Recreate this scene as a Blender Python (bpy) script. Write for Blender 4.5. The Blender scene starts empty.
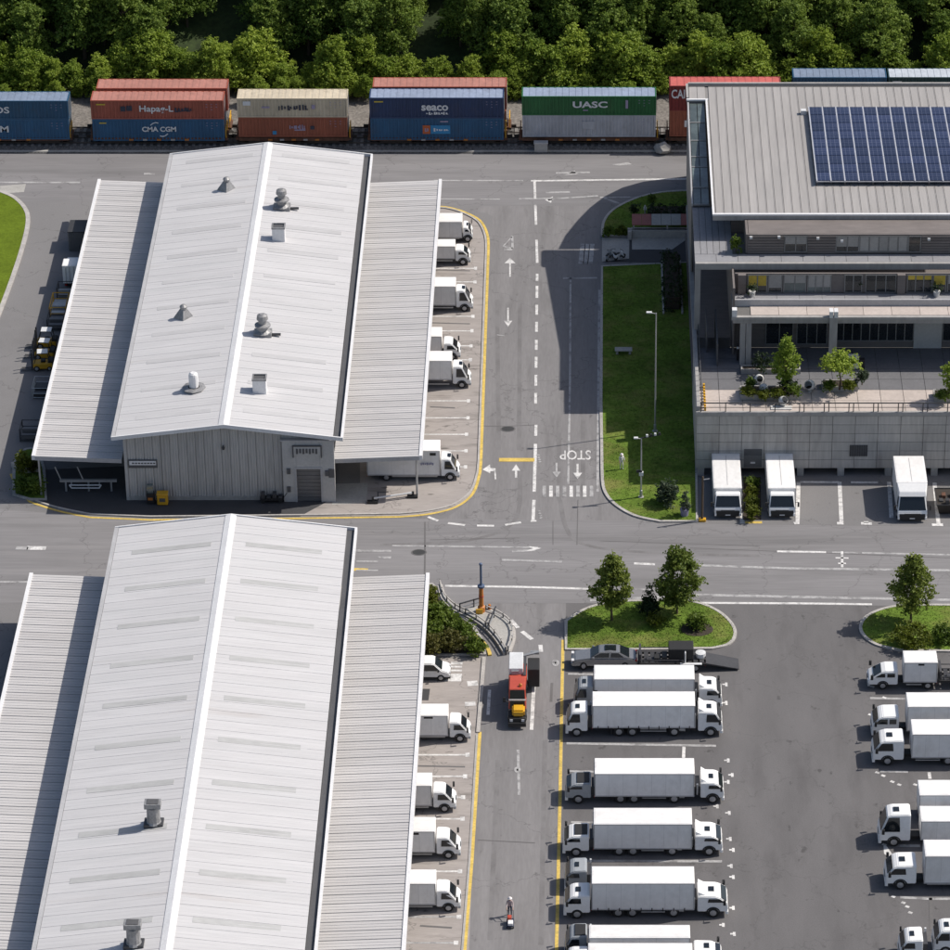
import bpy, bmesh, math, random
from mathutils import Vector, Matrix
RN = random.Random(11)
SC = bpy.context.scene
COL = SC.collection
# ---------------------------------------------------------------- camera
CH = 210.0                      # camera height above the yard
TH = math.radians(30.2)         # downward tilt
FP, PX, PY = 4000.0, 585.0, 475.0
cd = bpy.data.cameras.new('camera'); cam = bpy.data.objects.new('camera', cd); COL.objects.link(cam)
cam.location = (0, 0, CH); cam.rotation_euler = (math.pi/2 - TH, 0, 0)
cd.sensor_width = 36.0; cd.lens = FP/950*36.0; cd.shift_x = (475-PX)/950
cd.clip_start = 1.0; cd.clip_end = 20000
SC.camera = cam
# ---------------------------------------------------------------- sky, sun, exposure
SUN = Vector((0.87, 0.25, 1.0)).normalized()
w = bpy.data.worlds.new('World'); SC.world = w; w.use_nodes = True
sk = w.node_tree.nodes.new('ShaderNodeTexSky'); sk.sky_type = 'NISHITA'; sk.sun_disc = False; sk.dust_density = 2.2; sk.ozone_density = 0.8
sk.sun_elevation = math.asin(SUN.z); sk.sun_rotation = math.atan2(SUN.x, SUN.y)
bgn = w.node_tree.nodes['Background']; bgn.inputs['Strength'].default_value = 0.105
w.node_tree.links.new(sk.outputs[0], bgn.inputs['Color'])
sl = bpy.data.lights.new('sun', 'SUN'); sl.energy = 4.55; sl.angle = math.radians(0.5); sl.color = (1.0, 0.94, 0.855)
so = bpy.data.objects.new('sun', sl); COL.objects.link(so)
so.rotation_euler = SUN.to_track_quat('Z', 'Y').to_euler(); so.location = (0, 380, 150)
SC.view_settings.view_transform = 'Standard'; SC.view_settings.look = 'None'
SC.view_settings.exposure = 0.0; SC.view_settings.gamma = 1.0
SC.render.engine = 'CYCLES'
SC.cycles.max_bounces = 6; SC.cycles.diffuse_bounces = 3; SC.cycles.transparent_max_bounces = 8
# ---------------------------------------------------------------- survey helpers (photo point -> place in the yard)
cT, sT = math.cos(TH), math.sin(TH)
def G(px, py, z=0.0):
    a = (px-PX)/FP; v = (PY-py)/FP
    dy = cT + v*sT; dz = -sT + v*cT
    t = (z-CH)/dz
    return Vector((a*t, dy*t, z))
def ZAT(py, Y):
    v = (PY-py)/FP
    return CH + Y*(v*cT - sT)/(cT + v*sT)
def XAT(px, Y, z=0.0):
    return (px-PX)/FP*(Y*cT - (z-CH)*sT)
def GP(pts, z=0.0): return [G(x, y, z) for x, y in pts]
def smooth_path(pts, n=5, closed=False):
    """Catmull-Rom through pixel points"""
    out = []; L = len(pts)
    rng = range(L) if closed else range(L-1)
    for i in rng:
        p1 = pts[i]; p2 = pts[(i+1) % L]
        p0 = pts[i-1] if (i > 0 or closed) else p1
        p3 = pts[(i+2) % L] if (i+2 < L or closed) else p2
        for k in range(n):
            t = k/n
            out.append(tuple(0.5*(2*p1[j]+(p2[j]-p0[j])*t+(2*p0[j]-5*p1[j]+4*p2[j]-p3[j])*t*t+(3*p1[j]-p0[j]-3*p2[j]+p3[j])*t**3) for j in (0, 1)))
    if not closed: out.append(tuple(pts[-1]))
    return out
# ---------------------------------------------------------------- materials
MATS = {}
def M(name, rgb, rough=0.6, metal=0.0, var=0.10, scale=0.4, stretch=(1, 1, 1), var2=0.08, scale2=5.0, stretch2=None,
      rnd=0.0, spec=0.5, bump=0.0, local=False, isl=0.0, stain=None, stain2=None, cracks=0.0):
    if name in MATS: return MATS[name]
    m = bpy.data.materials.new(name); m.use_nodes = True; nt = m.node_tree; N = nt.nodes; L = nt.links
    b = N['Principled BSDF']; b.inputs['Roughness'].default_value = rough; b.inputs['Metallic'].default_value = metal
    b.inputs['Specular IOR Level'].default_value = spec
    if local: src = N.new('ShaderNodeTexCoord').outputs['Object']
    else: src = N.new('ShaderNodeNewGeometry').outputs['Position']
    def noise(sc, st, det=4.0):
        mp = N.new('ShaderNodeMapping'); mp.inputs['Scale'].default_value = st; L.new(src, mp.inputs['Vector'])
        n = N.new('ShaderNodeTexNoise'); n.inputs['Scale'].default_value = sc; n.inputs['Detail'].default_value = det
        n.inputs['Roughness'].default_value = 0.6
        L.new(mp.outputs[0], n.inputs['Vector']); return n.outputs['Fac']
    def fac(sock, amount, lo=0.3, hi=0.7):
        r = N.new('ShaderNodeMapRange'); r.inputs[1].default_value = lo; r.inputs[2].default_value = hi
        r.inputs[3].default_value = 1-amount; r.inputs[4].default_value = 1+amount; L.new(sock, r.inputs[0]); return r.outputs[0]
    def mul(a, c):
        q = N.new('ShaderNodeMath'); q.operation = 'MULTIPLY'; L.new(a, q.inputs[0]); L.new(c, q.inputs[1]); return q.outputs[0]
    f = fac(noise(scale, stretch), var)
    n2 = noise(scale2, stretch2 or stretch)
    f = mul(f, fac(n2, var2))
    if rnd:
        oi = N.new('ShaderNodeObjectInfo'); f = mul(f, fac(oi.outputs['Random'], rnd, 0, 1))
    if isl:
        gi = N.new('ShaderNodeNewGeometry'); f = mul(f, fac(gi.outputs['Random Per Island'], isl, 0, 1))
    vm = N.new('ShaderNodeVectorMath'); vm.operation = 'SCALE'; vm.inputs[0].default_value = rgb; L.new(f, vm.inputs['Scale'])
    colr = vm.outputs[0]
    if stain:                                   # (rgb, scale, stretch, lo, hi, strength): wear with a shape of its own
        srgb, ssc, sst, lo, hi, k = stain
        r = N.new('ShaderNodeMapRange'); r.inputs[1].default_value = lo; r.inputs[2].default_value = hi; r.inputs[4].default_value = k
        L.new(noise(ssc, sst, 5.0), r.inputs[0])
        mx = N.new('ShaderNodeMix'); mx.data_type = 'RGBA'; L.new(r.outputs[0], mx.inputs[0]); L.new(colr, mx.inputs[6]); mx.inputs[7].default_value = (*srgb, 1)
        colr = mx.outputs[2]
    if stain2:
        srgb, ssc, sst, lo, hi, k = stain2
        r = N.new('ShaderNodeMapRange'); r.inputs[1].default_value = lo; r.inputs[2].default_value = hi; r.inputs[4].default_value = k
        L.new(noise(ssc, sst, 3.0), r.inputs[0])
        mx = N.new('ShaderNodeMix'); mx.data_type = 'RGBA'; L.new(r.outputs[0], mx.inputs[0]); L.new(colr, mx.inputs[6]); mx.inputs[7].default_value = (*srgb, 1)
        colr = mx.outputs[2]
    if cracks:                                  # thin wandering cracks between large irregular cells
        dn = N.new('ShaderNodeTexNoise'); dn.inputs['Scale'].default_value = 0.6; dn.inputs['Detail'].default_value = 4; L.new(src, dn.inputs['Vector'])
        ds = N.new('ShaderNodeVectorMath'); ds.operation = 'SCALE'; ds.inputs['Scale'].default_value = 3.5; L.new(dn.outputs['Color'], ds.inputs[0])
        ad = N.new('ShaderNodeVectorMath'); L.new(src, ad.inputs[0]); L.new(ds.outputs[0], ad.inputs[1])
        vo = N.new('ShaderNodeTexVoronoi'); vo.feature = 'DISTANCE_TO_EDGE'; vo.inputs['Scale'].default_value = 0.095; L.new(ad.outputs[0], vo.inputs['Vector'])
        r = N.new('ShaderNodeMapRange'); r.inputs[1].default_value = 0.002; r.inputs[2].default_value = 0.007; r.inputs[3].default_value = cracks; r.inputs[4].default_value = 0; L.new(vo.outputs['Distance'], r.inputs[0])
        mx = N.new('ShaderNodeMix'); mx.data_type = 'RGBA'; L.new(r.outputs[0], mx.inputs[0]); L.new(colr, mx.inputs[6]); mx.inputs[7].default_value = (0.06, 0.058, 0.058, 1)
        colr = mx.outputs[2]
    L.new(colr, b.inputs['Base Color'])
    if bump:
        bp = N.new('ShaderNodeBump'); bp.inputs['Strength'].default_value = bump; bp.inputs['Distance'].default_value = 0.05
        L.new(n2, bp.inputs['Height']); L.new(bp.outputs[0], b.inputs['Normal'])
    MATS[name] = m; return m
def leafmat(name, c1, c2, isl=0.35):
    m = bpy.data.materials.new(name); m.use_nodes = True; nt = m.node_tree; N = nt.nodes; L = nt.links
    b = N['Principled BSDF']; b.inputs['Roughness'].default_value = 0.55; b.inputs['Specular IOR Level'].default_value = 0.3
    g = N.new('ShaderNodeNewGeometry'); oi = N.new('ShaderNodeObjectInfo')
    mx = N.new('ShaderNodeMix'); mx.data_type = 'RGBA'; mx.inputs[6].default_value = (*c1, 1); mx.inputs[7].default_value = (*c2, 1)
    av = N.new('ShaderNodeMath'); av.operation = 'MULTIPLY_ADD'; av.inputs[1].default_value = 0.55
    L.new(g.outputs['Random Per Island'], av.inputs[0])
    hf = N.new('ShaderNodeMath'); hf.operation = 'MULTIPLY'; hf.inputs[1].default_value = 0.45; L.new(oi.outputs['Random'], hf.inputs[0])
    L.new(hf.outputs[0], av.inputs[2]); L.new(av.outputs[0], mx.inputs[0]); L.new(mx.outputs[2], b.inputs['Base Color'])
    tr = N.new('ShaderNodeBsdfTranslucent'); L.new(mx.outputs[2], tr.inputs['Color'])
    ms = N.new('ShaderNodeMixShader'); ms.inputs[0].default_value = 0.42
    L.new(b.outputs[0], ms.inputs[1]); L.new(tr.outputs[0], ms.inputs[2]); L.new(ms.outputs[0], N['Material Output'].inputs['Surface'])
    MATS[name] = m; return m
# setting
m_earth = M('earth', (0.07, 0.075, 0.035), 0.95, var=0.4, scale=0.08, var2=0.3, scale2=2)
m_hill = M('hill_soil', (0.028, 0.045, 0.012), 0.95, var=0.4, scale=0.1, var2=0.4, scale2=1.5)
m_asph = M('asphalt', (0.185, 0.180, 0.182), 0.85, var=0.07, scale=0.07, var2=0.09, scale2=7, stretch2=(1, 1, 1), stain=((0.13, 0.125, 0.125), 0.12, (1, 1, 1), 0.52, 0.75, 0.6), stain2=((0.09, 0.085, 0.083), 0.9, (1, 1, 1), 0.66, 0.74, 0.6), cracks=0.4)
m_asphx = M('asphalt_along_x', (0.198, 0.192, 0.196), 0.85, var=0.13, scale=0.16, stretch=(0.16, 1.3, 1), var2=0.10, scale2=2.2, stretch2=(0.1, 2.0, 1), stain=((0.13, 0.127, 0.128), 0.2, (0.15, 1.4, 1), 0.55, 0.72, 0.7), stain2=((0.26, 0.25, 0.25), 0.35, (0.08, 1.8, 1), 0.58, 0.75, 0.6), cracks=0.35)
m_asphy = M('asphalt_along_y', (0.195, 0.188, 0.190), 0.85, var=0.11, scale=0.3, stretch=(1.6, 0.10, 1), var2=0.08, scale2=3, stretch2=(1.5, 0.2, 1), stain=((0.12, 0.115, 0.115), 0.45, (1.2, 0.16, 1), 0.55, 0.74, 0.65), stain2=((0.085, 0.08, 0.08), 1.1, (1, 0.5, 1), 0.66, 0.74, 0.6), cracks=0.4)
m_lot = M('asphalt_lot', (0.126, 0.121, 0.123), 0.88, var=0.10, scale=0.25, stretch=(1.2, 0.35, 1), var2=0.12, scale2=9, stretch2=(1, 1, 1), stain=((0.085, 0.08, 0.082), 0.3, (1.3, 0.3, 1), 0.52, 0.75, 0.7), stain2=((0.05, 0.048, 0.048), 0.8, (1, 0.7, 1), 0.64, 0.72, 0.7), cracks=0.3)
m_new = M('fresh_asphalt', (0.052, 0.052, 0.056), 0.85, var=0.12, scale=0.3, var2=0.12, scale2=8)
m_bay = M('bay_concrete', (0.325, 0.295, 0.278), 0.85, var=0.10, scale=0.35, stretch=(0.5, 1.6, 1), var2=0.09, scale2=3, stretch2=(0.3, 2, 1), stain=((0.12, 0.11, 0.10), 0.35, (0.35, 1.6, 1), 0.57, 0.74, 0.75), stain2=((0.07, 0.062, 0.058), 0.9, (0.5, 1.4, 1), 0.64, 0.72, 0.8), cracks=0.4)
m_slab = M('pale_slab', (0.36, 0.35, 0.33), 0.85, var=0.12, scale=0.5, var2=0.1, scale2=4)
m_kerb = M('kerb_stone', (0.40, 0.38, 0.36), 0.85, var=0.16, scale=0.8, var2=0.15, scale2=5)
m_kerbd = M('kerb_dark', (0.09, 0.09, 0.09), 0.85, var=0.2, scale=0.8)
m_grass = M('lawn_grass', (0.105, 0.165, 0.026), 0.95, var=0.30, scale=0.22, var2=0.30, scale2=2.6, stain=((0.235, 0.205, 0.075), 0.26, (1, 1.4, 1), 0.48, 0.72, 0.6), stain2=((0.06, 0.105, 0.015), 0.5, (1, 1.3, 1), 0.55, 0.7, 0.45), spec=0.1)
m_grassb = M('lawn_grass_bright', (0.105, 0.15, 0.014), 0.95, var=0.15, scale=0.3, var2=0.2, scale2=4, spec=0.1)
m_ball = M('track_ballast', (0.12, 0.115, 0.11), 0.95, var=0.25, scale=0.5, var2=0.55, scale2=4, bump=0.6)
m_ballp = M('pale_gravel', (0.17, 0.155, 0.14), 0.95, var=0.2, scale=0.4, var2=0.45, scale2=3, bump=0.6)
m_rail = M('rail_steel', (0.14, 0.12, 0.11), 0.4, 0.7)
m_slp = M('sleeper_concrete', (0.20, 0.19, 0.18), 0.9, var=0.2)
m_white = M('road_paint_white', (0.62, 0.61, 0.60), 0.7, var=0.12, scale=0.7, var2=0.22, scale2=4, stain=((0.25, 0.245, 0.245), 1.1, (1, 1, 1), 0.5, 0.68, 0.75))
m_wfade = M('road_paint_faded', (0.40, 0.395, 0.395), 0.75, var=0.15, scale=0.8, var2=0.2, scale2=4, stain=((0.20, 0.195, 0.197), 0.8, (1, 1, 1), 0.46, 0.62, 0.95))
m_yel = M('road_paint_yellow', (0.60, 0.43, 0.10), 0.7, var=0.15, scale=0.6, var2=0.2, scale2=4, stain=((0.30, 0.24, 0.10), 0.9, (1, 1, 1), 0.52, 0.72, 0.6))
m_tar = M('tar_seam', (0.125, 0.12, 0.12), 0.8)
m_iron = M('cast_iron', (0.06, 0.06, 0.06), 0.6, 0.3)
# buildings
m_roof = M('roof_sheet', (0.535, 0.528, 0.535), 0.5, 0.0, var=0.05, scale=0.25, stretch=(0.25, 1.5, 1), var2=0.06, scale2=1.5, stretch2=(0.12, 3, 1), rnd=0.016, stain=((0.46, 0.47, 0.475), 0.35, (0.15, 1.6, 1), 0.50, 0.78, 0.4), stain2=((0.36, 0.31, 0.27), 0.45, (0.10, 1.2, 1), 0.62, 0.80, 0.3))
m_rdeck = M('roof_joint', (0.42, 0.415, 0.42), 0.6)
m_ojoint = M('office_roof_joint', (0.22, 0.21, 0.205), 0.7)
m_roofl1 = M('rooflight_faded', (0.475, 0.47, 0.475), 0.5, var=0.05, scale=0.5, stretch=(0.3, 1, 1), var2=0.05, scale2=3, rnd=0.04)
m_roofl = M('rooflight_sheet', (0.43, 0.43, 0.425), 0.45, var=0.08, scale=0.5, stretch=(0.3, 1, 1), var2=0.08, scale2=3, rnd=0.03)
m_can = M('canopy_sheet', (0.50, 0.488, 0.487), 0.5, 0.0, var=0.06, scale=0.3, stretch=(0.3, 1.5, 1), var2=0.07, scale2=1.6, stretch2=(0.15, 3, 1), rnd=0.06, stain=((0.44, 0.42, 0.41), 0.35, (0.2, 1.5, 1), 0.53, 0.75, 0.6))
m_candk = M('seam_dark', (0.27, 0.27, 0.275), 0.7)
m_trimw = M('trim_white', (0.70, 0.70, 0.71), 0.45, var=0.06, var2=0.08)
m_trimg = M('trim_grey', (0.40, 0.40, 0.41), 0.5)
m_gut = M('gutter_dark', (0.09, 0.09, 0.095), 0.6)
m_clad = M('cladding_grey', (0.45, 0.44, 0.425), 0.65, var=0.08, scale=0.4, stretch=(1, 1, 0.3), var2=0.10, scale2=2.5, stretch2=(2, 2, 0.2), rnd=0.05, stain=((0.21, 0.20, 0.19), 0.6, (1.5, 1, 0.25), 0.55, 0.75, 0.6))
m_clad2 = M('cladding_pale', (0.45, 0.445, 0.435), 0.65, var=0.08)
m_shut = M('roller_shutter', (0.16, 0.16, 0.165), 0.5, 0.2)
m_steel = M('galvanised_steel', (0.42, 0.43, 0.44), 0.45, 0.5, var=0.15)
m_vent = M('vent_metal', (0.27, 0.27, 0.275), 0.5, 0.3, var=0.2, scale=1.2, var2=0.2, scale2=5)
m_steeld = M('dark_steel', (0.07, 0.07, 0.075), 0.5, 0.4, var=0.2)
m_black = M('black_plastic', (0.016, 0.016, 0.018), 0.55)
m_conc = M('panel_concrete', (0.43, 0.41, 0.385), 0.8, var=0.09, scale=0.3, stretch=(1, 1, 0.4), var2=0.12, scale2=2, stretch2=(1.8, 1.8, 0.15), rnd=0.06, stain=((0.27, 0.25, 0.235), 0.5, (1.6, 1, 0.2), 0.54, 0.72, 0.8))
m_concd = M('concrete_joint', (0.13, 0.125, 0.12), 0.9)
m_offr = M('office_roof_sheet', (0.34, 0.325, 0.315), 0.6, 0.0, var=0.06, scale=0.3, stretch=(1.5, 0.3, 1), var2=0.07, scale2=1.4, stretch2=(3, 0.15, 1), rnd=0.05, stain=((0.29, 0.28, 0.275), 0.3, (1.4, 0.3, 1), 0.52, 0.75, 0.6))
m_offw = M('office_wall', (0.165, 0.145, 0.137), 0.75, var=0.08, var2=0.1, scale2=2, stretch2=(0.3, 1, 2), rnd=0.05)
m_slabe = M('slab_edge', (0.335, 0.325, 0.315), 0.75, var=0.08, var2=0.12, scale2=1.2, stretch2=(2, 1, 0.4))
m_deck = M('terrace_deck', (0.46, 0.40, 0.365), 0.8, var=0.07, scale=0.4, var2=0.08, scale2=3, rnd=0.05)
m_deckg = M('deck_grey', (0.25, 0.25, 0.265), 0.75, var=0.07, scale=0.4, var2=0.08, scale2=3, rnd=0.05)
m_glass = M('window_glass', (0.018, 0.022, 0.026), 0.08, 0.0, var=0.2, var2=0.2, spec=0.8)
m_glassg = M('glass_green', (0.10, 0.125, 0.125), 0.10, 0.0, var=0.3, scale=0.3, var2=0.3, scale2=0.7, spec=0.8, rnd=0.35)
m_blind = M('blind_cream', (0.33, 0.315, 0.30), 0.8, var=0.06, rnd=0.08)
m_blindy = M('blind_yellow', (0.55, 0.40, 0.06), 0.8, var=0.12, rnd=0.15)
m_frame = M('window_frame', (0.22, 0.22, 0.22), 0.5, 0.2)
m_pvframe = M('solar_frame', (0.55, 0.56, 0.60), 0.4, 0.3)
# vehicles
m_cabw = M('truck_paint_white', (0.82, 0.82, 0.815), 0.28, var=0.03, var2=0.04, local=True, spec=0.5)
m_cabg = M('truck_paint_grey', (0.33, 0.35, 0.37), 0.3, var=0.05, local=True)
m_boxw = M('box_white', (0.82, 0.81, 0.80), 0.45, var=0.05, scale=0.5, stretch=(0.6, 1, 0.6), var2=0.05, scale2=3, local=True, rnd=0.10, stain=((0.58, 0.565, 0.54), 0.6, (0.8, 1, 0.4), 0.54, 0.75, 0.6))
m_boxs = M('box_trim', (0.45, 0.45, 0.46), 0.5, 0.2, local=True)
m_chas = M('chassis_black', (0.02, 0.02, 0.021), 0.65, local=True)
m_tyre = M('tyre_rubber', (0.018, 0.018, 0.018), 0.85, local=True)
m_rim = M('wheel_rim', (0.42, 0.42, 0.43), 0.4, 0.4, local=True)
m_vglass = M('vehicle_glass', (0.012, 0.016, 0.02), 0.06, spec=0.7, local=True)
m_lamp = M('headlamp_lens', (0.65, 0.65, 0.66), 0.12, local=True)
m_tail = M('tail_lamp', (0.35, 0.015, 0.015), 0.25, local=True)
m_silver = M('car_silver', (0.33, 0.335, 0.345), 0.25, 0.6, var=0.04, local=True)
m_red = M('machine_red', (0.46, 0.075, 0.045), 0.4, local=True)
m_yelm = M('machine_yellow', (0.62, 0.34, 0.02), 0.4, local=True)
m_orange = M('post_orange', (0.48, 0.17, 0.03), 0.55, local=True)
m_blue = M('post_blue', (0.075, 0.11, 0.19), 0.5, local=True)
m_light = M('fixture_light_grey', (0.62, 0.63, 0.64), 0.45, local=True)
m_skin = M('skin', (0.42, 0.26, 0.19), 0.6, local=True)
m_bark = M('bark', (0.09, 0.065, 0.045), 0.9, var=0.25, scale2=8, local=True)
m_mulch = M('planter_soil', (0.045, 0.035, 0.025), 0.95)
# ---------------------------------------------------------------- mesh builder
class MB:
    def __init__(s): s.v = []; s.f = []
    def add(s, vs, fs):
        o = len(s.v); s.v += [tuple(p) for p in vs]; s.f += [tuple(i+o for i in f) for f in fs]; return s
    def box(s, x0, x1, y0, y1, z0, z1):
        return s.add([(x0,y0,z0),(x1,y0,z0),(x1,y1,z0),(x0,y1,z0),(x0,y0,z1),(x1,y0,z1),(x1,y1,z1),(x0,y1,z1)],
                     [(0,3,2,1),(4,5,6,7),(0,1,5,4),(1,2,6,5),(2,3,7,6),(3,0,4,7)])
    def hexa(s, p): return s.add(p, [(0,3,2,1),(4,5,6,7),(0,1,5,4),(1,2,6,5),(2,3,7,6),(3,0,4,7)])
    def poly(s, pts): return s.add(pts, [tuple(range(len(pts)))])
    def prism(s, pts, z0, z1):
        n = len(pts); a = sum(pts[i][0]*pts[(i+1)%n][1]-pts[(i+1)%n][0]*pts[i][1] for i in range(n))
        if a < 0: pts = pts[::-1]
        vs = [(p[0],p[1],z0) for p in pts]+[(p[0],p[1],z1) for p in pts]
        return s.add(vs, [tuple(range(n))[::-1], tuple(range(n,2*n))]+[(i,(i+1)%n,n+(i+1)%n,n+i) for i in range(n)])
    def sheet(s, pts, z):
        n = len(pts); a = sum(pts[i][0]*pts[(i+1)%n][1]-pts[(i+1)%n][0]*pts[i][1] for i in range(n))
        if a < 0: pts = pts[::-1]
        return s.poly([(p[0],p[1],z) for p in pts])
    def yprism(s, prof, y0, y1):           # profile in (x,z), extruded along y
        n = len(prof); vs = [(x,y0,z) for x,z in prof]+[(x,y1,z) for x,z in prof]
        return s.add(vs, [tuple(range(n)), tuple(range(n,2*n))[::-1]]+[((i+1)%n,i,n+i,n+(i+1)%n) for i in range(n)])
    def cyl(s, p0, p1, r0, r1=None, n=10, caps=True):
        r1 = r0 if r1 is None else r1; p0 = Vector(p0); p1 = Vector(p1); d = (p1-p0).normalized()
        a = d.orthogonal().normalized(); b = d.cross(a)
        vs = [p0+(a*math.cos(2*math.pi*i/n)+b*math.sin(2*math.pi*i/n))*r0 for i in range(n)]+[p1+(a*math.cos(2*math.pi*i/n)+b*math.sin(2*math.pi*i/n))*r1 for i in range(n)]
        fs = [(i,(i+1)%n,n+(i+1)%n,n+i) for i in range(n)]
        if caps: fs += [tuple(range(n))[::-1], tuple(range(n,2*n))]
        return s.add(vs, fs)
    def tube(s, pts, r, n=6):
        for a, b in zip(pts, pts[1:]): s.cyl(a, b, r, r, n)
        return s
    def lathe(s, c, prof, n=12, sx=1.0):
        vs = []; fs = []
        for r, z in prof:
            vs += [(c[0]+r*sx*math.cos(2*math.pi*i/n), c[1]+r*math.sin(2*math.pi*i/n), c[2]+z) for i in range(n)]
        for k in range(len(prof)-1):
            fs += [(k*n+i, k*n+(i+1)%n, (k+1)*n+(i+1)%n, (k+1)*n+i) for i in range(n)]
        fs += [tuple(range(n))[::-1], tuple((len(prof)-1)*n+i for i in range(n))]
        return s.add(vs, fs)
    def ribbon(s, pts, wd, z, closed=False):
        L, Rr = offset(pts, wd, closed); n = len(pts)
        s.add([(p[0],p[1],z) for p in L]+[(p[0],p[1],z) for p in Rr], [(i, n+i, n+(i+1)%n, (i+1)%n) for i in range(n if closed else n-1)]); return s
    def kerb(s, pts, wd, z0, z1, closed=False):
        L, Rr = offset(pts, wd, closed); n = len(pts)
        vs = [(p[0],p[1],z0) for p in L]+[(p[0],p[1],z1) for p in L]+[(p[0],p[1],z1) for p in Rr]+[(p[0],p[1],z0) for p in Rr]
        fs = []
        for i in range(n if closed else n-1):
            j = (i+1) % n
            fs += [(i, n+i, n+j, j), (n+i, 2*n+i, 2*n+j, n+j), (2*n+i, 3*n+i, 3*n+j, 2*n+j)]
        if not closed: fs += [(0,3*n,2*n,n), (n-1,2*n-1,3*n-1,4*n-1)]
        return s.add(vs, fs)
    def build(s, name, mat, parent=None, world=True, smooth=False, bevel=0.0, seg=1, off=None):
        me = bpy.data.meshes.new(name)
        vs = s.v
        if off is None and parent is not None and world: off = wloc(parent)
        if off is not None: vs = [(x-off[0], y-off[1], z-off[2]) for x, y, z in vs]
        me.from_pydata(vs, [], s.f); me.materials.append(mat)
        if bevel:
            bm = bmesh.new(); bm.from_mesh(me); bmesh.ops.recalc_face_normals(bm, faces=bm.faces)
            es = [e for e in bm.edges if len(e.link_faces) == 2 and e.calc_face_angle(0) > 0.35]
            bmesh.ops.bevel(bm, geom=es, offset=bevel, segments=seg, affect='EDGES', clamp_overlap=True)
            bm.to_mesh(me); bm.free()
        if smooth:
            for p in me.polygons: p.use_smooth = True
        me.update()
        return link(name, me, parent)
def link(name, me, parent=None):
    o = bpy.data.objects.new(name, me); COL.objects.link(o)
    if parent is not None: o.parent = parent
    return o
def wloc(o):
    v = Vector((0, 0, 0))
    while o is not None: v = v+o.location; o = o.parent
    return v
def offset(pts, wd, closed):
    n = len(pts); L = []; Rr = []
    for i in range(n):
        a = Vector(pts[i-1][:2]) if (i > 0 or closed) else None; b = Vector(pts[i][:2]); c = Vector(pts[(i+1) % n][:2]) if (i < n-1 or closed) else None
        d = Vector((0, 0))
        if a is not None and (b-a).length > 1e-6: d += (b-a).normalized()
        if c is not None and (c-b).length > 1e-6: d += (c-b).normalized()
        d.normalize(); nn = Vector((-d.y, d.x))
        L.append(b+nn*wd/2); Rr.append(b-nn*wd/2)
    return L, Rr
def tag(o, label=None, cat=None, group=None, kind=None):
    if label: o['label'] = label
    if cat: o['category'] = cat
    if group: o['group'] = group
    if kind: o['kind'] = kind
    return o
def thing(name, loc, label, cat, group=None, rz=0.0):
    o = bpy.data.objects.new(name, None); COL.objects.link(o); o.empty_display_size = 0.5
    o.location = loc; o.rotation_euler = (0, 0, rz); return tag(o, label, cat, group)
def struct(name, mb, mat): return tag(mb.build(name, mat), kind='structure')
KIDS = {}
def copy_tree(o, parent=None):
    c = o.copy(); COL.objects.link(c)
    if parent is not None: c.parent = parent
    for ch in list(o.children): copy_tree(ch, c)
    return c
def text_mesh(s, size, sx=1.0, bold=0.0, depth=0.01):
    cu = bpy.data.curves.new('lettering', 'FONT'); cu.body = s; cu.size = size; cu.offset = bold*size; cu.extrude = depth
    cu.align_x = 'CENTER'; cu.align_y = 'CENTER'; cu.resolution_u = 3
    ob = bpy.data.objects.new('lettering', cu); COL.objects.link(ob)
    me = bpy.data.meshes.new_from_object(ob.evaluated_get(bpy.context.evaluated_depsgraph_get()))
    bpy.data.objects.remove(ob); me.transform(Matrix.Diagonal((sx, 1, 1, 1))); return me
def lettering(s, size, mat, parent, pos, sx=1.33, bold=0.02, upright=True, rz=0.0, depth=0.012, name='lettering'):
    me = text_mesh(s, size, sx, bold, depth); me.materials.clear(); me.materials.append(mat)
    if upright: me.transform(Matrix.Rotation(math.pi/2, 4, 'X'))
    if rz: me.transform(Matrix.Rotation(rz, 4, 'Z'))
    o = link(name, me, parent); o.location = Vector(pos)-(wloc(parent) if parent is not None else Vector((0,0,0)))
    return o
# ================================================================ SETTING
struct('ground', MB().sheet([(-6000,-3000),(6000,-3000),(6000,9000),(-6000,9000)], -0.35), m_earth)
yF = 225.0; yTr = G(585, 153).y
struct('yard', MB().box(-130, 110, yF, yTr, -0.3, 0.0), m_asph)
struct('back_road', MB().sheet([G(-90,154), G(1040,154), G(1040,206), G(690,206), G(600,203), G(480,206), G(-90,200)], 0.004), m_asphx)
laneL = smooth_path([(470,212),(492,216),(489,240)], 3)+[(488,262),(479,470)]+smooth_path([(479,470),(472,495),(455,512),(440,520)], 3)[1:]
struct('lane', MB().sheet(GP([(480,206),(600,206),(602,470),(606,500),(640,524),(440,524)]+laneL[::-1]), 0.004), m_asphy)
struct('cross_road', MB().sheet(GP([(-90,502),(60,514),(150,519),(440,519),(640,521),(700,524),(1040,528),(1040,607),(560,603),(-90,604)]), 0.008), m_asphx)
struct('parking_lot', MB().sheet(GP([(566,603),(1040,607),(1040,1090),(556,1090)]), 0.004), m_lot)
struct('yard_lane', MB().sheet(GP([(440,603.5),(566,603.5),(556,1090),(455,1090)]), 0.006), m_asphy)
struct('office_apron', MB().sheet(GP([(697,474),(1040,474),(1040,528),(697,524)]), 0.012), m_asph)
bay1 = [(425,207)]+smooth_path([(440,208),(462,213),(478,222),(485,236),(486,250)], 4)+[(478,470)]+smooth_path([(477,480),(470,496),(455,508),(430,514),(400,516)], 4)
struct('loading_bay', MB().sheet(GP(bay1+[(300,516.5),(336,497),(360,497),(360,207)]), 0.016), m_bay)
struct('gable_apron', MB().sheet(GP([(300,516.5),(150,518),(90,515),(50,507),(28,497),(36,470),(130,466),(336,470),(336,497)]), 0.014), m_new)
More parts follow.
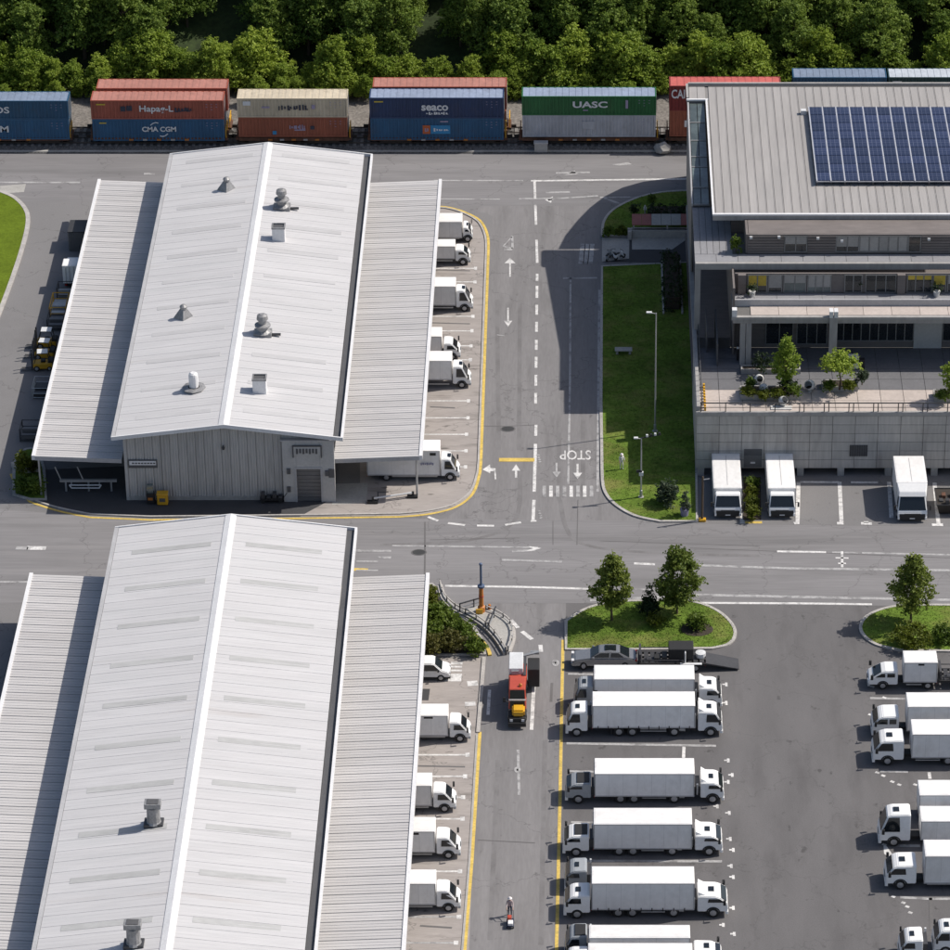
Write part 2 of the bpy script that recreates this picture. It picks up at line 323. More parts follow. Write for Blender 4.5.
bay2 = [(395,658),(484,658),(478,735),(463,1090),(370,1090)]
struct('loading_bay', MB().sheet(GP(bay2), 0.016), m_bay)
# patched squares of newer asphalt under the canopy and in the bays
struct('asphalt_patch', MB().sheet(GP([(336,484),(368,483),(366,503),(332,505)]), 0.022), m_slab)
struct('asphalt_patch', MB().sheet(GP([(418.5,689),(430,689),(428.5,700.5),(417,700.5)]), 0.022), m_new)
struct('asphalt_patch', MB().sheet(GP([(0,186),(26,184),(24,192),(10,193),(0,191)]), 0.010), m_slab)
# ---------------------------------------------------------------- track bed, rails, sleepers
yb0, yb1 = G(585,153.5).y, G(585,98).y
struct('track_bed', MB().add([(-130,yb0,-0.3),(110,yb0,-0.3),(110,yb0,0.1),(-130,yb0,0.1),(-130,yb0+1.2,0.32),(110,yb0+1.2,0.32),(-130,yb1-9,0.32),(110,yb1-9,0.32)],
        [(0,1,2,3),(3,2,5,4),(4,5,7,6)]), m_ball)
struct('gravel_strip', MB().sheet([(-130,yb1-9.2),(110,yb1-9.2),(110,yb1+6),(-130,yb1+6)], 0.33), m_ballp)
YC = G(585,137.5,1.45).y            # front face of the containers
YT1, YT2 = YC+1.3, YC+4.2           # the two track centres
RLZ = 0.42
for k, yt in enumerate((YT1, YT2)):
    rl = MB()
    for d in (-0.75, 0.75):
        rl.box(-130, 110, yt+d-0.04, yt+d+0.04, 0.42, 0.56)
    struct('rail', rl, m_rail)
sp = MB(); x = -80.0
while x < 52:
    for yt in (YT1, YT2): sp.box(x, x+0.36, yt-1.3, yt+1.3, 0.30, 0.42)
    x += 0.85
tag(sp.build('sleepers', m_slp), kind='stuff')
struct('cable_trough', MB().box(-130, 110, yb0+0.15, yb0+0.55, 0.05, 0.20), m_slab)
# ---------------------------------------------------------------- hillside behind the track
def hillz(y): 
    t = max(0.0, y-(yb1+2)); return -0.1 + (t*0.02 if t < 2 else 0.04+(t-2)*0.52)
hb = MB(); xs = list(range(-160, 161, 8)); ys = [yb1+2+3*i for i in range(46)]
vs = [(x, y, hillz(y)+0.5*math.sin(x*0.21+y*0.3)*min(1, (y-yb1-2)/8)+0.3) for y in ys for x in xs]
hb.add(vs, [(r*len(xs)+c, r*len(xs)+c+1, (r+1)*len(xs)+c+1, (r+1)*len(xs)+c) for r in range(len(ys)-1) for c in range(len(xs)-1)])
struct('hillside', hb, m_hill)
# ---------------------------------------------------------------- lawns with their kerbs
def lawn(pts, name, mat, z=0.13, kerb=m_kerb, kw=0.32):
    P = GP(pts); struct(name, MB().prism([(p.x,p.y) for p in P], -0.05, z), mat)
    if kerb: struct('kerb', MB().kerb([(p.x,p.y) for p in P], kw, -0.05, z+0.03, closed=True), kerb)
    return P
l1 = smooth_path([(602,470),(604,490),(614,504),(634,516),(660,522)], 5)
LW1 = lawn([(602,267),(601,400)]+l1+[(697,522),(693,263)], 'lawn', m_grass)
l2 = smooth_path([(602,236),(604,222),(614,210),(636,199),(662,193),(697,191)], 5)
LW2 = lawn(l2+[(697,229),(632,229),(628,237)], 'lawn', m_grass)
isl = [(566,650),(566,622)]+smooth_path([(570,619),(590,608),(620,602.5),(660,601.5),(695,603),(718,612),(732,625),(735,636),(728,645),(712,649)], 4)[0:]
LW3 = lawn(isl+[(640,650)], 'lawn', m_grass)
isr = smooth_path([(900,651),(876,645),(863,635),(861,625),(870,615),(890,608),(915,606),(960,606)], 5)
LW4 = lawn(isr+[(1040,607),(1040,653)], 'lawn', m_grass)
LW5 = lawn([(-70,190)]+smooth_path([(0,192),(14,198),(25,209),(28,222),(23,246),(12,280),(0,312)], 4)+[(-60,470),(-90,470)], 'lawn', m_grassb, kw=0.5)
LW6 = lawn([(14,495)]+smooth_path([(14,470),(17,458),(26,450),(38,450)], 3)+[(44,470),(46,500),(30,500)], 'lawn', m_grass)
LW7 = lawn([(400,585),(432,585)]+smooth_path([(437,590),(444,604),(456,614),(470,624),(481,640),(485,655)], 4)+[(400,656)], 'planting_bed', m_mulch, kerb=m_kerb)
struct('footpath', MB().sheet(GP([(603,262),(602,240),(629,238.5),(633,233),(697,233),(697,263)]), 0.03), m_new)
struct('patio', MB().sheet(GP([(602,238),(629.5,238.5),(629,259),(602,262)]), 0.06), m_slab)
struct('patio', MB().sheet(GP([(632,236),(692,236),(672,250),(632,250)]), 0.06), m_slab)
# ---------------------------------------------------------------- kerbs and painted lines
def line(name, pts, wd, mat, z=0.024): return struct(name, MB().ribbon([(p.x,p.y) for p in GP(pts)], wd, z), mat)
bk = smooth_path([(432,208),(446,208.5),(462,213),(478,222),(485,236),(486,250)], 5)+[(478.5,462)]+smooth_path([(477.5,472),(471,491),(455,504),(430,511),(400,514)], 5)+[(300,515.5),(150,517)]+smooth_path([(90,514.5),(60,508.5),(34,500),(22,488)], 4)+[(14,470)]
struct('kerb', MB().kerb([(p.x,p.y) for p in GP(bk)], 0.22, 0, 0.12), m_kerb)
yk = smooth_path([(432,206.5),(446,207),(463,211.5),(480,220.5),(487.5,235),(488.5,250)], 5)+[(481,462)]+smooth_path([(480,473),(473,493.5),(456,507),(430,514),(400,517)], 5)+[(300,518.5),(150,520)]+smooth_path([(90,517.5),(58,511),(30,502)], 4)+smooth_path([(18,490),(11,474)], 3)
line('yellow_line', yk, 0.30, m_yel)
line('yellow_line', [(480,732),(472,860),(464,960),(455,1090)], 0.30, m_yel)
struct('kerb', MB().kerb([(p.x,p.y) for p in GP([(484,658),(478,733)])], 0.35, 0, 0.14), m_kerb)
struct('kerb', MB().kerb([(p.x,p.y) for p in GP([(477,735),(469.5,860),(461.5,960),(452.5,1090)])], 0.2, 0, 0.08), m_slab)
line('yellow_line', [(563,640),(560,800),(556.5,950),(554,1090)], 0.30, m_yel)
line('yellow_line', [(499,460),(534.5,460)], 0.75, m_yel, 0.03)
line('yellow_line', [(352,569.5),(368,570)], 0.5, m_yel)
line('yellow_line', [(744,522.5),(762,522.5)], 0.45, m_yel)
# the turning lane centre line, dashes and lane lines
for y0, y1 in [(180,199),(205,225),(240,263),(274,281),(286,298),(305,315),(322,332),(340,350),(357,368),(375,386),(393,404)]:
    line('lane_dash', [(534.5+3*(min(y0,260)-180)/80*0.9-(max(y0,270)-270)*0.012, y0), (534.5+3*(min(y1,260)-180)/80*0.9-(max(y1,270)-270)*0.012, y1)], 0.30, m_white)
line('lane_line', [(536,425),(535.7,436)], 0.32, m_white); line('lane_line', [(535.5,444),(534.2,492)], 0.34, m_white)
line('lane_line', [(534,500),(533,520.5),], 0.34, m_white); line('lane_line', [(530.5,521.3),(536.5,521)], 0.30, m_white)
line('lane_line', [(570.5,278),(570,380),(568.2,484)], 0.22, m_wfade)
line('lane_line', [(563,278.5),(597,278)], 0.35, m_wfade)
line('lane_line', [(599.5,290),(597.6,492)], 0.28, m_wfade)
for pts in ([(428,517),(438,521)],[(448,523.2),(465,525.3)],[(477,525.7),(494,525.9)],[(505,525),(521,522.5)]): line('give_way_dash', pts, 0.35, m_white)
for pts, m, wd in [([(-60,182.5),(80,182.6)],m_wfade,0.4),([(434,180.6),(523,180.8)],m_wfade,0.35),([(531,181),(690,179)],m_white,0.4),([(519,198.8),(560,198.5),(598,196)],m_wfade,0.35),
                   ([(434,199),(500,199.4)],m_wfade,0.25),([(600,197.5),(645,197)],m_wfade,0.35),([(690,178),(690,190)],m_white,0.45),([(144,174),(155,174)],m_wfade,0.5),
                   ([(392,545.8),(538,547.6)],m_wfade,0.28),([(352,551),(391,551.2)],m_wfade,0.4),([(378,557.6),(391,557.7)],m_wfade,0.4),([(512,551.5),(532,550.5)],m_wfade,0.4),
                   ([(502,560),(562,562)],m_wfade,0.35),([(445,586),(520,587),(600,589.3)],m_white,0.35),([(688,565),(790,568.5),(950,570.5)],m_wfade,0.4),([(777,551.5),(826,552.3)],m_white,0.35),
                   ([(832,552.4),(860,553)],m_wfade,0.3),([(862,553),(950,555)],m_wfade,0.3),([(590,600.5),(700,595),(845,598),(950,600)],m_wfade,0.45),([(634,563.5),(655,564.5)],m_white,0.4),
                   ([(688,603),(800,603.5),(872,604.5)],m_white,0.35),([(635,589),(690,593)],m_wfade,0.3),([(0,582),(30,582)],m_wfade,0.3),([(16,548),(28,548.6)],m_wfade,0.6),([(27,548),(46,548.4)],m_white,0.7),
                   ([(518,750),(519,795)],m_wfade,0.25),([(534.5,675),(531.5,730)],m_white,0.35),([(540.5,645),(541,652)],m_white,0.4),
                   ([(511,620),(518,628)],m_white,0.4),([(522,631.5),(532,639.5)],m_white,0.45),([(499,618),(508,624)],m_white,0.35),([(478,840),(535,843)],m_tar,0.12),([(425,522),(425,560),(424,600)],m_tar,0.15),
                   ([(489.5,690),(488,715)],m_white,0.3),([(566.5,743.5),(716,746)],m_wfade,0.35),([(684,746),(683.5,758)],m_white,0.3),([(568,771.3),(594,771.8)],m_wfade,0.3),
                   ([(571,822.3),(594,822.6)],m_wfade,0.3),([(580,861),(722,861.5)],m_wfade,0.35),([(568,674),(594,674.5)],m_wfade,0.3),([(880,771.5),(908,772)],m_wfade,0.35),([(929,772.5),(930,779)],m_white,0.3),
                   ([(892,845.5),(920,846)],m_wfade,0.4),([(900,897.5),(930,899),(960,899)],m_wfade,0.35),([(870,698.2),(907,699)],m_wfade,0.35),([(930.5,898),(931.5,930)],m_tar,0.3)]:
    line('painted_line' if m is not m_tar else 'tar_seam', pts, wd, m, 0.022)
for a_, b_ in [((842,551.5),(842.2,567.5)),((835.5,558),(848.5,558.3)),((838,563.5),(846,563.6))]: line('painted_cross', [a_, b_], 0.25, m_white, 0.026)
# bay lines with their T ends
T1 = [(433,262,475.5,268.5),(433,282,475,282),(430,316.5,473,316.5),(432,331,472,331),(447,346,471,346),(455,360,470.5,360),(460,376,469.5,376),(421,400.5,468.5,401),(419,418,468,418),(418,434.5,466.5,434.5),(436,451,466,451),(455,467,465.5,467)]
for x0, y0, x1, y1 in T1:
    line('bay_line', [(x0,y1),(x1,y1)], 0.22, m_white); line('bay_line', [(x1,y1-1.6),(x1,y1+1.6)], 0.35, m_white, 0.028)
T2 = [(413,755,467.5,755),(431,776.5,465,776.5),(450,797.5,463,797.5),(433,819,462.5,819),(433,871.5,460,871.5),(400,917,459,917),(400,943,456,943)]
for x0, y0, x1, y1 in T2:
    line('bay_line', [(x0,y1),(x1,y1)], 0.24, m_white if y1 < 900 else m_wfade); line('bay_line', [(x1,y1-2),(x1,y1+2)], 0.4, m_white, 0.028)
for pts, wd in [([(445,722-58.5),(445.5,664)],0.1),([(446,681.5),(461.5,677)],0.0),([(472,681),(473,686)],1.0),([(470,702),(470.5,706)],1.0),([(451,663.3),(462.5,663.5)],0.5),([(448,666.7),(462,667)],0.3),([(448,670.5),(462,670.8)],0.3)]:
    if wd > 0: line('painted_line', pts, wd, m_white, 0.026)
struct('painted_box', MB().sheet(GP([(447,674),(462,674),(461,681.5),(445,681.5)]), 0.026), m_white)
for x, y in [(725,684.5),(725,703),(727,760.5),(727,782),(731,775),(728,813),(729,839),(732,850),(730,866),(732,877),(732,908),(722,925),(733,934),(716,806.5),(718,838),(714,891)]:
    line('bay_tick', [(x-2.8,y),(x+1.2,y)], 0.22, m_white); 
    line('bay_tick', [(x+1.2,y-1.8),(x+1.4,y+2.2)], 0.24, m_white, 0.028)
for x, y in [(872,687),(884,698),(877,773),(883,776),(892,782),(899,785),(915,785),(893,897),(903,903),(907,907),(910,913),(884,845),(870,715)]:
    line('bay_tick', [(x-1.6,y-0.8),(x+2.2,y+0.5)], 0.3, m_white)
struct('painted_hatch', MB().sheet(GP([(883.5,846),(886,845.5),(893.5,856),(890,858),(884,854)]), 0.027), m_white)
# office bay lines
for a, b in [((839.5,482),(841.5,523)),((889,482),(891.5,518)),((934.5,483),(938.5,525)),((798.5,482),(797.5,523)),((742.5,512),(742,522))]:
    line('bay_line', [a, b], 0.42, m_white, 0.028)
for a, b in [((837,523.5),(843.5,523.5)),((794,523.5),(799,523)),((932,525),(943,525)),((861,523.6),(872,523.8)),((866,521.5),(866.3,523.2)),((740,522.5),(745,522.5))]:
    line('bay_line', [a, b], 0.5, m_white, 0.032)
line('bay_line', [(800,482.2),(839,482.4)], 0.35, m_white, 0.03); line('bay_line', [(851,482.6),(878,482.6)], 0.35, m_white, 0.03)
# arrows and lettering painted on the road
def arrow(name, x, y0, y1, mat, wd=0.4, hw=3.6, hl=6):
    d = 1 if y1 > y0 else -1; b = y1-d*hl
    o = MB(); k = wd*4.6
    o.sheet(GP([(x-k/2,y0),(x+k/2,y0),(x+k/2,b),(x+hw,b),(x,y1),(x-hw,b),(x-k/2,b)]), 0.03); return struct(name, o, mat)
arrow('road_arrow', 516, 478, 464.5, m_white, 0.5, 4.3, 6.5); arrow('road_arrow', 510, 277, 258, m_white, 0.35, 5.5, 5.5)
arrow('road_arrow', 508, 308, 327, m_white, 0.35, 4.2, 6); arrow('road_arrow', 556.5, 463, 478, m_wfade, 0.45, 4.2, 6); arrow('road_arrow', 577.5, 464, 479, m_white, 0.45, 4.6, 6)
struct('road_arrow', MB().sheet(GP([(494.6,479.5),(494.2,471.7),(490.5,471.4),(490,473.6),(482.5,469.8),(490,464.6),(490.3,468.2),(495.5,468.6),(496.3,479.5)]), 0.03), m_white)
struct('road_arrow', MB().sheet(GP([(530,546.6),(541.5,548.3),(534,551),(526,551),(533,548.6),(527,546.6)]), 0.03), m_white)
struct('road_arrow', MB().sheet(GP([(352,551),(360,549.4),(360,552.6)]), 0.03), m_wfade)
struct('road_arrow', MB().sheet(GP([(545,200),(553,196.6),(551,203)]), 0.012), m_white)
struct('road_arrow', MB().sheet(GP([(564,175.6),(575,170.5),(576,173.8),(580,174.2),(570,175)]), 0.012), m_wfade)
struct('road_arrow', MB().sheet(GP([(612,164.6),(628,162.4),(632,164.2),(620,165.6)]), 0.012), m_wfade)
for a, b in [((556,173),(590,172.4)),((546,192.6),(570,192)),((604,198),(622,204.5)),((548,200),(560,198))]: line('painted_line', [a, b], 0.4, m_wfade, 0.012)
for a, b, wd in [((503,246.5),(513,248.5),0.25),((512,236),(512.5,248.5),0.3),((504,249.4),(512.3,249.6),0.5),((503,246.5),(512,237),0.15),((497,335),(505,336),0.15)]: line('painted_symbol', [a, b], wd, m_wfade, 0.028)
for k in range(8):
    x = 544+k*6.75; struct('crossing_bar', MB().sheet(GP([(x-1.6,486),(x+1.9,486),(x+2.0,497),(x-1.7,497)]), 0.03), m_white if k in (1, 4, 6) else m_wfade)
p = G(575.5, 454.5, 0.034)
me = text_mesh('STOP', 2.75, 0.50, 0.010, 0.004); me.transform(Matrix.Rotation(math.pi, 4, 'Z')); me.materials.clear(); me.materials.append(m_white)
tag(link('road_lettering', me), kind='structure').location = p
for x0, y0 in [(537,455),(538,511)]:
    o = MB()
    for k in range(4): o.ribbon([tuple(G(x0+k*0.7,y0+k*2.2))[:2], tuple(G(x0+2.2+k*0.5,y0+k*2.2+0.8))[:2]], 0.3, 0.03)
    struct('painted_symbol', o, m_wfade)
for cx, cy, r in [(517.5,770,2.6),(555.5,663,3.0)]:
    o = MB(); pts = [(cx+r*math.cos(t*math.pi/6), cy+r*math.sin(t*math.pi/6)) for t in range(12)]
    o.ribbon([(p.x,p.y) for p in GP(pts)], 0.15, 0.03, closed=True)
    for t in range(4): o.ribbon([tuple(G(cx-r*math.cos(t*0.78),cy-r*math.sin(t*0.78)))[:2], tuple(G(cx+r*math.cos(t*0.78),cy+r*math.sin(t*0.78)))[:2]], 0.13, 0.032)
    struct('painted_symbol', o, m_wfade)
for y in (556,565,574): line('painted_symbol', [(356,y+5.5),(378,y+5.6)], 0.25, m_wfade, 0.03)
for k in range(3): line('painted_symbol', [(583+k*4.5,244),(581+k*4.5,264)], 0.6, m_wfade, 0.03)
struct('painted_line', MB().ribbon([tuple(p)[:2] for p in GP([(97,220),(93.5,221.5),(91,226),(87,231.5),(84.5,233)])], 0.5, 0.03), m_white)
# manhole covers
for x, y, lb in [(419,552.5,'dark cast iron manhole cover in the cross road by the near canopy'),(508,429,'dark cast iron manhole cover in the lane above the yellow bar')]:
    p = G(x, y); o = thing('manhole_cover', (p.x,p.y,0.012), lb, 'manhole cover', 'manhole covers in the yard'); MB().lathe((0,0,0), [(0.62,0.0),(0.62,0.02)], 14, 1.3).build('ring', m_tar, o, world=False); MB().lathe((0,0,0.021), [(0.52,0.0),(0.5,0.006)], 14, 1.3).build('lid', m_iron, o, world=False)
# long dark patch seams
for pts in ([(535.5,425),(507,426.3),(480,426)],[(553,521),(553,545)],[(578,500),(577,545)],[(600,541),(760,546)],[(430,540),(520,538)],[(690,548),(950,558)]): line('tar_seam', pts, 0.08, m_tar, 0.021)
for x0,y0,x1,y1 in [(430,407,455,408),(436,270,470,271),(432,323,470,324),(420,926,452,928),(415,766,465,767),(700,905,716,906),(552,683,551,702)]: line('tyre_mark', [(x0,y0),(x1,y1)], 0.25, m_tar, 0.020)

# faint turning tracks rubbed into the tarmac
m_trk = M('tyre_track', (0.092, 0.085, 0.084), 0.85, var=0.1, stain=((0.113, 0.105, 0.104), 0.7, (1, 1, 1), 0.40, 0.58, 1.0))
m_trkl = M('tyre_track_lane', (0.150, 0.144, 0.145), 0.85, var=0.1, stain=((0.186, 0.180, 0.182), 0.6, (1, 0.5, 1), 0.40, 0.58, 1.0))
TZ = 0.0092
for pts in ([(497,300),(499,450)],[(520,300),(519,450)],[(583,420),(583,500)],[(559,420),(559,500)],[(498,760),(490,940)],[(545,740),(541,945)],[(520,470),(515,520),(470,540),(380,545)],[(560,500),(575,540),(640,552),(760,556)]):
    line('tyre_track', smooth_path(pts, 6), 0.45, m_trkl, TZ); TZ += 0.0004
# ================================================================ WAREHOUSES
def plate(A, B, C, D, t):
    """thin sloped plate: corners A,B,C,D (top face, anticlockwise), thickness t"""
    dn = [(p[0],p[1],p[2]-t) for p in (A,B,C,D)]
    return MB().hexa(dn+[tuple(A),tuple(B),tuple(C),tuple(D)])
def panels(root, name, mat, Y0, Y1, pitch, gap, x0, z0, x1, z1, t=0.07, rib=True, rh=0.035):
    """sheets laid side by side along Y, sloping from (x0,z0) to (x1,z1); they share one mesh"""
    n = int(round((Y1-Y0)/pitch)); p = (Y1-Y0)/n
    if x0 > x1: x0, z0, x1, z1 = x1, z1, x0, z0
    mb = plate((x0,0,z0),(x1,0,z0 if False else z1),(x1,p-gap,z1),(x0,p-gap,z0), t)
    if rib: # raised ribs of the sheet
        for k in (0.0, 0.33, 0.66):
            y = k*(p-gap)
            mb.hexa([(x0,y,z0),(x1,y,z1),(x1,y+0.09,z1),(x0,y+0.09,z0),(x0,y+0.02,z0+rh),(x1,y+0.02,z1+rh),(x1,y+0.07,z1+rh),(x0,y+0.07,z0+rh)])
    first = None
    for i in range(n):
        if first is None:
            first = mb.build(name, mat, root, off=(root.location.x, 0, 0)); o = first
        else:
            o = first.copy(); COL.objects.link(o)
        o.location = (0, Y0+i*p-root.location.y, 0)
    return first
def vent(root, kind, px, py, zfun):
    # find where the line of sight meets the roof
    z = 8.0
    for _ in range(8):
        p = G(px, py, z); z = zfun(p.x)
    p = G(px, py, z); x, y = p.x, p.y
    if kind == 'cone':
        o = MB().lathe((x,y,z-0.15), [(1.05,0),(0.95,0.2),(0.35,1.15),(0.3,1.2)], 4, 1.1).build('roof_vent', m_vent, root)
        MB().lathe((x,y,z+1.0), [(0.12,0),(0.38,0.05),(0.42,0.3),(0.2,0.5),(0.02,0.55)], 10).build('vent_cap', m_vent, o, off=wloc(o))
    elif kind == 'turbine':
        o = MB().box(x-0.95,x+0.95,y-0.7,y+0.7,z-0.2,z+0.35).build('roof_vent', m_vent, root, bevel=0.04)
        MB().lathe((x,y,z+0.3), [(0.95,0),(0.55,0.25),(0.5,0.6),(0.85,0.7),(0.85,0.85),(0.45,1.0),(0.42,1.4),(0.62,1.5),(0.55,1.95),(0.25,2.1)], 14, 1.0).build('turbine_cowl', m_vent, o, off=wloc(o), smooth=False)
        MB().box(x+0.9,x+1.9,y-0.3,y-0.05,z-0.05,z+0.15).build('vent_bracket', m_steeld, o, off=wloc(o))
    elif kind == 'box':
        o = MB().box(x-0.7,x+0.7,y-0.6,y+0.6,z-0.2,z+1.55).build('roof_vent', m_trimw, root, bevel=0.03)
        c = MB().box(x-0.75,x+0.75,y-0.65,y-0.5,z+1.5,z+1.7).box(x-0.75,x+0.75,y+0.5,y+0.65,z+1.5,z+1.7).box(x-0.75,x-0.6,y-0.5,y+0.5,z+1.5,z+1.7).box(x+0.6,x+0.75,y-0.5,y+0.5,z+1.5,z+1.7)
        c.build('vent_rim', m_vent, o, off=wloc(o)); MB().box(x-0.6,x+0.6,y-0.5,y+0.5,z+1.53,z+1.57).build('vent_grille', m_gut, o, off=wloc(o))
    elif kind == 'pipe':
        o = MB().lathe((x,y,z-0.2), [(1.0,0),(0.95,0.35),(0.6,0.5)], 12).build('roof_vent', m_vent, root)
        MB().lathe((x,y,z+0.2), [(0.5,0),(0.5,1.35),(0.45,1.6),(0.28,1.75)], 12).build('vent_pipe', m_trimw, o, off=wloc(o))
        MB().lathe((x,y,z+0.1), [(1.2,0),(1.25,0.12),(0.9,0.2)], 8).build('vent_collar', m_vent, o, off=wloc(o))
    else:
        o = MB().box(x-0.85,x+0.85,y-0.6,y+0.6,z-0.2,z+0.3).build('roof_vent', m_steeld, root, bevel=0.04)
        MB().lathe((x,y,z+0.2), [(0.72,0),(0.6,0.2),(0.56,1.6),(0.6,1.65)], 12).build('vent_pipe', m_vent, o, off=wloc(o))
        MB().box(x-0.72,x+0.72,y-0.5,y+0.5,z+1.85,z+2.35).build('vent_cowl', m_vent, o, off=wloc(o), bevel=0.03)
        MB().box(x-0.5,x+0.5,y-0.35,y+0.35,z+2.35,z+2.40).build('vent_grille', m_gut, o, off=wloc(o))
    return o
def warehouse(label, Yn, Yb, ze, zr, zc, zci, xL, xM, xR, cLo, cLi, cRi, cRo, Cn, Cb, rooflights, near):
    root = thing('warehouse', ((xL+xR)/2, (Yn+Yb)/2, 0), label, 'warehouse')
    wl, wr = xL+0.7, xR-0.7
    sl = (zr-ze)/(xM-xL); zw = lambda x: zr-abs(x-xM)*sl
    # shell: side walls, back wall, dark underlay below the sheets
    MB().box(wl, wl+0.3, Yn+0.8, Yb-0.8, 0, ze-0.25).build('side_wall', m_clad, root)
    MB().box(wr-0.3, wr, Yn+0.8, Yb-0.8, 0, ze-0.25).build('side_wall', m_clad, root)
    MB().add([(wl,Yb-0.8,0),(wr,Yb-0.8,0),(wr,Yb-0.8,zw(wr)-0.2),(xM,Yb-0.8,zr-0.2),(wl,Yb-0.8,zw(wl)-0.2),(wl,Yb-0.5,0),(wr,Yb-0.5,0),(wr,Yb-0.5,zw(wr)-0.2),(xM,Yb-0.5,zr-0.2),(wl,Yb-0.5,zw(wl)-0.2)],
             [(0,1,2,3,4),(9,8,7,6,5),(0,5,6,1),(1,6,7,2),(2,7,8,3),(3,8,9,4),(4,9,5,0)]).build('back_wall', m_clad, root)
    u = MB()
    for a, b in ((xL+0.05, xM), (xM, xR-0.05)):
        u.hexa([(a,Yn+0.05,zw(a)-0.16),(b,Yn+0.05,zw(b)-0.16),(b,Yb-0.05,zw(b)-0.16),(a,Yb-0.05,zw(a)-0.16),(a,Yn+0.05,zw(a)-0.075),(b,Yn+0.05,zw(b)-0.075),(b,Yb-0.05,zw(b)-0.075),(a,Yb-0.05,zw(a)-0.075)])
    u.build('roof_deck', m_rdeck, root)
    panels(root, 'roof_panel', m_roof, Yn, Yb, 1.55, 0.03, xL, ze, xM-0.02, zr, rh=0.010)
    panels(root, 'roof_panel', m_roof, Yn, Yb, 1.55, 0.03, xM+0.02, zr, xR, ze, rh=0.010)
    # translucent strips
    for side in (-1, 1):
        a, b = (xL, xM) if side < 0 else (xM, xR)
        for y in rooflights:
            x0, x1 = a+(b-a)*0.16, a+(b-a)*0.86; up = 0.028
            plate((x0,y,zw(x0)+up),(x1,y,zw(x1)+up),(x1,y+0.8,zw(x1)+up),(x0,y+0.8,zw(x0)+up),0.05).build('rooflight', m_roofl1 if near else m_roofl, root)
    MB().add([(xM-0.55,Yn-0.02,zr-0.01),(xM,Yn-0.02,zr+0.16),(xM+0.55,Yn-0.02,zr-0.01),(xM-0.55,Yb+0.02,zr-0.01),(xM,Yb+0.02,zr+0.16),(xM+0.55,Yb+0.02,zr-0.01)],
             [(0,1,4,3),(1,2,5,4),(0,3,5,2),(0,2,1),(3,4,5)]).build('ridge_cap', m_trimw, root)
    # eaves: pale trim to the left, dark gutter and white edge to the right
    MB().box(xL-0.42, xL-0.03, Yn-0.05, Yb+0.05, ze-0.22, ze+0.03).build('eaves_trim', m_trimg, root)
    g = MB().box(xR+0.02, xR+0.75, Yn, Yb, ze-0.42, ze-0.30); g.build('gutter', m_gut, root)
    MB().box(xR+0.77, xR+1.02, Yn-0.05, Yb+0.05, ze-0.45, ze+0.02).build('gutter_edge', m_trimw, root)
    for Yv, sg in ((Yn, -1), (Yb, 1)):     # verge trims on the gables
        y0, y1 = (Yv-0.16, Yv-0.02) if sg < 0 else (Yv+0.03, Yv+0.17)
        for a, b in ((xL-0.4, xM), (xM, xR+1.0)):
            MB().hexa([(a,y0,zw(a)-0.3),(b,y0,zw(b)-0.3),(b,y1,zw(b)-0.3),(a,y1,zw(a)-0.3),(a,y0,zw(a)+0.12),(b,y0,zw(b)+0.12),(b,y1,zw(b)+0.12),(a,y1,zw(a)+0.12)]).build('verge_trim', m_trimw, root)
    # canopies on both sides
    for (xo, xi, zo, zi) in ((cLo, cLi, zc, zci), (cRo, cRi, zc, zci)):
        a, b = (xo, xi) if xo < xi else (xi, xo); za, zb = (zo, zi) if xo < xi else (zi, zo)
        plate((a+0.1,Cn+0.1,za-0.075),(b,Cn+0.1,zb-0.075),(b,Cb-0.1,zb-0.075),(a+0.1,Cb-0.1,za-0.075),0.22).build('canopy_deck', m_candk, root)
        panels(root, 'canopy_panel', m_can, Cn, Cb, 1.32, 0.065, a, za, b, zb)
        s = -1 if xo < xi else 1
        MB().box(min(xo,xo+s*0.35), max(xo,xo+s*0.35), Cn-0.1, Cb+0.1, zo-0.42, zo+0.10).build('canopy_edge', m_trimw, root)
        MB().hexa([(a,Cn-0.16,za-0.42),(b,Cn-0.16,zb-0.42),(b,Cn-0.03,zb-0.42),(a,Cn-0.03,za-0.42),(a,Cn-0.16,za+0.06),(b,Cn-0.16,zb+0.06),(b,Cn-0.03,zb+0.06),(a,Cn-0.03,za+0.06)]).build('canopy_fascia', m_trimg, root)
        y = Cn+0.3
        while y < Cb:
            MB().cyl((xo-s*0.3,y,0),(xo-s*0.3,y,zo-0.3),0.11,n=8).build('canopy_post', m_steel, root); y += 9.2
    return root, zw
Y1n = G(122,500).y - 0.75
ze1 = ZAT(437, Y1n); zr1 = ZAT(425, Y1n)
xL1, xR1 = XAT(115, Y1n, ze1), XAT(333, Y1n, ze1); xM1 = XAT(223.5, Y1n, zr1)
Y1b = G(265,143.5,zr1).y
Yc1 = G(414,497).y; zc1 = ZAT(456, Yc1)
Yc1b = G(433,180,zc1).y
zci1 = zc1-0.35
cLo = XAT(35,Yc1,zc1); cRo = XAT(419,Yc1,zc1)
print('W1', Y1n, Y1b, ze1, zr1, xL1, xM1, xR1, 'can', Yc1, Yc1b, zc1, cLo, cRo)
print('check back', XAT(167,Y1b,ze1), XAT(363,Y1b,ze1), XAT(265,Y1b,zr1), XAT(101,Yc1b,zc1), XAT(433,Yc1b,zc1))
rl1 = [Y1n+(Y1b-Y1n)*(k+0.5)/11 for k in range(11)]
W1, zw1 = warehouse('pale metal warehouse with ribbed grey gable wall and seven roof vents beside the train', Y1n, Y1b, ze1, zr1, zc1, zci1, xL1, xM1, xR1, cLo, xL1+0.35, xR1-0.1, cRo, Yc1, Yc1b, rl1, True)
for k, x, y in [('cone',227,189),('turbine',282,208),('box',279,239),('cone',184,317),('turbine',263,334),('pipe',194,389),('box',260,391)]: vent(W1, k, x, y, zw1)
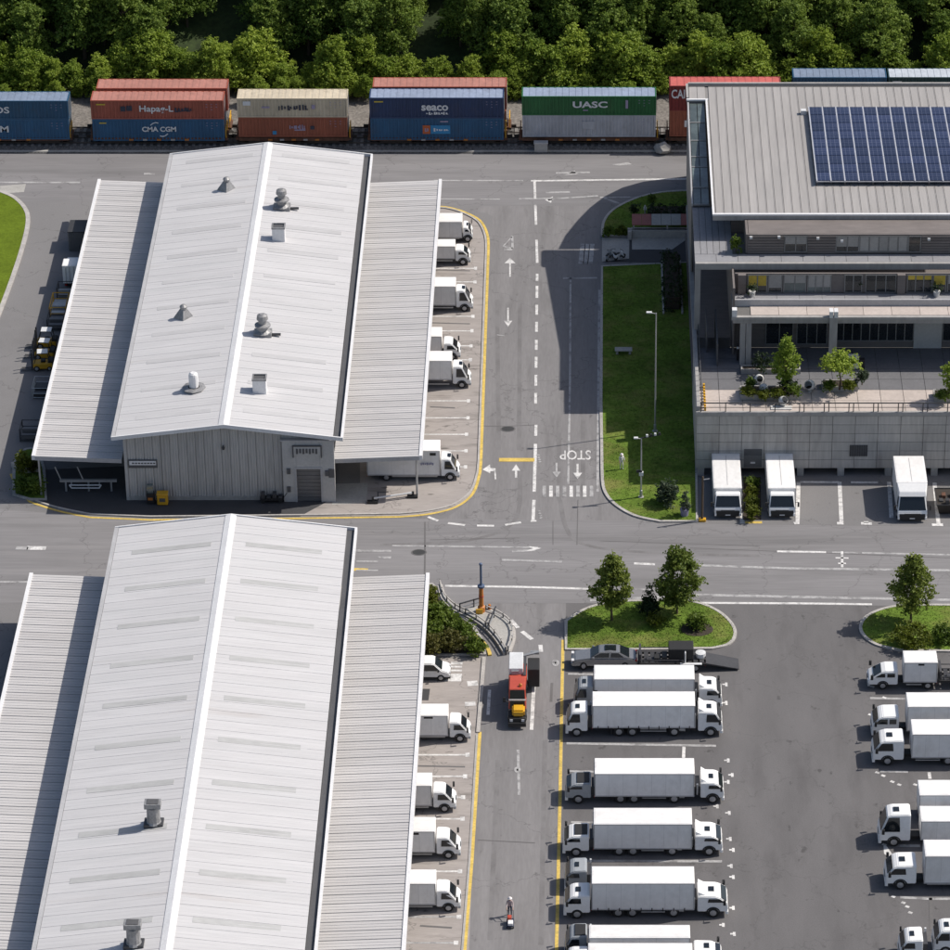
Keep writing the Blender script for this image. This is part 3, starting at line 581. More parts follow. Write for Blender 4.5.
# gable wall of ribbed sheets
wl, wr = xL1+0.7, xR1-0.7; Yg = Y1n+0.75
xa = XAT(283, Yg, 3)            # where the porch block starts
MB().box(wl, wr, Yg+0.16, Yg+0.3, 0, ze1-0.3).build('gable_core', m_concd, W1)
n = 18; pw = (xa-wl-0.3)/n
for i in range(n):
    a = wl+0.3+i*pw; b = a+pw-0.03; mb = MB(); nz = 6; row = []
    for k in range(nz+1):
        x = a+(b-a)*k/nz; row.append((x, Yg+(0.0 if k % 2 else 0.09)))
    vs = [(x,y,0.45) for x,y in row]+[(x,y,zw1(x)-0.28) for x,y in row]
    mb.add(vs, [(k,k+1,nz+2+k,nz+1+k) for k in range(nz)])
    mb.build('cladding_panel', m_clad, W1)
MB().box(wl, xa-0.05, Yg-0.05, Yg+0.15, 0.0, 0.44).build('plinth', m_slab, W1)
MB().box(wl-0.02, wl+0.28, Yg-0.06, Yg+0.3, 0.0, ze1-0.28).build('corner_trim', m_clad2, W1)
MB().add([(xa,Yg+0.02,0),(wr,Yg+0.02,0),(wr,Yg+0.02,zw1(wr)-0.28),(xa,Yg+0.02,zw1(xa)-0.28),(xa,Yg+0.15,0),(wr,Yg+0.15,0),(wr,Yg+0.15,zw1(wr)-0.28),(xa,Yg+0.15,zw1(xa)-0.28)],
         [(0,1,2,3),(4,7,6,5),(0,3,7,4),(1,5,6,2),(3,2,6,7)]).build('gable_wall', m_clad, W1)
# porch block with roller shutter
Yp = G(300,502).y; pz = ZAT(441, Yp); px0, px1 = XAT(283,Yp,3), XAT(335,Yp,3)
d0, d1, dz = XAT(297,Yp,2), XAT(321,Yp,2), ZAT(469, Yp)
b = MB(); b.box(px0,d0,Yp,Yg,0,pz).box(d1,px1,Yp,Yg,0,pz).box(d0,d1,Yp,Yg,dz,pz); b.build('porch', m_clad2, W1, bevel=0.03)
MB().box(px0-0.15,px1+0.15,Yp-0.12,Yg,pz+0.003,pz+0.14).build('porch_coping', m_trimg, W1)
for k in range(9):
    h = dz/9; MB().box(d0+0.003,d1-0.003,Yp+0.25+0.02*(k%2),Yp+0.4,k*h,(k+1)*h-0.04).build('shutter_slat', m_shut, W1)
MB().box(d0-0.2,d0-0.002,Yp-0.05,Yp-0.002,0,dz+0.2).box(d1+0.002,d1+0.2,Yp-0.05,Yp-0.002,0,dz+0.2).box(d0-0.002,d1+0.002,Yp-0.05,Yp-0.002,dz+0.002,dz+0.2).build('door_frame', m_trimg, W1)
s0, s1, sz0, sz1 = XAT(294,Yp,5), XAT(321,Yp,5), ZAT(457,Yp), ZAT(446,Yp)
s = MB().box(s0,s1,Yp-0.14,Yp-0.03,sz0+0.25,sz1).build('signboard', m_clad2, W1)
q = MB().box(s0-0.12,s0,Yp-0.2,Yp-0.03,sz0,sz1+0.1).box(s1,s1+0.12,Yp-0.2,Yp-0.03,sz0,sz1+0.1).box(s0,s1,Yp-0.2,Yp-0.03,sz1,sz1+0.12)
for k in range(7): q.box(s0+0.25+k*0.33, s0+0.45+k*0.33, Yp-0.19, Yp-0.141, sz0+0.45+(0.1 if k%2 else 0), sz1-0.25)
q.build('sign_frame', m_gut, s, off=wloc(s))
for x, z in [(288.5,489),(289,471),(327,473)]:
    X = XAT(x,Yp,3); Z = ZAT(z,Yp); MB().box(X-0.18,X+0.18,Yp-0.15,Yp-0.002,Z-0.3,Z+0.3).build('wall_lamp', m_gut, W1)
X = XAT(326,Yp,3); Z = ZAT(473,Yp); MB().box(X-0.1+0.4,X+0.5+0.4,Yp-0.1,Yp-0.002,Z-0.5,Z+0.5).build('notice_board', m_gut, W1)
# white wall sign with a dark outline, wall lamp in the gable top
Z0, Z1 = ZAT(467.5,Yg), ZAT(459.5,Yg); X0, X1 = XAT(128.5,Yg,4), XAT(157.5,Yg,4)
s = MB().box(X0,X1,Yg-0.10,Yg-0.01,Z0,Z1).build('wall_sign', m_gut, W1)
MB().box(X0+0.12,X1-0.12,Yg-0.13,Yg-0.101,Z0+0.35,Z1-0.12).build('sign_face', m_trimw, s, off=wloc(s))
q = MB()
for k in range(8): q.box(X0+0.4+k*0.31, X0+0.62+k*0.31, Yg-0.15, Yg-0.131, Z0+0.5, Z1-0.3)
q.build('sign_marks', m_gut, s, off=wloc(s))
X = XAT(223,Yg,7); Z = ZAT(446,Yg); MB().lathe((X,Yg-0.2,Z-0.3), [(0.12,0),(0.16,0.2),(0.05,0.5)], 8).build('wall_lamp', m_steeld, W1)
X = XAT(162,Yg,6); MB().box(X-0.05,X+0.05,Yg-0.08,Yg-0.02,0.5,zw1(X)-0.4).build('downpipe', m_clad2, W1)
# ---- second warehouse, nearer
Y2b = G(231,515.5,zr1).y; ze2 = ze1; zr2 = zr1
xM2 = XAT(231,Y2b,zr2); xL2 = XAT(119,Y2b,ze2); xR2 = XAT(347,Y2b,ze2)
Yc2b = G(423,574,zc1).y; cR2 = XAT(426,Yc2b,zc1); cL2 = XAT(33,Yc2b,zc1)
Y2n = G(300,950,ze1).y-14
print('W2', Y2n, Y2b, xL2, xM2, xR2, Yc2b, cL2, cR2, 'front', [(585+ (X*FP/( (G(300,950,8).y)*cT-(8-CH)*sT))) for X in (xL2,xM2,xR2,cL2,cR2)])
rl2 = []; y = G(300,556,8).y
while y > Y2n: rl2.append(y); y -= 6.75
W2, zw2 = warehouse('pale metal warehouse with shallow ridge roof and grey rooflight strips in the foreground', Y2n, Y2b, ze2, zr2, zc1, zci1, xL2, xM2, xR2, cL2, xL2+0.35, xR2-0.1, cR2, Y2n, Yc2b, rl2, False)
for x, y in [(154,824),(134,945)]: vent(W2, 'stack', x, y, zw2)
# ================================================================ OFFICE BUILDING
Yf = G(697,476).y; z1 = ZAT(413, Yf); zb = ZAT(468, Yf)          # podium front, terrace level, underside
XL = XAT(697, Yf, z1); XR = XAT(950, Yf, z1)+16                     # runs on beyond the frame
Y1 = G(760,348,z1).y                                                # ground-floor glass line
z2 = 13.2; Ybm = G(740,317.5,z2).y                         # beam front, second-floor deck
Y2 = G(760,293.5,z2).y; z3 = z2+2.85; Ys3 = G(760,263.5,z3).y        # second-floor wall, slab above
Y3 = G(760,254,z3).y; z4 = z3+2.75; Y4 = G(760,215,z4).y             # third-floor wall, roof edge
Y4b = G(760,85.5,z4).y
print('OFF', Yf, z1, zb, XL, XR, 'Y1', Y1, 'bm', Ybm, z2, 'Y2', Y2, z3, Ys3, 'Y3', Y3, z4, Y4, Y4b)
OFF = thing('office_building', ((XL+XR)/2, (Yf+Y4b)/2, 0), 'grey concrete office building with overhanging flat roof and planted terrace', 'office building')
def ob(name, mat, *a, **k): return MB().box(*a).build(name, mat, OFF, **k)
# podium: core, garage recess and the panels of its front
ob('podium_core', m_concd, XL+0.05, XR, Yf+0.12, Y1+3, zb, z1-0.35)
ob('podium_back', m_offw, XL+0.05, XR, Yf+3.2, Y4b-2, 0, zb-0.003)
nx = 22; pwx = 2.35; hz = (z1-0.35-zb)/6
pm = None
for i in range(14):
    for k in range(6):
        w_ = pwx-0.045; x0 = XL+i*pwx
        if pm is None:
            pm = MB().box(XL, XL+w_, Yf, Yf+0.11, zb, zb+hz-0.045).build('facade_panel', m_conc, OFF); o = pm; base = pm.location.copy()
        else: o = pm.copy(); COL.objects.link(o)
        o.location = (base.x+i*pwx, base.y+RN.uniform(-0.008,0.008), base.z+k*hz)
sd = None
for i in range(5):
    for k in range(6):
        dep = (Y1-Yf)/5
        if sd is None: sd = MB().box(XL-0.06, XL+0.04, Yf+0.13, Yf+0.13+dep-0.05, zb, zb+hz-0.045).build('facade_panel', m_conc, OFF); o = sd
        else: o = sd.copy(); COL.objects.link(o)
        o.location = (0, i*dep, k*hz)
ob('parapet', m_slabe, XL-0.1, XR, Yf-0.08, Yf+0.35, z1-0.345, z1+0.06, bevel=0.02)
# recess below the podium: concrete piers, vent, grille
for px in (701, 800.5, 841, 888.5, 934.5):
    X = XAT(px, Yf, 1); ob('pier', m_steel if px > 750 else m_conc, X-0.35, X+0.35, Yf+0.05, Yf+0.8, 0, zb-0.002)
g0, g1 = XAT(849.5,Yf,3), XAT(867.5,Yf,3)
o = ob('vent_grille', m_gut, g0, g1, Yf-0.05, Yf-0.012, ZAT(456,Yf), ZAT(445,Yf))
mb = MB()
for k in range(8):
    x = g0+0.1+k*(g1-g0-0.2)/7; mb.box(x-0.04,x+0.04,Yf-0.09,Yf-0.052,ZAT(456,Yf),ZAT(445,Yf))
mb.build('grille_bar', m_steeld, o, off=wloc(o))
h0, h1 = XAT(744,Yf,3), XAT(762,Yf,3)
o = ob('notice_panel', m_shut, h0, h1, Yf-0.07, Yf-0.012, ZAT(467,Yf), ZAT(449,Yf))
MB().box(h0,h1,Yf-0.1,Yf-0.072,ZAT(455,Yf),ZAT(449.5,Yf)).build('panel_grille', m_gut, o, off=wloc(o))
MB().box((h0+h1)/2-0.25,(h0+h1)/2+0.25,Yf-0.09,Yf-0.072,ZAT(463.2,Yf),ZAT(461.5,Yf)).build('panel_sign', m_trimw, o, off=wloc(o))
ob('recess_rail', m_kerb, XAT(742,Yf,0.8), XR, Yf+0.9, Yf+1.1, 0.75, 0.95)
# terrace floor: deck slabs (front rows pale stone, rows behind painted dark as shade)
ob('terrace_bed', m_concd, XL, XR, Yf+0.36, Y1+0.2, z1-0.345, z1-0.06)
dm_row = {}; m_deckshade = M('deck_shade', (0.14,0.14,0.15), 0.8, var=0.08, scale=0.4, var2=0.08, scale2=3, rnd=0.05)
dk = None; rows = 6; dw = 2.4; dd = (Y1-Yf-0.36)/rows
for i in range(13):
    for k in range(rows):
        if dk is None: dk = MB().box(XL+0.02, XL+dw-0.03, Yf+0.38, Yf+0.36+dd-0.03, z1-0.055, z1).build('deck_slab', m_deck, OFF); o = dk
        else: o = dk.copy(); COL.objects.link(o)
        o.location = (i*dw, k*dd, 0)
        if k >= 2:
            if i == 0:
                dm = o.data.copy(); dm.materials.clear(); dm.materials.append(m_deckshade)
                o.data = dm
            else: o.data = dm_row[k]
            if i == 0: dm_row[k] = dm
# left flank: low wall with railing along the terrace
ob('flank_wall', m_slabe, XL-0.1, XL+0.35, Yf+0.36, Y4b-9, z1+0.002, z1+0.55)
mb = MB(); y = Yf+0.5
while y < Y1+3: mb.box(XL+0.5, XL+0.56, y, y+0.06, z1, z1+1.2); y += 1.1
mb.box(XL+0.5, XL+0.56, Yf+0.4, Y1+3, z1+1.2, z1+1.27).box(XL+0.5, XL+0.56, Yf+0.4, Y1+3, z1+0.6, z1+0.65); mb.build('flank_railing', m_gut, OFF)
for k in range(9): ob('kerb_block', m_yelm, XL+0.75, XL+0.95, Yf+0.4+k*0.62, Yf+0.4+k*0.62+0.3, z1+0.003, z1+0.4)
# railing along the front edge
mb = MB(); xx = XL+0.4
while xx < XR:
    mb.box(xx-0.05, xx+0.05, Yf+0.12, Yf+0.2, z1+0.062, z1+1.05)
    if xx > XL+10: mb.box(xx+0.42, xx+0.52, Yf+0.12, Yf+0.2, z1+0.062, z1+1.05)
    xx += 2.55
mb.box(XL+0.3, XR, Yf+0.1, Yf+0.22, z1+1.05, z1+1.13).box(XL+0.3, XR, Yf+0.13, Yf+0.18, z1+0.55, z1+0.6); mb.build('terrace_railing', m_steeld, OFF)
# ground floor: wall with wide windows in dark glass
bx0 = XAT(748, Y1, z1+2)
ob('back_wall', m_offw, XL+4.2, XR, Y1+0.15, Y1+0.4, z1, z2-0.9)
def window(x0, x1, Y, za, zc, nm, blind=None, bh=0.5, glass=None, name='window'):
    o = MB().box(x0,x1,Y-0.02,Y+0.10,za,zc).build(name, glass or m_glass, OFF)
    f = MB().box(x0-0.08,x1+0.08,Y-0.07,Y-0.022,za-0.1,za).box(x0-0.08,x1+0.08,Y-0.07,Y-0.022,zc,zc+0.1)
    for k in range(nm+1):
        x = x0+(x1-x0)*k/nm; f.box(x-0.05,x+0.05,Y-0.07,Y-0.022,za+0.002,zc-0.002)
    f.build('frame', m_frame, o, off=wloc(o))
    if blind:
        for k in range(nm):
            a = x0+(x1-x0)*k/nm+0.07; b = x0+(x1-x0)*(k+1)/nm-0.07
            MB().box(a,b,Y-0.055,Y-0.03,zc-(zc-za)*bh,zc-0.01).build('blind', blind, o, off=wloc(o))
    return o
for a, b, n in [(766,793,2),(797,827,3),(835,913.5,9),(943,960,2)]:
    window(XAT(a,Y1,z1+2), XAT(b,Y1,z1+2), Y1+0.12, z1+0.9 if a > 800 else z1+0.5, z1+3.0, n)
ob('wall_pier', m_clad2, XAT(914,Y1,z1+2), XAT(942,Y1,z1+2), Y1-0.05, Y1+0.14, z1+0.002, z2-0.9)
# beam and columns that carry the second-floor deck
bz0 = ZAT(323.5, Ybm)
XB = XAT(733, Ybm, z2)
ob('deck_beam', m_slabe, XB, XR, Ybm, Ybm+0.5, bz0, z2, bevel=0.03)
ob('deck_beam_lip', m_slabe, XB-0.15, XR, Ybm-0.16, Ybm-0.004, z2-0.25, z2+0.1)
for px in (742.5, 748.5):
    X = XAT(px, Ybm, z1+2); ob('column', m_slabe, X-0.28, X+0.28, Ybm+0.05, Ybm+0.6, z1+0.002, bz0-0.003)
X = XAT(832.5, Ybm, z1+2); ob('column', m_slabe, X-0.42, X+0.42, Ybm-0.35, Ybm+0.5-0.7, z1+0.002, z2+0.12)
ob('column_cap', m_trimw, X-0.45, X-0.05, Ybm-0.37, Ybm+0.5, z2+0.123, z2+0.85); ob('column_cap', m_trimw, X+0.05, X+0.45, Ybm-0.37, Ybm+0.5, z2+0.123, z2+0.85)
X = XAT(735, Ybm, z2); ob('column_cap', m_trimw, X-0.3, X+0.2, Ybm-0.1, Ybm+0.6, z2+0.11, z2+0.9)
# second-floor deck: sheets of the lean roof in front, grey deck behind
ob('deck_bed', m_concd, XB, XR, Ybm+0.51, Y2+0.3, z2-0.5, z2-0.06)
dk2 = None
for i in range(9):
    if dk2 is None: dk2 = MB().box(XB+1.9, XB+1.9+2.93, Ybm+0.52, Ybm+0.52+(Ys3-Ybm)*0.0+2.0, z2-0.055, z2+0.02).build('deck_slab', m_deck, OFF); o = dk2
    else: o = dk2.copy(); COL.objects.link(o)
    o.location = (i*2.97, 0, 0)
ob('deck_upstand', m_trimg, XB, XR, Ybm+2.56, Ybm+2.75, z2-0.05, z2+0.75)
dk3 = None
for i in range(13):
    if dk3 is None: dk3 = MB().box(XB, XB+2.37, Ybm+2.78, Y2, z2-0.055, z2).build('deck_slab', m_deckg, OFF); o = dk3
    else: o = dk3.copy(); COL.objects.link(o)
    o.location = (i*2.4, 0, 0)
# second-floor wall
X0w = XAT(735, Y2, z2+1.5)
ob('upper_wall', m_offw, X0w, XR, Y2+0.15, Y2+0.4, z2, z3-0.55)
for a, b, n, bl, bh, gl in [(748,767,2,m_blindy,0.62,m_glass),(768.5,782,1,m_blind,0.75,m_glass),(784,806,2,m_blind,0.45,m_glassg),(808,831,3,m_blind,0.7,m_glassg),(845,862,2,None,0,m_glass),(866,896,3,None,0,m_glass),(907.5,932,3,m_blindy,0.25,m_glass),(933.5,946,1,m_blindy,0.55,m_glass),(948,975,2,m_blind,0.5,m_glass)]:
    window(XAT(a,Y2,z2+1.5), XAT(b,Y2,z2+1.5), Y2+0.12, z2+0.15, z3-0.75, n, bl, bh, gl)
for px in (742, 901.5): ob('wall_pier', m_offw, XAT(px-4,Y2,z2+2), XAT(px+4,Y2,z2+2), Y2-0.25, Y2+0.14, z2+0.003, z3-0.56)
# slab above, its edge, and the low deck to the left
ob('floor_slab', m_slabe, XL+0.1, XR, Ys3, Ys3+0.4, z3-0.75, z3, bevel=0.03)
ob('floor_slab_bed', m_concd, XL+0.1, XR, Ys3+0.41, Y3+5, z3-0.55, z3-0.06)
dk4 = None
for i in range(14):
    if dk4 is None: dk4 = MB().box(XL+0.1, XL+2.36, Ys3+0.42, Y3-0.05, z3-0.055, z3-0.01).build('deck_slab', m_deckg, OFF); o = dk4
    else: o = dk4.copy(); COL.objects.link(o)
    o.location = (i*2.3, 0, 0)
XD = XAT(733, Y3, z3)
dk5 = None
Yd1 = G(700,207,z3).y
ob('side_deck_bed', m_concd, XL+0.1, XD, Y3, Yd1, z3-0.5, z3-0.06)
ndk = 6; dwx = (XD-XL-0.1)/ndk
for i in range(ndk):
    if dk5 is None: dk5 = MB().box(XL+0.1, XL+0.1+dwx-0.04, Y3, Yd1, z3-0.055, z3).build('deck_plank', m_deckg, OFF); o = dk5
    else: o = dk5.copy(); COL.objects.link(o)
    o.location = (i*dwx, 0, 0)
ob('side_post', m_slabe, XL+0.1, XL+0.7, Ys3+0.05, Ys3+0.6, z1, z3-0.752)
ob('side_wall', m_offw, XL+4.0, XL+4.2, Y1-1.5, Y4b-3, z1, z3-0.56)
ob('side_frame', m_gut, XL+2.3, XL+2.45, Y1-4.0, Y1+4, z1, z1+2.6); ob('side_frame', m_gut, XL+1.3, XL+1.4, Y1-1.0, Y1+4, z1, z1+2.6)
# third-floor wall with wooden-toned cladding, blinds and windows
X3 = XAT(746, Y3, z3+2)
ob('upper_wall', m_offw, X3, XR, Y3+0.15, Y3+0.4, z3, z4-0.5)
ob('upper_end_wall', m_offw, X3, X3+0.25, Y3+0.4, Y4b-1, z3, z4-0.5)
for k in range(7):       # horizontal boards
    hh = (z4-0.6-z3)/7
    for a, b in ((748,784),(808,836),(922,985)): ob('wall_board', m_offw, XAT(a,Y3,z3+2), XAT(b,Y3,z3+2), Y3+0.06, Y3+0.148, z3+k*hh+0.02, z3+(k+1)*hh-0.04)
window(XAT(785,Y3,z3+2), XAT(807,Y3,z3+2), Y3+0.12, z3+0.3, z3+2.0, 2, m_blind, 0.5)
window(XAT(836.5,Y3,z3+2), XAT(859,Y3,z3+2), Y3+0.12, z3+0.3, z3+2.0, 2, m_blind, 0.68)
window(XAT(860,Y3,z3+2), XAT(908,Y3,z3+2), Y3+0.12, z3+0.28, z3+2.0, 5, m_blind, 0.98)
window(XAT(909,Y3,z3+2), XAT(921,Y3,z3+2), Y3+0.12, z3+0.28, z3+2.0, 1)
for x, z in [(779,2.05),(751,2.0),(818,1.9),(842,1.6),(929,1.8)]:
    X = XAT(x,Y3,z3+2); ob('wall_lamp', m_light, X-0.15, X+0.15, Y3-0.15, Y3+0.055, z3+z-0.15, z3+z+0.1)
# roof with standing-seam sheets
XRl = XAT(713, Y4, z4)
ob('roof_slab', m_ojoint, XRl+0.1, XR, Y4+0.1, Y4b-0.1, z4-0.5, z4-0.08)
Yn4 = G(700,100,z4).y; XR2 = XAT(690, Yn4, z4)-0.35
ob('roof_slab', m_ojoint, XR2+0.1, XRl+0.1, Yn4+0.1, Y4b-0.1, z4-0.5, z4-0.08)
rp = None; rw = 0.92
x = XRl+0.35; i = 0
while x < XR-1:
    if rp is None:
        mb = MB().box(x, x+rw-0.05, Y4+0.3, Y4b-0.35, z4-0.075, z4).box(x+rw-0.12, x+rw-0.05, Y4+0.3, Y4b-0.35, z4, z4+0.03)
        rp = mb.build('roof_panel', m_offr, OFF); o = rp; rx = x
    else: o = rp.copy(); COL.objects.link(o)
    o.location = (x-rx, 0, 0); x += rw; i += 1
x = XR2+0.3; rp = None
while x < XRl-0.2:
    if rp is None: rp = MB().box(x, x+rw-0.05, Yn4+0.25, Y4b-0.35, z4-0.075, z4).build('roof_panel', m_offr, OFF); o = rp; rx = x
    else: o = rp.copy(); COL.objects.link(o)
    o.location = (x-rx, 0, 0); x += rw
ob('roof_edge', m_trimw, XRl-0.05, XR, Y4-0.05, Y4+0.28, z4-0.1, z4+0.10); ob('roof_fascia', m_slabe, XRl, XR, Y4, Y4+0.25, z4-0.65, z4-0.103)
ob('roof_edge', m_trimw, XRl-0.05, XRl+0.16, Y4+0.283, Yn4-0.1, z4-0.1, z4+0.10); ob('roof_edge', m_trimw, XR2-0.05, XRl+0.25, Yn4-0.097, Yn4+0.2, z4-0.1, z4+0.10)
ob('roof_edge', m_slabe, XR2-0.05, XR2+0.2, Yn4+0.203, Y4b, z4-0.1, z4+0.25); ob('roof_edge', m_gut, XR2+0.203, XR, Y4b-0.3, Y4b-0.05, z4-0.1, z4+0.10); ob('roof_edge', m_slabe, XR2+0.203, XR, Y4b-0.047, Y4b+0.25, z4-0.1, z4+0.3)
ob('roof_fascia', m_slabe, XR2, XR2+0.19, Yn4+0.21, Y4b-0.1, z4-0.65, z4-0.103); ob('roof_fascia', m_slabe, XRl, XRl+0.2, Y4+0.26, Yn4-0.1, z4-0.65, z4-0.103)
ob('rear_wall', m_offw, XR2+1.0, XR, Y4b-1.4, Y4b-1.1, 0, z4-0.51)
wp = [(Y4b+0.3,z4-0.8),(Y4b+3.5,z4-1.7),(Y4b+7,z4-3.3),(Y4b+10,z4-5.0),(Y4b+12.5,z4-7.0),(Y4b+14.3,z4-9.5),(Y4b+15.2,z4-12.4)]
XW = XR2+1.0
for (ya_,za_),(yb2,zb2) in zip(wp, wp[1:]):        # rear wing under a curved roof, stepping down to the back road
    MB().hexa([(XW,ya_,za_-0.3),(XR,ya_,za_-0.3),(XR,yb2,zb2-0.3),(XW,yb2,zb2-0.3),(XW,ya_,za_),(XR,ya_,za_),(XR,yb2-0.02,zb2),(XW,yb2-0.02,zb2)]).build('wing_roof_sheet', m_offr, OFF)
    MB().hexa([(XW+0.1,ya_,0),(XW+0.35,ya_,0),(XW+0.35,yb2-0.03,0),(XW+0.1,yb2-0.03,0),(XW+0.1,ya_,za_-0.31),(XW+0.35,ya_,za_-0.31),(XW+0.35,yb2-0.03,zb2-0.31),(XW+0.1,yb2-0.03,zb2-0.31)]).build('wing_wall_panel', m_conc, OFF)
ob('wing_rear_wall', m_conc, XW+0.1, XR, Y4b+14.9, Y4b+15.2, 0, z4-12.73)
ob('ceiling', m_offw, X3+0.3, XR, Y3+0.45, Y4b-1.5, z4-0.62, z4-0.51)
# glazed atrium roof at the left, in sloping bays
ya, yb_ = Yd1, Yn4-0.15; za_, zb_ = z3+0.3, z4-0.3
bands = [0,0.16,0.36,0.46,0.62,0.80,1.0]; xs_ = [XR2+0.25, XR2+0.25+(XRl-XR2-0.4)*0.5, XRl-0.15]
at = lambda t: (ya+(yb_-ya)*t, za_+(zb_-za_)*t)
for k in range(6):
    for j in range(2):
        (y0,q0),(y1,q1) = at(bands[k]+0.006), at(bands[k+1]-0.006)
        plate((xs_[j]+0.04,y0,q0),(xs_[j+1]-0.04,y0,q0),(xs_[j+1]-0.04,y1,q1),(xs_[j]+0.04,y1,q1),0.06).build('atrium_pane', m_glassg, OFF)
    y0, q0 = at(bands[k]); ob('glazing_bar', m_frame, xs_[0], xs_[2], y0-0.12, y0+0.12, q0-0.14, q0+0.05)
ob('atrium_side', m_frame, XR2+0.05, XR2+0.22, ya, yb_, z1+0.6, z3+0.1)
mb = MB().add([(XR2+0.05,ya,z3+0.1),(XR2+0.05,yb_,z3+0.1),(XR2+0.05,yb_,zb_+0.1),(XR2+0.05,ya,za_+0.1),(XR2+0.22,ya,z3+0.1),(XR2+0.22,yb_,z3+0.1),(XR2+0.22,yb_,zb_+0.1),(XR2+0.22,ya,za_+0.1)],[(0,3,2,1),(4,5,6,7),(3,7,6,2),(0,4,7,3)]); mb.build('atrium_wall', m_trimg, OFF)
ob('atrium_core', m_gut, XR2+0.23, XRl-0.1, ya+0.5, yb_, z3-0.5, z3+0.25)
# ---------------------------------------------------------------- solar array on the roof
SA = thing('solar_array', (XAT(880,G(880,145,z4).y,z4), G(880,145,z4).y, z4), 'dark blue solar array in two long bands on the office roof', 'solar panels')
SA['label'] = 'dark blue solar array with pale frames on the grey office roof'
zs = z4+0.55; ys1 = G(817,181,zs).y; ys0 = G(817,107.5,zs).y; xs0 = XAT(817, ys1, zs)
nr, nc = 9, 14; pd = (ys0-ys1)/nr; pwid = 1.52
pv = bpy.data.materials.new('solar_cell'); pv.use_nodes = True; nt = pv.node_tree; b_ = nt.nodes['Principled BSDF']
tc = nt.nodes.new('ShaderNodeTexCoord'); br = nt.nodes.new('ShaderNodeTexBrick'); br.offset = 0; br.inputs['Scale'].default_value = 1
br.inputs['Color1'].default_value = (0.016,0.023,0.058,1); br.inputs['Color2'].default_value = (0.024,0.032,0.075,1); br.inputs['Mortar'].default_value = (0.13,0.145,0.21,1)
br.inputs['Mortar Size'].default_value = 0.012; br.inputs['Brick Width'].default_value = 0.46; br.inputs['Row Height'].default_value = 0.59
oi = nt.nodes.new('ShaderNodeObjectInfo'); mr = nt.nodes.new('ShaderNodeMapRange'); mr.inputs[3].default_value = 0.75; mr.inputs[4].default_value = 1.3; nt.links.new(oi.outputs['Random'], mr.inputs[0])
vs_ = nt.nodes.new('ShaderNodeVectorMath'); vs_.operation = 'SCALE'; nt.links.new(br.outputs['Color'], vs_.inputs[0]); nt.links.new(mr.outputs[0], vs_.inputs['Scale'])
nt.links.new(tc.outputs['Object'], br.inputs['Vector']); nt.links.new(vs_.outputs[0], b_.inputs['Base Color']); b_.inputs['Roughness'].default_value = 0.15
p0 = None
for i in range(nc):
    for k in range(nr):
        if p0 is None: p0 = MB().box(0.07, pwid-0.07, 0.04, pd-0.04, 0, 0.06).build('solar_panel', pv, SA, world=False); o = p0
        else: o = p0.copy(); COL.objects.link(o)
        o.location = (xs0+i*pwid-SA.location.x, ys1+k*pd-SA.location.y, zs-z4+k*0.004)
mb = MB()
for i in range(nc+1): mb.box(xs0+i*pwid-0.065, xs0+i*pwid+0.065, ys1-0.1, ys0+0.1, zs-0.1, zs+0.09)
mb.build('panel_rail', m_pvframe, SA)
mb = MB()
for k in range(nr+1): mb.box(xs0-0.1, xs0+nc*pwid+0.1, ys1+k*pd-0.03, ys1+k*pd+0.03, zs-0.12, zs-0.02)
mb.build('cross_rail', m_pvframe, SA)
mb = MB()
for i in range(0, nc+1, 2):
    for k in range(0, nr+1, 3): mb.box(xs0+i*pwid-0.06, xs0+i*pwid+0.06, ys1+k*pd-0.06, ys1+k*pd+0.06, z4+0.002, zs-0.12)
mb.build('mounting_leg', m_steeld, SA)
MB().box(xs0-0.9, xs0-0.3, ys0-0.8, ys0-0.2, z4+0.003, z4+0.5).build('junction_box', m_light, SA)
# ================================================================ TRAIN
WZ = 1.40                      # wagon deck height
def cmat(name, rgb): return M(name, rgb, 0.5, var=0.10, scale=0.35, var2=0.10, scale2=2, stretch=(1,1,0.4), local=True, stain=((rgb[0]*0.6+0.03, rgb[1]*0.6+0.02, rgb[2]*0.6+0.012), 0.7, (0.8,1,0.5), 0.56, 0.76, 0.6))
c_blue = cmat('container_blue', (0.022,0.098,0.200)); c_navy = cmat('container_navy', (0.022,0.045,0.115)); c_dkblue = cmat('container_dark_blue', (0.020,0.082,0.160))
c_rust = cmat('container_rust', (0.34,0.090,0.058)); c_brown = cmat('container_brown', (0.30,0.090,0.050)); c_beige = cmat('container_beige', (0.56,0.48,0.35))
c_green = cmat('container_green', (0.022,0.130,0.040)); c_grey = cmat('container_grey', (0.44,0.45,0.48)); c_maroon = cmat('container_maroon', (0.20,0.030,0.028)); c_teal = cmat('container_teal', (0.015,0.05,0.055))
r_rust = cmat('roof_rust', (0.40,0.185,0.150)); r_blue = cmat('roof_pale_blue', (0.26,0.31,0.42)); r_beige = cmat('roof_beige', (0.55,0.48,0.37)); r_steel = cmat('roof_steel_blue', (0.20,0.25,0.34)); r_red = cmat('roof_red', (0.50,0.12,0.105)); r_pale = cmat('roof_pale', (0.48,0.52,0.58))
m_letw = M('lettering_white', (0.72,0.72,0.72), 0.5, local=True); m_letd = M('lettering_dark', (0.03,0.035,0.06), 0.5, local=True); m_lety = M('lettering_yellow', (0.6,0.45,0.05), 0.5, local=True)
m_letb = M('lettering_blue', (0.03,0.25,0.50), 0.5, local=True); m_leto = M('lettering_orange', (0.55,0.12,0.03), 0.5, local=True); m_letp = M('lettering_lilac', (0.35,0.30,0.42), 0.6, local=True)
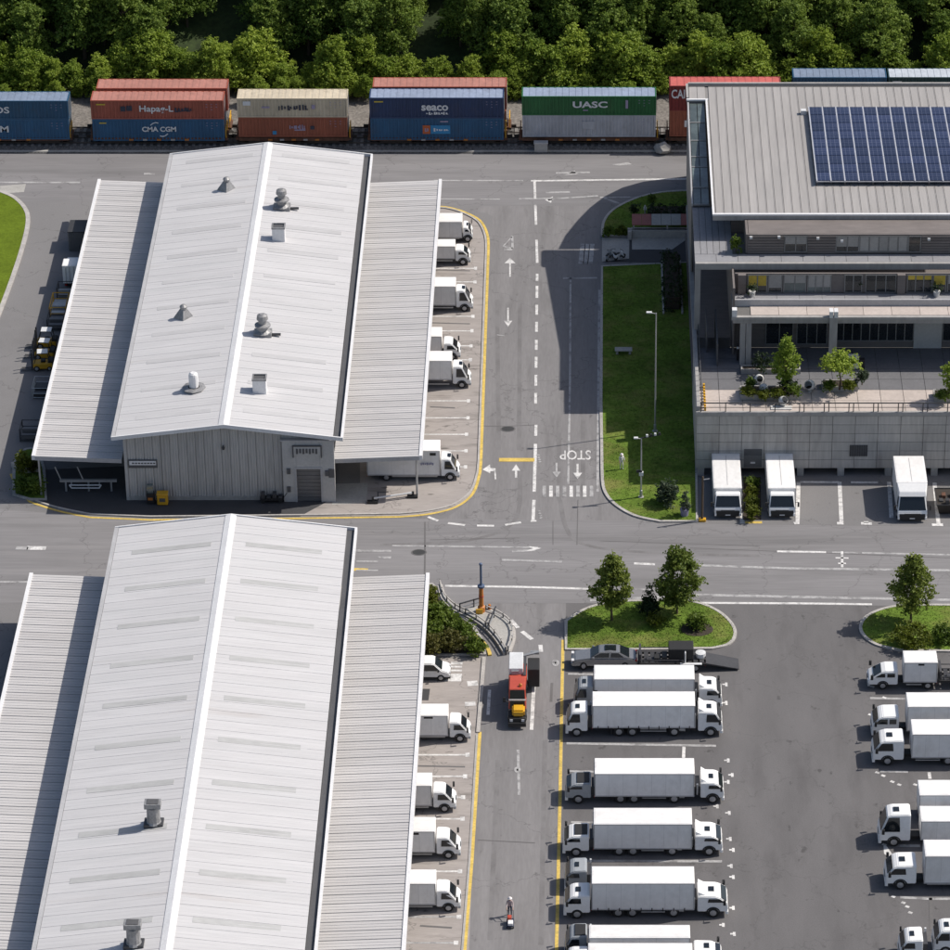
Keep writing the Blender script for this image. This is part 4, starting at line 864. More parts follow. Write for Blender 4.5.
def container(x0, x1, y0, z0, h, side, roof, label, depth=2.75, marks=True):
    L = x1-x0; o = thing('shipping_container', ((x0+x1)/2, y0+depth/2, z0), label, 'shipping container', 'containers on the freight train')
    def part(mb, n, m, par=o): return mb.build(n, m, par, world=False)
    a, b, d = -L/2, L/2, depth/2
    body = MB().box(a+0.12, b-0.12, -d+0.14, d-0.14, 0.08, h-0.1)
    part(body, 'shell', side)
    mb = MB(); n = int(L/0.42); row = []
    for k in range(n):                      # corrugated long side towards the yard, and the far one
        xa = a+0.2+(L-0.4)*k/n; p = (L-0.4)/n
        row += [(xa,0.09),(xa+p*0.35,0.09),(xa+p*0.5,0.02),(xa+p*0.85,0.02)]
    for yy, sg in ((-d, 1), (d, -1)):
        vs = [(x, yy+sg*q, 0.18) for x, q in row]+[(x, yy+sg*q, h-0.16) for x, q in row]; m_ = len(row)
        mb.add(vs, [(k,k+1,m_+k+1,m_+k) if sg > 0 else (k+1,k,m_+k,m_+k+1) for k in range(m_-1)])
    part(mb, 'side_sheet', side)
    mb = MB(); n = int(L/0.8)
    for k in range(n):
        xa = a+0.15+(L-0.3)*k/n; p = (L-0.3)/n; mb.box(xa, xa+p*0.62, -d+0.1, d-0.1, h-0.1, h-0.01)
    mb.box(a+0.1, b-0.1, -d+0.09, d-0.09, h-0.12, h-0.045)
    part(mb, 'roof_sheet', roof)
    mb = MB()
    for xx in (a, b-0.2):
        for yy in (-d, d-0.18): mb.box(xx, xx+0.2, yy, yy+0.18, 0, h)
    for yy in (-d, d-0.12): mb.box(a+0.2, b-0.2, yy+0.003, yy+0.12, 0, 0.18).box(a+0.2, b-0.2, yy+0.003, yy+0.12, h-0.15, h)
    for xx in (a+0.003, b-0.12): mb.box(xx, xx+0.117, -d+0.18, d-0.18, 0, 0.18).box(xx, xx+0.117, -d+0.18, d-0.18, h-0.15, h)
    part(mb, 'frame', side)
    dr = part(MB().box(b-0.11, b-0.04, -d+0.2, d-0.2, 0.2, h-0.16), 'door', side)
    mb = MB()
    for yy in (-0.85, -0.3, 0.3, 0.85): mb.cyl((b+0.0,yy,0.2),(b+0.0,yy,h-0.2),0.04,n=6)
    part(mb, 'lock_rod', m_steel, dr)
    if marks:
        mb = MB()
        for k in range(3):
            for j in range(2+k%2): mb.box(b-0.95-k*0.6, b-0.75-k*0.6, -d-0.005, -d+0.0, h-0.55-j*0.35, h-0.50-j*0.35)
        part(mb, 'code_marks', m_letp)
    return o
def cx(px): return XAT(px, YC, 2.8)
def czs(p0, p1): return ZAT(p1, YC), ZAT(p0, YC)
CON = {}
def stack(px0, px1, py_top, py_mid, py_bot, top, low):
    X0, X1 = cx(px0), cx(px1); zt, zm, zb_ = ZAT(py_top,YC), ZAT(py_mid,YC), ZAT(py_bot,YC)
    a = container(X0+0.06, X1, YC, zm+0.02, zt-zm-0.02, *top); b = container(X0+0.12, X1-0.06, YC+0.02, zb_, zm-zb_, *low)
    return a, b, zt, zm, zb_
def let(o, s, px, py, size, m, **k):
    Y = o.location.y-1.385; lettering(s, size, m, o, (XAT(px,Y,4), Y, ZAT(py,Y)), **k)
def scribble(o, px0, px1, py, hpx, m, n, seed):
    rs = random.Random(seed); Y = o.location.y-1.39; mb = MB()
    for k in range(n):
        x = XAT(px0+(px1-px0)*(k+rs.uniform(0,0.3))/n, Y, 4); z = ZAT(py, Y); h = hpx*0.135*rs.uniform(0.45,1.0); w_ = (px1-px0)/n*0.12*rs.uniform(0.4,0.75)
        mb.box(x, x+w_, Y-0.01, Y+0.02, z-h*0.5, z+h*rs.uniform(0.2,0.5))
        if rs.random() < 0.6: mb.box(x+w_*1.02, x+w_*1.6, Y-0.01, Y+0.02, z-h*0.5, z-h*0.28)
    mb.build('faded_lettering', m, o)
def plate_on(o, px0, px1, py0, py1, m, name='logo_panel', dy=0.0):
    Y = o.location.y-1.385-dy; MB().box(XAT(px0,Y,4), XAT(px1,Y,4), Y-0.01, Y+0.02, ZAT(py1,Y), ZAT(py0,Y)).build(name, m, o)
a, b, *_ = stack(-72, 69.5, 101, 119.5, 139.5, (c_dkblue, r_steel, 'dark blue container with steel blue roof at the left end, upper of its stack'), (c_blue, r_steel, 'dark blue container at the left end of the train, lower of its stack'))
let(a, 'OS', 2, 110.5, 1.15, m_letw); let(b, 'M', 3.5, 129.5, 1.15, m_letw)
a, b, *_ = stack(91.5, 224.5, 100.5, 119.3, 141, (c_rust, r_rust, 'rust red container with white lettering on top of a blue one'), (c_blue, r_blue, 'blue container with white lettering and two arcs under the rust red one'))
let(a, 'Hapag-L', 156.5, 109, 1.12, m_letw, sx=1.12); scribble(a, 175, 193, 109.5, 6, m_letd, 6, 1); plate_on(a, 121, 126, 106.5, 111.5, m_letd); plate_on(a, 127, 132.5, 106, 111, m_letd); plate_on(a, 97, 106, 104, 105.2, m_lety)
let(b, 'CMA CGM', 158.5, 129.5, 0.88, m_letw, sx=1.02, bold=0.03); plate_on(b, 99, 106, 122.6, 123.7, m_lety)
Yl = b.location.y-1.39
for sg, cxp, cyp in ((1, 154, 127.5), (-1, 163, 131.5)):
    pts = [(XAT(cxp+sg*(-8+16*t/6)*0.5, Yl, 4), Yl, ZAT(cyp-sg*4.9*math.sin(math.pi*(0.15+0.5*t/6)), Yl)) for t in range(7)]
    MB().tube(pts, 0.07, 5).build('logo_arc', m_letw, b)
a, b, *_ = stack(237.5, 348, 98.5, 117.5, 137, (c_beige, r_beige, 'beige container with dark smudged lettering on top of a brown one'), (c_brown, r_rust, 'brown container with a small blue mark under the beige one'))
scribble(a, 278, 308, 107.5, 6, m_letd, 10, 2); plate_on(a, 262, 270, 106.6, 108.2, m_letp); plate_on(a, 243.5, 251, 101.5, 105.5, m_letw); plate_on(a, 312, 315.5, 105, 109, m_letp)
scribble(b, 289, 305, 127, 5, m_letp, 8, 3); plate_on(b, 272, 276, 131, 134.5, m_letb); plate_on(b, 310, 314, 126, 129.5, m_letd); plate_on(b, 294, 305, 129.5, 130.6, m_letp)
a, b, *_ = stack(369.5, 504, 98, 118.5, 140, (c_navy, r_blue, 'navy container with white lower-case lettering on a brighter blue one'), (c_blue, r_blue, 'bright blue container with an orange and pale blue logo panel under the navy one'))
let(a, 'seaco', 435, 107.2, 1.4, m_letw, sx=1.02, bold=0.03); scribble(a, 426, 448, 113.3, 3, m_letw, 9, 4); plate_on(a, 374.5, 383.5, 101.2, 102.4, m_lety)
plate_on(b, 422.5, 430, 125.4, 133.8, m_leto, dy=-0.004); plate_on(b, 430.4, 450, 125.4, 133.8, m_letb, dy=-0.004); scribble(b, 433, 448, 129.8, 4, m_letw, 6, 5); scribble(b, 424, 428.5, 129.5, 5, m_letp, 2, 6); plate_on(b, 440, 448, 121, 122.3, m_letp)
a, b, *_ = stack(521.5, 656, 96.5, 115.5, 137, (c_green, r_blue, 'dark green container with white capital lettering on a grey one'), (c_grey, r_pale, 'light grey container under the dark green one'))
let(a, 'UASC', 590, 105, 1.12, m_letw, sx=1.5, bold=0.03); plate_on(a, 625.5, 628, 100.2, 108.5, m_letp); plate_on(a, 583, 588, 109.8, 110.8, m_letp); plate_on(b, 582, 595, 121.5, 129, c_grey)
a, b, *_ = stack(668.5, 780, 86, 111, 136.5, (c_maroon, r_red, 'maroon container with white capital lettering partly behind the office roof'), (c_brown, r_rust, 'brown container partly behind the office corner, under the maroon one'))
let(a, 'CAI', 678, 94.5, 1.6, m_letw, sx=0.66, bold=0.02)
for x0_, y0_, x1_, y1_ in [(685,125,686,119),(686,119,690,122),(690,122,691,117)]: pass
plate_on(b, 684.5, 687, 120.5, 127, m_letw); plate_on(b, 687, 690.5, 119, 122, m_letw)
# second track behind
YB = YC+2.95
def back(px0, px1, py_back, py_front, h, side, roof, label, zbase=None):
    z = (ZAT(py_front, YB) if zbase is None else zbase)
    return container(XAT(px0,YB,z), XAT(px1,YB,z), YB, z-h, h, side, roof, label, marks=False)
back(96, 227, 80, 88.3, 3.0, c_rust, r_rust, 'rust red container on the far track behind the lettered rust red one')
back(372.5, 506.5, 78.5, 86.8, 3.0, c_rust, r_rust, 'rust red container on the far track behind the navy one')
def lowers(px0, px1, side, label):
    X0, X1 = XAT(px0,YB,3), XAT(px1,YB,3); z = ZAT(88.3,YB)-3.0
    container(X0, X1, YB+0.02, WZ, z-WZ-0.03, side, side, label, marks=False)
lowers(97, 226.5, c_grey, 'grey container under the far rust red one behind the two lettered boxes')
lowers(373.5, 506, c_brown, 'brown container under the far rust red one behind the navy box')
zt = ZAT(77.5, YB+3); Y9 = YB+3
for px0, px1, sd, rf, lb in [(793,887,c_dkblue,r_steel,'dark blue container with steel blue roof just behind the office roof'),(888.5,975,c_teal,r_pale,'dark teal container with pale roof at the right end behind the office roof')]:
    o = container(XAT(px0,Y9,zt), XAT(px1,Y9,zt), Y9, zt-2.9, 2.9, sd, rf, lb, marks=False)
    container(XAT(px0+0.5,Y9,zt), XAT(px1-0.5,Y9,zt), Y9, WZ, zt-2.93-WZ, c_brown, c_brown, lb.replace('with','').split(' container')[0]+' box support container hidden low behind the office roof' if False else ('brown container under the dark blue one behind the office roof' if px0 < 800 else 'brown container under the dark teal one behind the office roof'), marks=False)
Yo = Y9-0.01
MB().box(XAT(893,Yo,zt),XAT(902,Yo,zt),Yo-0.02,Yo+0.005,zt-1.0,zt-0.5).build('logo_panel', m_letw, o)
# wagons under them
m_wag = M('wagon_rust', (0.11,0.050,0.030), 0.8, var=0.3, scale=0.6, var2=0.3, scale2=3, local=True); m_wagd = M('wagon_dark', (0.03,0.024,0.020), 0.75, var=0.25, local=True)
def wagon(x0, x1, yc, label, vis=True):
    L = x1-x0; o = thing('flat_wagon', ((x0+x1)/2, yc, 0), label, 'railway wagon', 'wagons of the freight train')
    a, b = -L/2, L/2
    def part(mb, n, m, par=o): return mb.build(n, m, par, world=False)
    part(MB().box(a+0.5, b-0.5, -1.25, -0.95, 0.98, WZ-0.01).box(a+0.5, b-0.5, 0.95, 1.25, 0.98, WZ-0.01).box(a+0.6, b-0.6, -0.3, 0.3, 0.85, WZ-0.05), 'underframe', m_wag)
    for e, sg in ((a, 1), (b, -1)):
        pf = part(MB().box(min(e+sg*0.1,e+sg*2.4), max(e+sg*0.1,e+sg*2.4), -1.2, 1.2, WZ-0.35, WZ-0.06), 'end_platform', m_wag)
        mb = MB()
        for yy in (-1.1, 1.1): mb.tube([(e+sg*0.3,yy,WZ-0.06),(e+sg*0.3,yy,WZ+1.2)], 0.06, 5)
        mb.tube([(e+sg*0.3,-1.1,WZ+1.2),(e+sg*0.3,1.1,WZ+1.2)], 0.06, 5).tube([(e+sg*0.3,-1.1,WZ+0.6),(e+sg*0.3,1.1,WZ+0.6)], 0.05, 5)
        part(mb, 'hand_rail', m_yelm if sg < 0 else m_wag, pf)
        part(MB().box(min(e-sg*0.5,e+sg*0.5), max(e-sg*0.5,e+sg*0.5), -0.16, 0.16, 0.85, 1.2), 'coupler', m_wagd)
        part(MB().box(min(e+sg*0.5,e+sg*1.3), max(e+sg*0.5,e+sg*1.3), -0.9, 0.3, WZ-0.055, WZ+0.55), 'brake_box', m_wagd)
        bo = part(MB().box(min(e+sg*1.6,e+sg*5.4), max(e+sg*1.6,e+sg*5.4), -1.12, -0.95, 0.72, 1.05).box(min(e+sg*1.6,e+sg*5.4), max(e+sg*1.6,e+sg*5.4), 0.95, 1.12, 0.72, 1.05).box(min(e+sg*3.1,e+sg*3.9), max(e+sg*3.1,e+sg*3.9), -0.95, 0.95, 0.7, 0.98), 'bogie', m_wagd)
        for dx in (2.4, 4.6):
            mb = MB()
            for yy in (-0.85, 0.72): mb.cyl((e+sg*dx,yy,1.01),(e+sg*dx,yy+0.13,1.01),0.46,n=14)
            mb.cyl((e+sg*dx,-0.7,1.01),(e+sg*dx,0.7,1.01),0.09,n=6); part(mb, 'wheel_set', m_rail, bo)
    if vis:
        for k in range(5): part(MB().box(a+L*(0.3+k*0.1)-0.25, a+L*(0.3+k*0.1)+0.25, -1.36, -1.252, 1.05, 1.25), 'tie_bracket', m_steel if k % 2 else m_orange)
WL = [(-76,72,'rust brown flat wagon under the dark blue stack at the left end'),(88.5,228,'rust brown flat wagon under the rust red and blue stack'),(234.5,352,'rust brown flat wagon under the beige and brown stack'),(366.5,508,'rust brown flat wagon under the navy and blue stack'),(518,660,'rust brown flat wagon under the green and grey stack'),(665,785,'rust brown flat wagon under the maroon stack by the office')]
for a_, b_, lb in WL: wagon(cx(a_), cx(b_), YT1, lb)
for a_, b_, lb in [(90,232,'dark flat wagon on the far track behind the rust red and blue stack'),(367,512,'dark flat wagon on the far track behind the navy stack')]: wagon(XAT(a_,YB,2), XAT(b_,YB,2), YT2, lb, False)
for a_, b_, lb in [(790,889,'dark flat wagon on the far track hidden behind the office, left'),(889.5,978,'dark flat wagon on the far track hidden behind the office, right')]:
    wagon(XAT(a_,Y9,2), XAT(b_,Y9,2), Y9+1.35, lb.replace(' hidden',''), False)
# grey cabinet and pale boulder on the near ballast edge
p = G(541,151,0.1); o = thing('track_cabinet', p, 'small grey lineside cabinet on the ballast below the green and grey stack', 'cabinet')
MB().box(-0.8,0.8,-0.4,0.4,0,1.1).build('body', m_steel, o, world=False, bevel=0.03); MB().box(-0.86,0.86,-0.46,0.46,1.103,1.2).build('lid', m_trimg, o, world=False)
p = G(663,152,0.1); bm = bmesh.new(); bmesh.ops.create_icosphere(bm, subdivisions=2, radius=0.9)
for v in bm.verts: v.co = Vector((v.co.x*1.2, v.co.y, v.co.z*0.8+0.5))*(1+RN.uniform(-0.12,0.12))
me = bpy.data.meshes.new('boulder'); bm.to_mesh(me); bm.free(); me.materials.append(m_slab); o = link('boulder', me); o.location = p
tag(o, 'pale boulder lying on the ballast between the grey and brown containers', 'boulder')
# ================================================================ TREES
lf_front = leafmat('leaf_bright', (0.110,0.195,0.022), (0.430,0.520,0.080)); lf_dark = leafmat('leaf_dark', (0.065,0.135,0.022), (0.290,0.380,0.070)); lf_con = leafmat('needle_dark', (0.016,0.034,0.014), (0.050,0.080,0.030))
lf_yard = leafmat('leaf_yard', (0.065,0.115,0.018), (0.235,0.280,0.055)); lf_lime = leafmat('leaf_lime', (0.070,0.105,0.010), (0.170,0.190,0.022)); lf_hedge = leafmat('leaf_hedge', (0.060,0.110,0.014), (0.180,0.245,0.036))
lf_blue = leafmat('leaf_grey_green', (0.045,0.070,0.040), (0.110,0.140,0.085)); lf_rust = leafmat('leaf_rusty', (0.075,0.085,0.02), (0.165,0.150,0.04))
def crown_mesh(name, mat, lobes, nleaf, size, rnd, flat=0.5, inner=0.25):
    """many leaf faces on and inside the given ellipsoid lobes (cx,cy,cz,rx,ry,rz)"""
    vs = []; fs = []; wt = [l[3]*l[4]+l[4]*l[5]+l[3]*l[5] for l in lobes]; tot = sum(wt)
    per = 11
    for l, wgt in zip(lobes, wt):
        for _ in range(max(1, int(nleaf*wgt/tot/per))):      # twigs: little sprays of leaves
            u = rnd.uniform(-1, 1); t = rnd.uniform(0, 2*math.pi); q = math.sqrt(1-u*u)
            d = Vector((q*math.cos(t), q*math.sin(t), u)); rr = 1.12-inner*rnd.random()**1.3+rnd.gauss(0, 0.10)
            if u < -0.5 and rnd.random() < 0.5: continue
            c = Vector((l[0]+d.x*l[3]*rr, l[1]+d.y*l[4]*rr, l[2]+d.z*l[5]*rr)); sg = size*1.35
            ax = (d+Vector((rnd.gauss(0,.5), rnd.gauss(0,.5), rnd.gauss(0,.4)))).normalized()*size*2.2
            for k in range(per):
                p = c+ax*rnd.uniform(-0.6, 1.0)+Vector((rnd.gauss(0,sg), rnd.gauss(0,sg), rnd.gauss(0,sg*0.6)))*0.6
                nrm = (d*flat+Vector((rnd.gauss(0,1), rnd.gauss(0,1), rnd.gauss(0.5,1)))*0.45).normalized()
                a = nrm.orthogonal().normalized(); b = nrm.cross(a); ang = rnd.uniform(0, 6.28); a, b = a*math.cos(ang)+b*math.sin(ang), b*math.cos(ang)-a*math.sin(ang)
                s = size*rnd.uniform(0.6, 1.25); o = len(vs)
                vs += [p-a*s, p+b*s*0.62+nrm*s*0.15, p+a*s, p-b*s*0.62+nrm*s*0.15]
                fs.append((o, o+1, o+2, o+3))
    me = bpy.data.meshes.new(name); me.from_pydata([tuple(v) for v in vs], [], fs); me.materials.append(mat); return me
def lobed(rnd, h, r, base, n, spread=0.62, sub=3):
    L = []
    for i in range(n):
        t = i/(max(1, n-1)); ang = i*2.4+rnd.uniform(-0.5, 0.5); z = base+(h-base)*(0.22+0.68*t)
        rad = r*spread*(1-0.75*t**1.6)*rnd.uniform(0.55, 1.25); lr = r*rnd.uniform(0.26, 0.50)*(1-0.3*t)
        c = (rad*math.cos(ang), rad*math.sin(ang), z); L.append((*c, lr, lr, lr*0.85))
        for _ in range(sub+2):
            u = Vector((rnd.gauss(0,1), rnd.gauss(0,1), rnd.gauss(0.2,0.8))).normalized()*lr*1.0; s = lr*rnd.uniform(0.28, 0.5)
            L.append((c[0]+u.x, c[1]+u.y, c[2]+u.z*0.9, s, s, s*0.85))
    return L
def trunk_mb(rnd, h, r, n=3, spread=1.0):
    mb = MB(); pts = [Vector((0,0,-0.3))]
    for k in range(1, 4): pts.append(Vector((rnd.uniform(-0.12,0.12), rnd.uniform(-0.12,0.12), h*k/3)))
    for k in range(3): mb.cyl(pts[k], pts[k+1], r*(1-0.25*k), r*(1-0.25*(k+1)), 8)
    for k in range(n):
        a = k*6.28/n+rnd.uniform(-0.4,0.4); s = pts[2].lerp(pts[3], rnd.uniform(0.0,0.7)); e = s+Vector((math.cos(a)*spread, math.sin(a)*spread, spread*rnd.uniform(0.7,1.2)))
        mb.cyl(s, e, r*0.4, r*0.15, 6)
    return mb
def tree(name, loc, label, cat, cme, tme, group=None, rz=0.0, s=1.0):
    o = thing(name, loc, label, cat, group, rz); o.scale = (s, s, s)
    link('trunk', tme, o); link('crown', cme, o); return o
rt = random.Random(5)
VAR = []
for k in range(5):        # bright bushes at the foot of the slope
    h = rt.uniform(5.5, 7.5); r = rt.uniform(3.0, 3.8)
    t = trunk_mb(rt, h*0.6, 0.16, 4, 1.2).build('trunk', m_bark); tm = t.data; bpy.data.objects.remove(t)
    VAR.append((crown_mesh('crown', lf_front, lobed(rt, h, r, 0.2, 12), 13500, 0.150, rt, 0.28, 0.6), tm))
VARD = []
for k in range(6):        # taller darker trees up the slope
    h = rt.uniform(8.5, 12); r = rt.uniform(3.4, 4.4)
    t = trunk_mb(rt, h*0.65, 0.26, 5, 2.0).build('trunk', m_bark); tm = t.data; bpy.data.objects.remove(t)
    VARD.append((crown_mesh('crown', lf_dark, lobed(rt, h, r, 1.5, 16), 17000, 0.168, rt, 0.28, 0.6), tm))
lf_teal = leafmat('leaf_blue_green', (0.055,0.125,0.050), (0.150,0.290,0.150))
VARB = []
for c0_, t0_ in VARD[:2]:
    m3 = c0_.copy(); m3.materials.clear(); m3.materials.append(lf_teal); VARB.append((m3, t0_))
gF = 'bright leafy trees along the foot of the slope'; gD = 'dense woodland trees on the slope behind the train'
yh = yb1+2.2
x = -78.0; i = 0
while x < 52:
    y = yh+rt.uniform(-1.5, 1.5); s = rt.choice((0.6,0.8,0.9,1.05,1.12,0.72)); c, t = VAR[i % 5]
    tree('leafy_tree', (x, y, hillz(y)-0.1), 'bright green bushy tree at the foot of the wooded slope behind the train', 'tree', c, t, gF, rt.uniform(0,6.28), s); x += rt.uniform(2.2, 4.0); i += 1
x = -80.0
while x < 54:             # low scrub right behind the gravel
    y = yb1+rt.uniform(-3.4, 0.6); c, t = VAR[rt.randrange(5)]
    tree('scrub_bush', (x, y, 0.1), 'low green scrub bush beside the pale gravel behind the train', 'bush', c, t, 'scrub along the gravel strip', rt.uniform(0,6.28), rt.uniform(0.30,0.55)); x += rt.uniform(1.6, 3.4)
for row, (dy, sp) in enumerate([(4.6,5.2),(8.0,5.0),(12,5.2),(16,5.6),(21,6.2)]):
    x = -88.0+row*2.3
    while x < 62:
        y = yh+dy+rt.uniform(-2.5, 2.5); c, t = VARD[rt.randrange(6)]
        if x > 31 and row >= 2 and rt.random() < 0.8: c, t = VARB[rt.randrange(2)]
        if not (row < 2 and (-50 < x < -43 or -23 < x < -18) ):
            tree('woodland_tree', (x+rt.uniform(-1.4,1.4), y, hillz(y)), 'dark green broad-leaved tree in the dense wood on the slope behind the train', 'tree', c, t, gD, rt.uniform(0,6.28), rt.uniform(0.75,1.15))
        x += sp*rt.uniform(0.8, 1.2)
# ================================================================ VEHICLES
def wheel(parent, x, y, r, w=0.28, out=1):
    t = MB().cyl((x,y,r),(x,y-out*w,r), r, n=16).build('wheel', m_tyre, parent, world=False, bevel=0.03)
    q = MB().cyl((x,y+out*0.004,r),(x,y+out*0.02,r), r*0.58, r*0.5, n=14).cyl((x,y+out*0.021,r),(x,y+out*0.05,r), r*0.22, r*0.18, n=8)
    q.build('rim', m_rim, t, world=False)
    return t
def cab(o, x0, L, W, h, style, paint, hatch=True, crew=False, dark=False):
    zb = 0.62 if style == 'big' else 0.52
    if style == 'big': prof = [(0,zb),(0,h-0.04),(0.10*L,h),(0.60*L,h-0.04),(0.76*L,h-0.22),(0.955*L,1.62),(L,1.25),(L,zb)]; ws = (4,5); belt = 1.55
    elif style == 'front': prof = [(0,zb),(0,h-0.05),(0.08*L,h),(0.30*L,h-0.02),(0.42*L,h-0.12),(0.93*L,1.28),(0.985*L,1.1),(L,0.9),(L,zb)]; ws = (4,5); belt = 1.35
    else: prof = [(0,zb),(0,h-0.05),(0.08*L,h),(0.42*L,h-0.02),(0.54*L,h-0.14),(0.82*L,1.36),(0.97*L,1.08),(L,0.9),(L,zb)]; ws = (4,5); belt = 1.30
    yw = lambda z: W/2-max(0, z-belt)*0.13
    n = len(prof); mb = MB()
    vs = [(x0+x,-yw(z),z) for x,z in prof]+[(x0+x,yw(z),z) for x,z in prof]
    mb.add(vs, [tuple(range(n)), tuple(range(n,2*n))[::-1]]+[((i+1)%n,i,n+i,n+(i+1)%n) for i in range(n)])
    c = mb.build('cab', paint, o, world=False, bevel=0.07, seg=2, smooth=False)
    (ax,az),(bx,bz) = prof[ws[0]], prof[ws[1]]
    d = Vector((bz-az, 0, -(bx-ax))); d = Vector((-(bz-az),0,(bx-ax))).normalized()*0.02
    def at(t): return x0+ax+(bx-ax)*t+d.x, az+(bz-az)*t+d.z
    (tx,tz),(ux,uz) = at(0.06), at(0.97)
    MB().hexa([(ux,-yw(uz)+0.12,uz),(ux,yw(uz)-0.12,uz),(tx,yw(tz)-0.14,tz),(tx,-yw(tz)+0.14,tz)]+[(ux+d.x,-yw(uz)+0.14,uz+d.z),(ux+d.x,yw(uz)-0.14,uz+d.z),(tx+d.x,yw(tz)-0.16,tz+d.z),(tx+d.x,-yw(tz)+0.16,tz+d.z)]).build('windscreen', m_vglass, o, world=False)
    wz0, wz1 = belt+0.06, h-0.27
    def sidewin(xa, xb, xc, xd):
        for s in (-1, 1):
            q = [(x0+xa,s*(yw(wz0)+0.012),wz0),(x0+xb,s*(yw(wz0)+0.012),wz0),(x0+xc,s*(yw(wz1)+0.012),wz1),(x0+xd,s*(yw(wz1)+0.012),wz1)]
            r = [(x,y-s*0.03,z) for x,y,z in q]
            MB().hexa((r+q) if s < 0 else (q+r)).build('side_window', m_vglass, o, world=False)
    fx = lambda z: prof[4][0]+(prof[5][0]-prof[4][0])*(z-prof[4][1])/(prof[5][1]-prof[4][1])-0.16
    if crew: sidewin(0.10*L,0.36*L,0.36*L,0.10*L); sidewin(0.43*L,fx(wz0),fx(wz1),0.43*L)
    else: sidewin(0.34*L if style == 'big' else 0.2*L, fx(wz0), fx(wz1), 0.36*L if style == 'big' else 0.22*L)
    if hatch:
        MB().box(x0+0.36*L,x0+0.55*L,-0.34,0.34,h-0.03,h+0.03).build('roof_hatch', m_vglass, o, world=False)
    if dark:
        MB().box(x0+0.06*L,x0+0.56*L,-W/2+0.35,W/2-0.35,h-0.01,h+0.07).build('roof_cover', m_chas, o, world=False, bevel=0.03)
    for s in (-1, 1):
        m = MB().box(x0+0.84*L,x0+0.93*L,s*(W/2+0.30)-0.09,s*(W/2+0.30)+0.09,belt+0.0,belt+0.50).build('mirror', m_chas, o, world=False, bevel=0.02)
        MB().tube([(x0+0.86*L,s*(W/2-0.06),belt+0.45),(x0+0.88*L,s*(W/2+0.30),belt+0.52)],0.03,5).build('mirror_arm', m_chas, m, world=False)
        MB().box(x0+L-0.10,x0+L+0.035,s*(W/2-0.42)-0.20,s*(W/2-0.42)+0.20,0.70,0.95).build('headlight', m_lamp, o, world=False, bevel=0.02)
    MB().box(x0+L-0.22,x0+L+0.05,-W/2+0.02,W/2-0.02,0.34,0.66).build('bumper', m_cabg if style == 'small' else m_cabw, o, world=False, bevel=0.03)
    MB().box(x0+L-0.03,x0+L+0.028,-W/2+0.68,W/2-0.68,0.72,1.02).build('grille', m_chas, o, world=False)
    return c
def cargo(o, x0, x1, W, z0, z1, hooks=False, mat=None, door=True):
    b = MB().box(x0,x1,-W/2,W/2,z0,z1).build('cargo_box', mat or m_boxw, o, world=False, bevel=0.035)
    q = MB()
    for s in (-1, 1):
        y0, y1 = (s*(W/2+0.002), s*(W/2+0.025)); y0, y1 = min(y0,y1), max(y0,y1)
        q.box(x0-0.01,x1+0.01,y0,y1,z0-0.02,z0+0.09).box(x0-0.01,x1+0.01,y0,y1,z1-0.09,z1-0.01)
        for xx in (x0,x1-0.09): q.box(xx,xx+0.09,y0+0.001,y1-0.001,z0+0.09,z1-0.09)
    q.build('edge_rail', m_boxs, b, world=False)
    MB().box(x0+0.12,x1-0.12,-W/2+0.12,W/2-0.12,z1-0.01,z1+0.02).build('roof_sheet', mat or m_boxw, b, world=False)
    n = max(2,int((x1-x0)/1.25)); q = MB()
    for k in range(1, n):
        x = x0+(x1-x0)*k/n
        for s in (-1, 1): q.box(x-0.007,x+0.007,min(s*(W/2-0.002),s*(W/2+0.004)),max(s*(W/2-0.002),s*(W/2+0.004)),z0+0.1,z1-0.1)
    q.build('panel_seam', m_boxs, b, world=False)
    if hooks:
        n = int((x1-x0)/0.95)
        for k in range(n):
            for s in (-1, 1): MB().box(x0+0.5+k*0.95,x0+0.58+k*0.95,min(s*(W/2+0.026),s*(W/2+0.05)),max(s*(W/2+0.026),s*(W/2+0.05)),z0-0.15,z0+0.22).build('strap', m_chas, b, world=False)
    q = MB()
    for yy in (-W*0.32,-W*0.12,W*0.12,W*0.32): q.cyl((x0-0.05,yy,z0+0.1),(x0-0.05,yy,z1-0.1),0.03,n=5)
    q.build('door_rod', m_boxs, b, world=False)
    for s in (-1, 1): MB().box(x0-0.05,x0-0.012,s*(W/2-0.3)-0.15,s*(W/2-0.3)+0.15,z0-0.25,z0-0.1).build('tail_light', m_tail, o, world=False)
    return b
GTR = 'white box trucks parked in the yard'
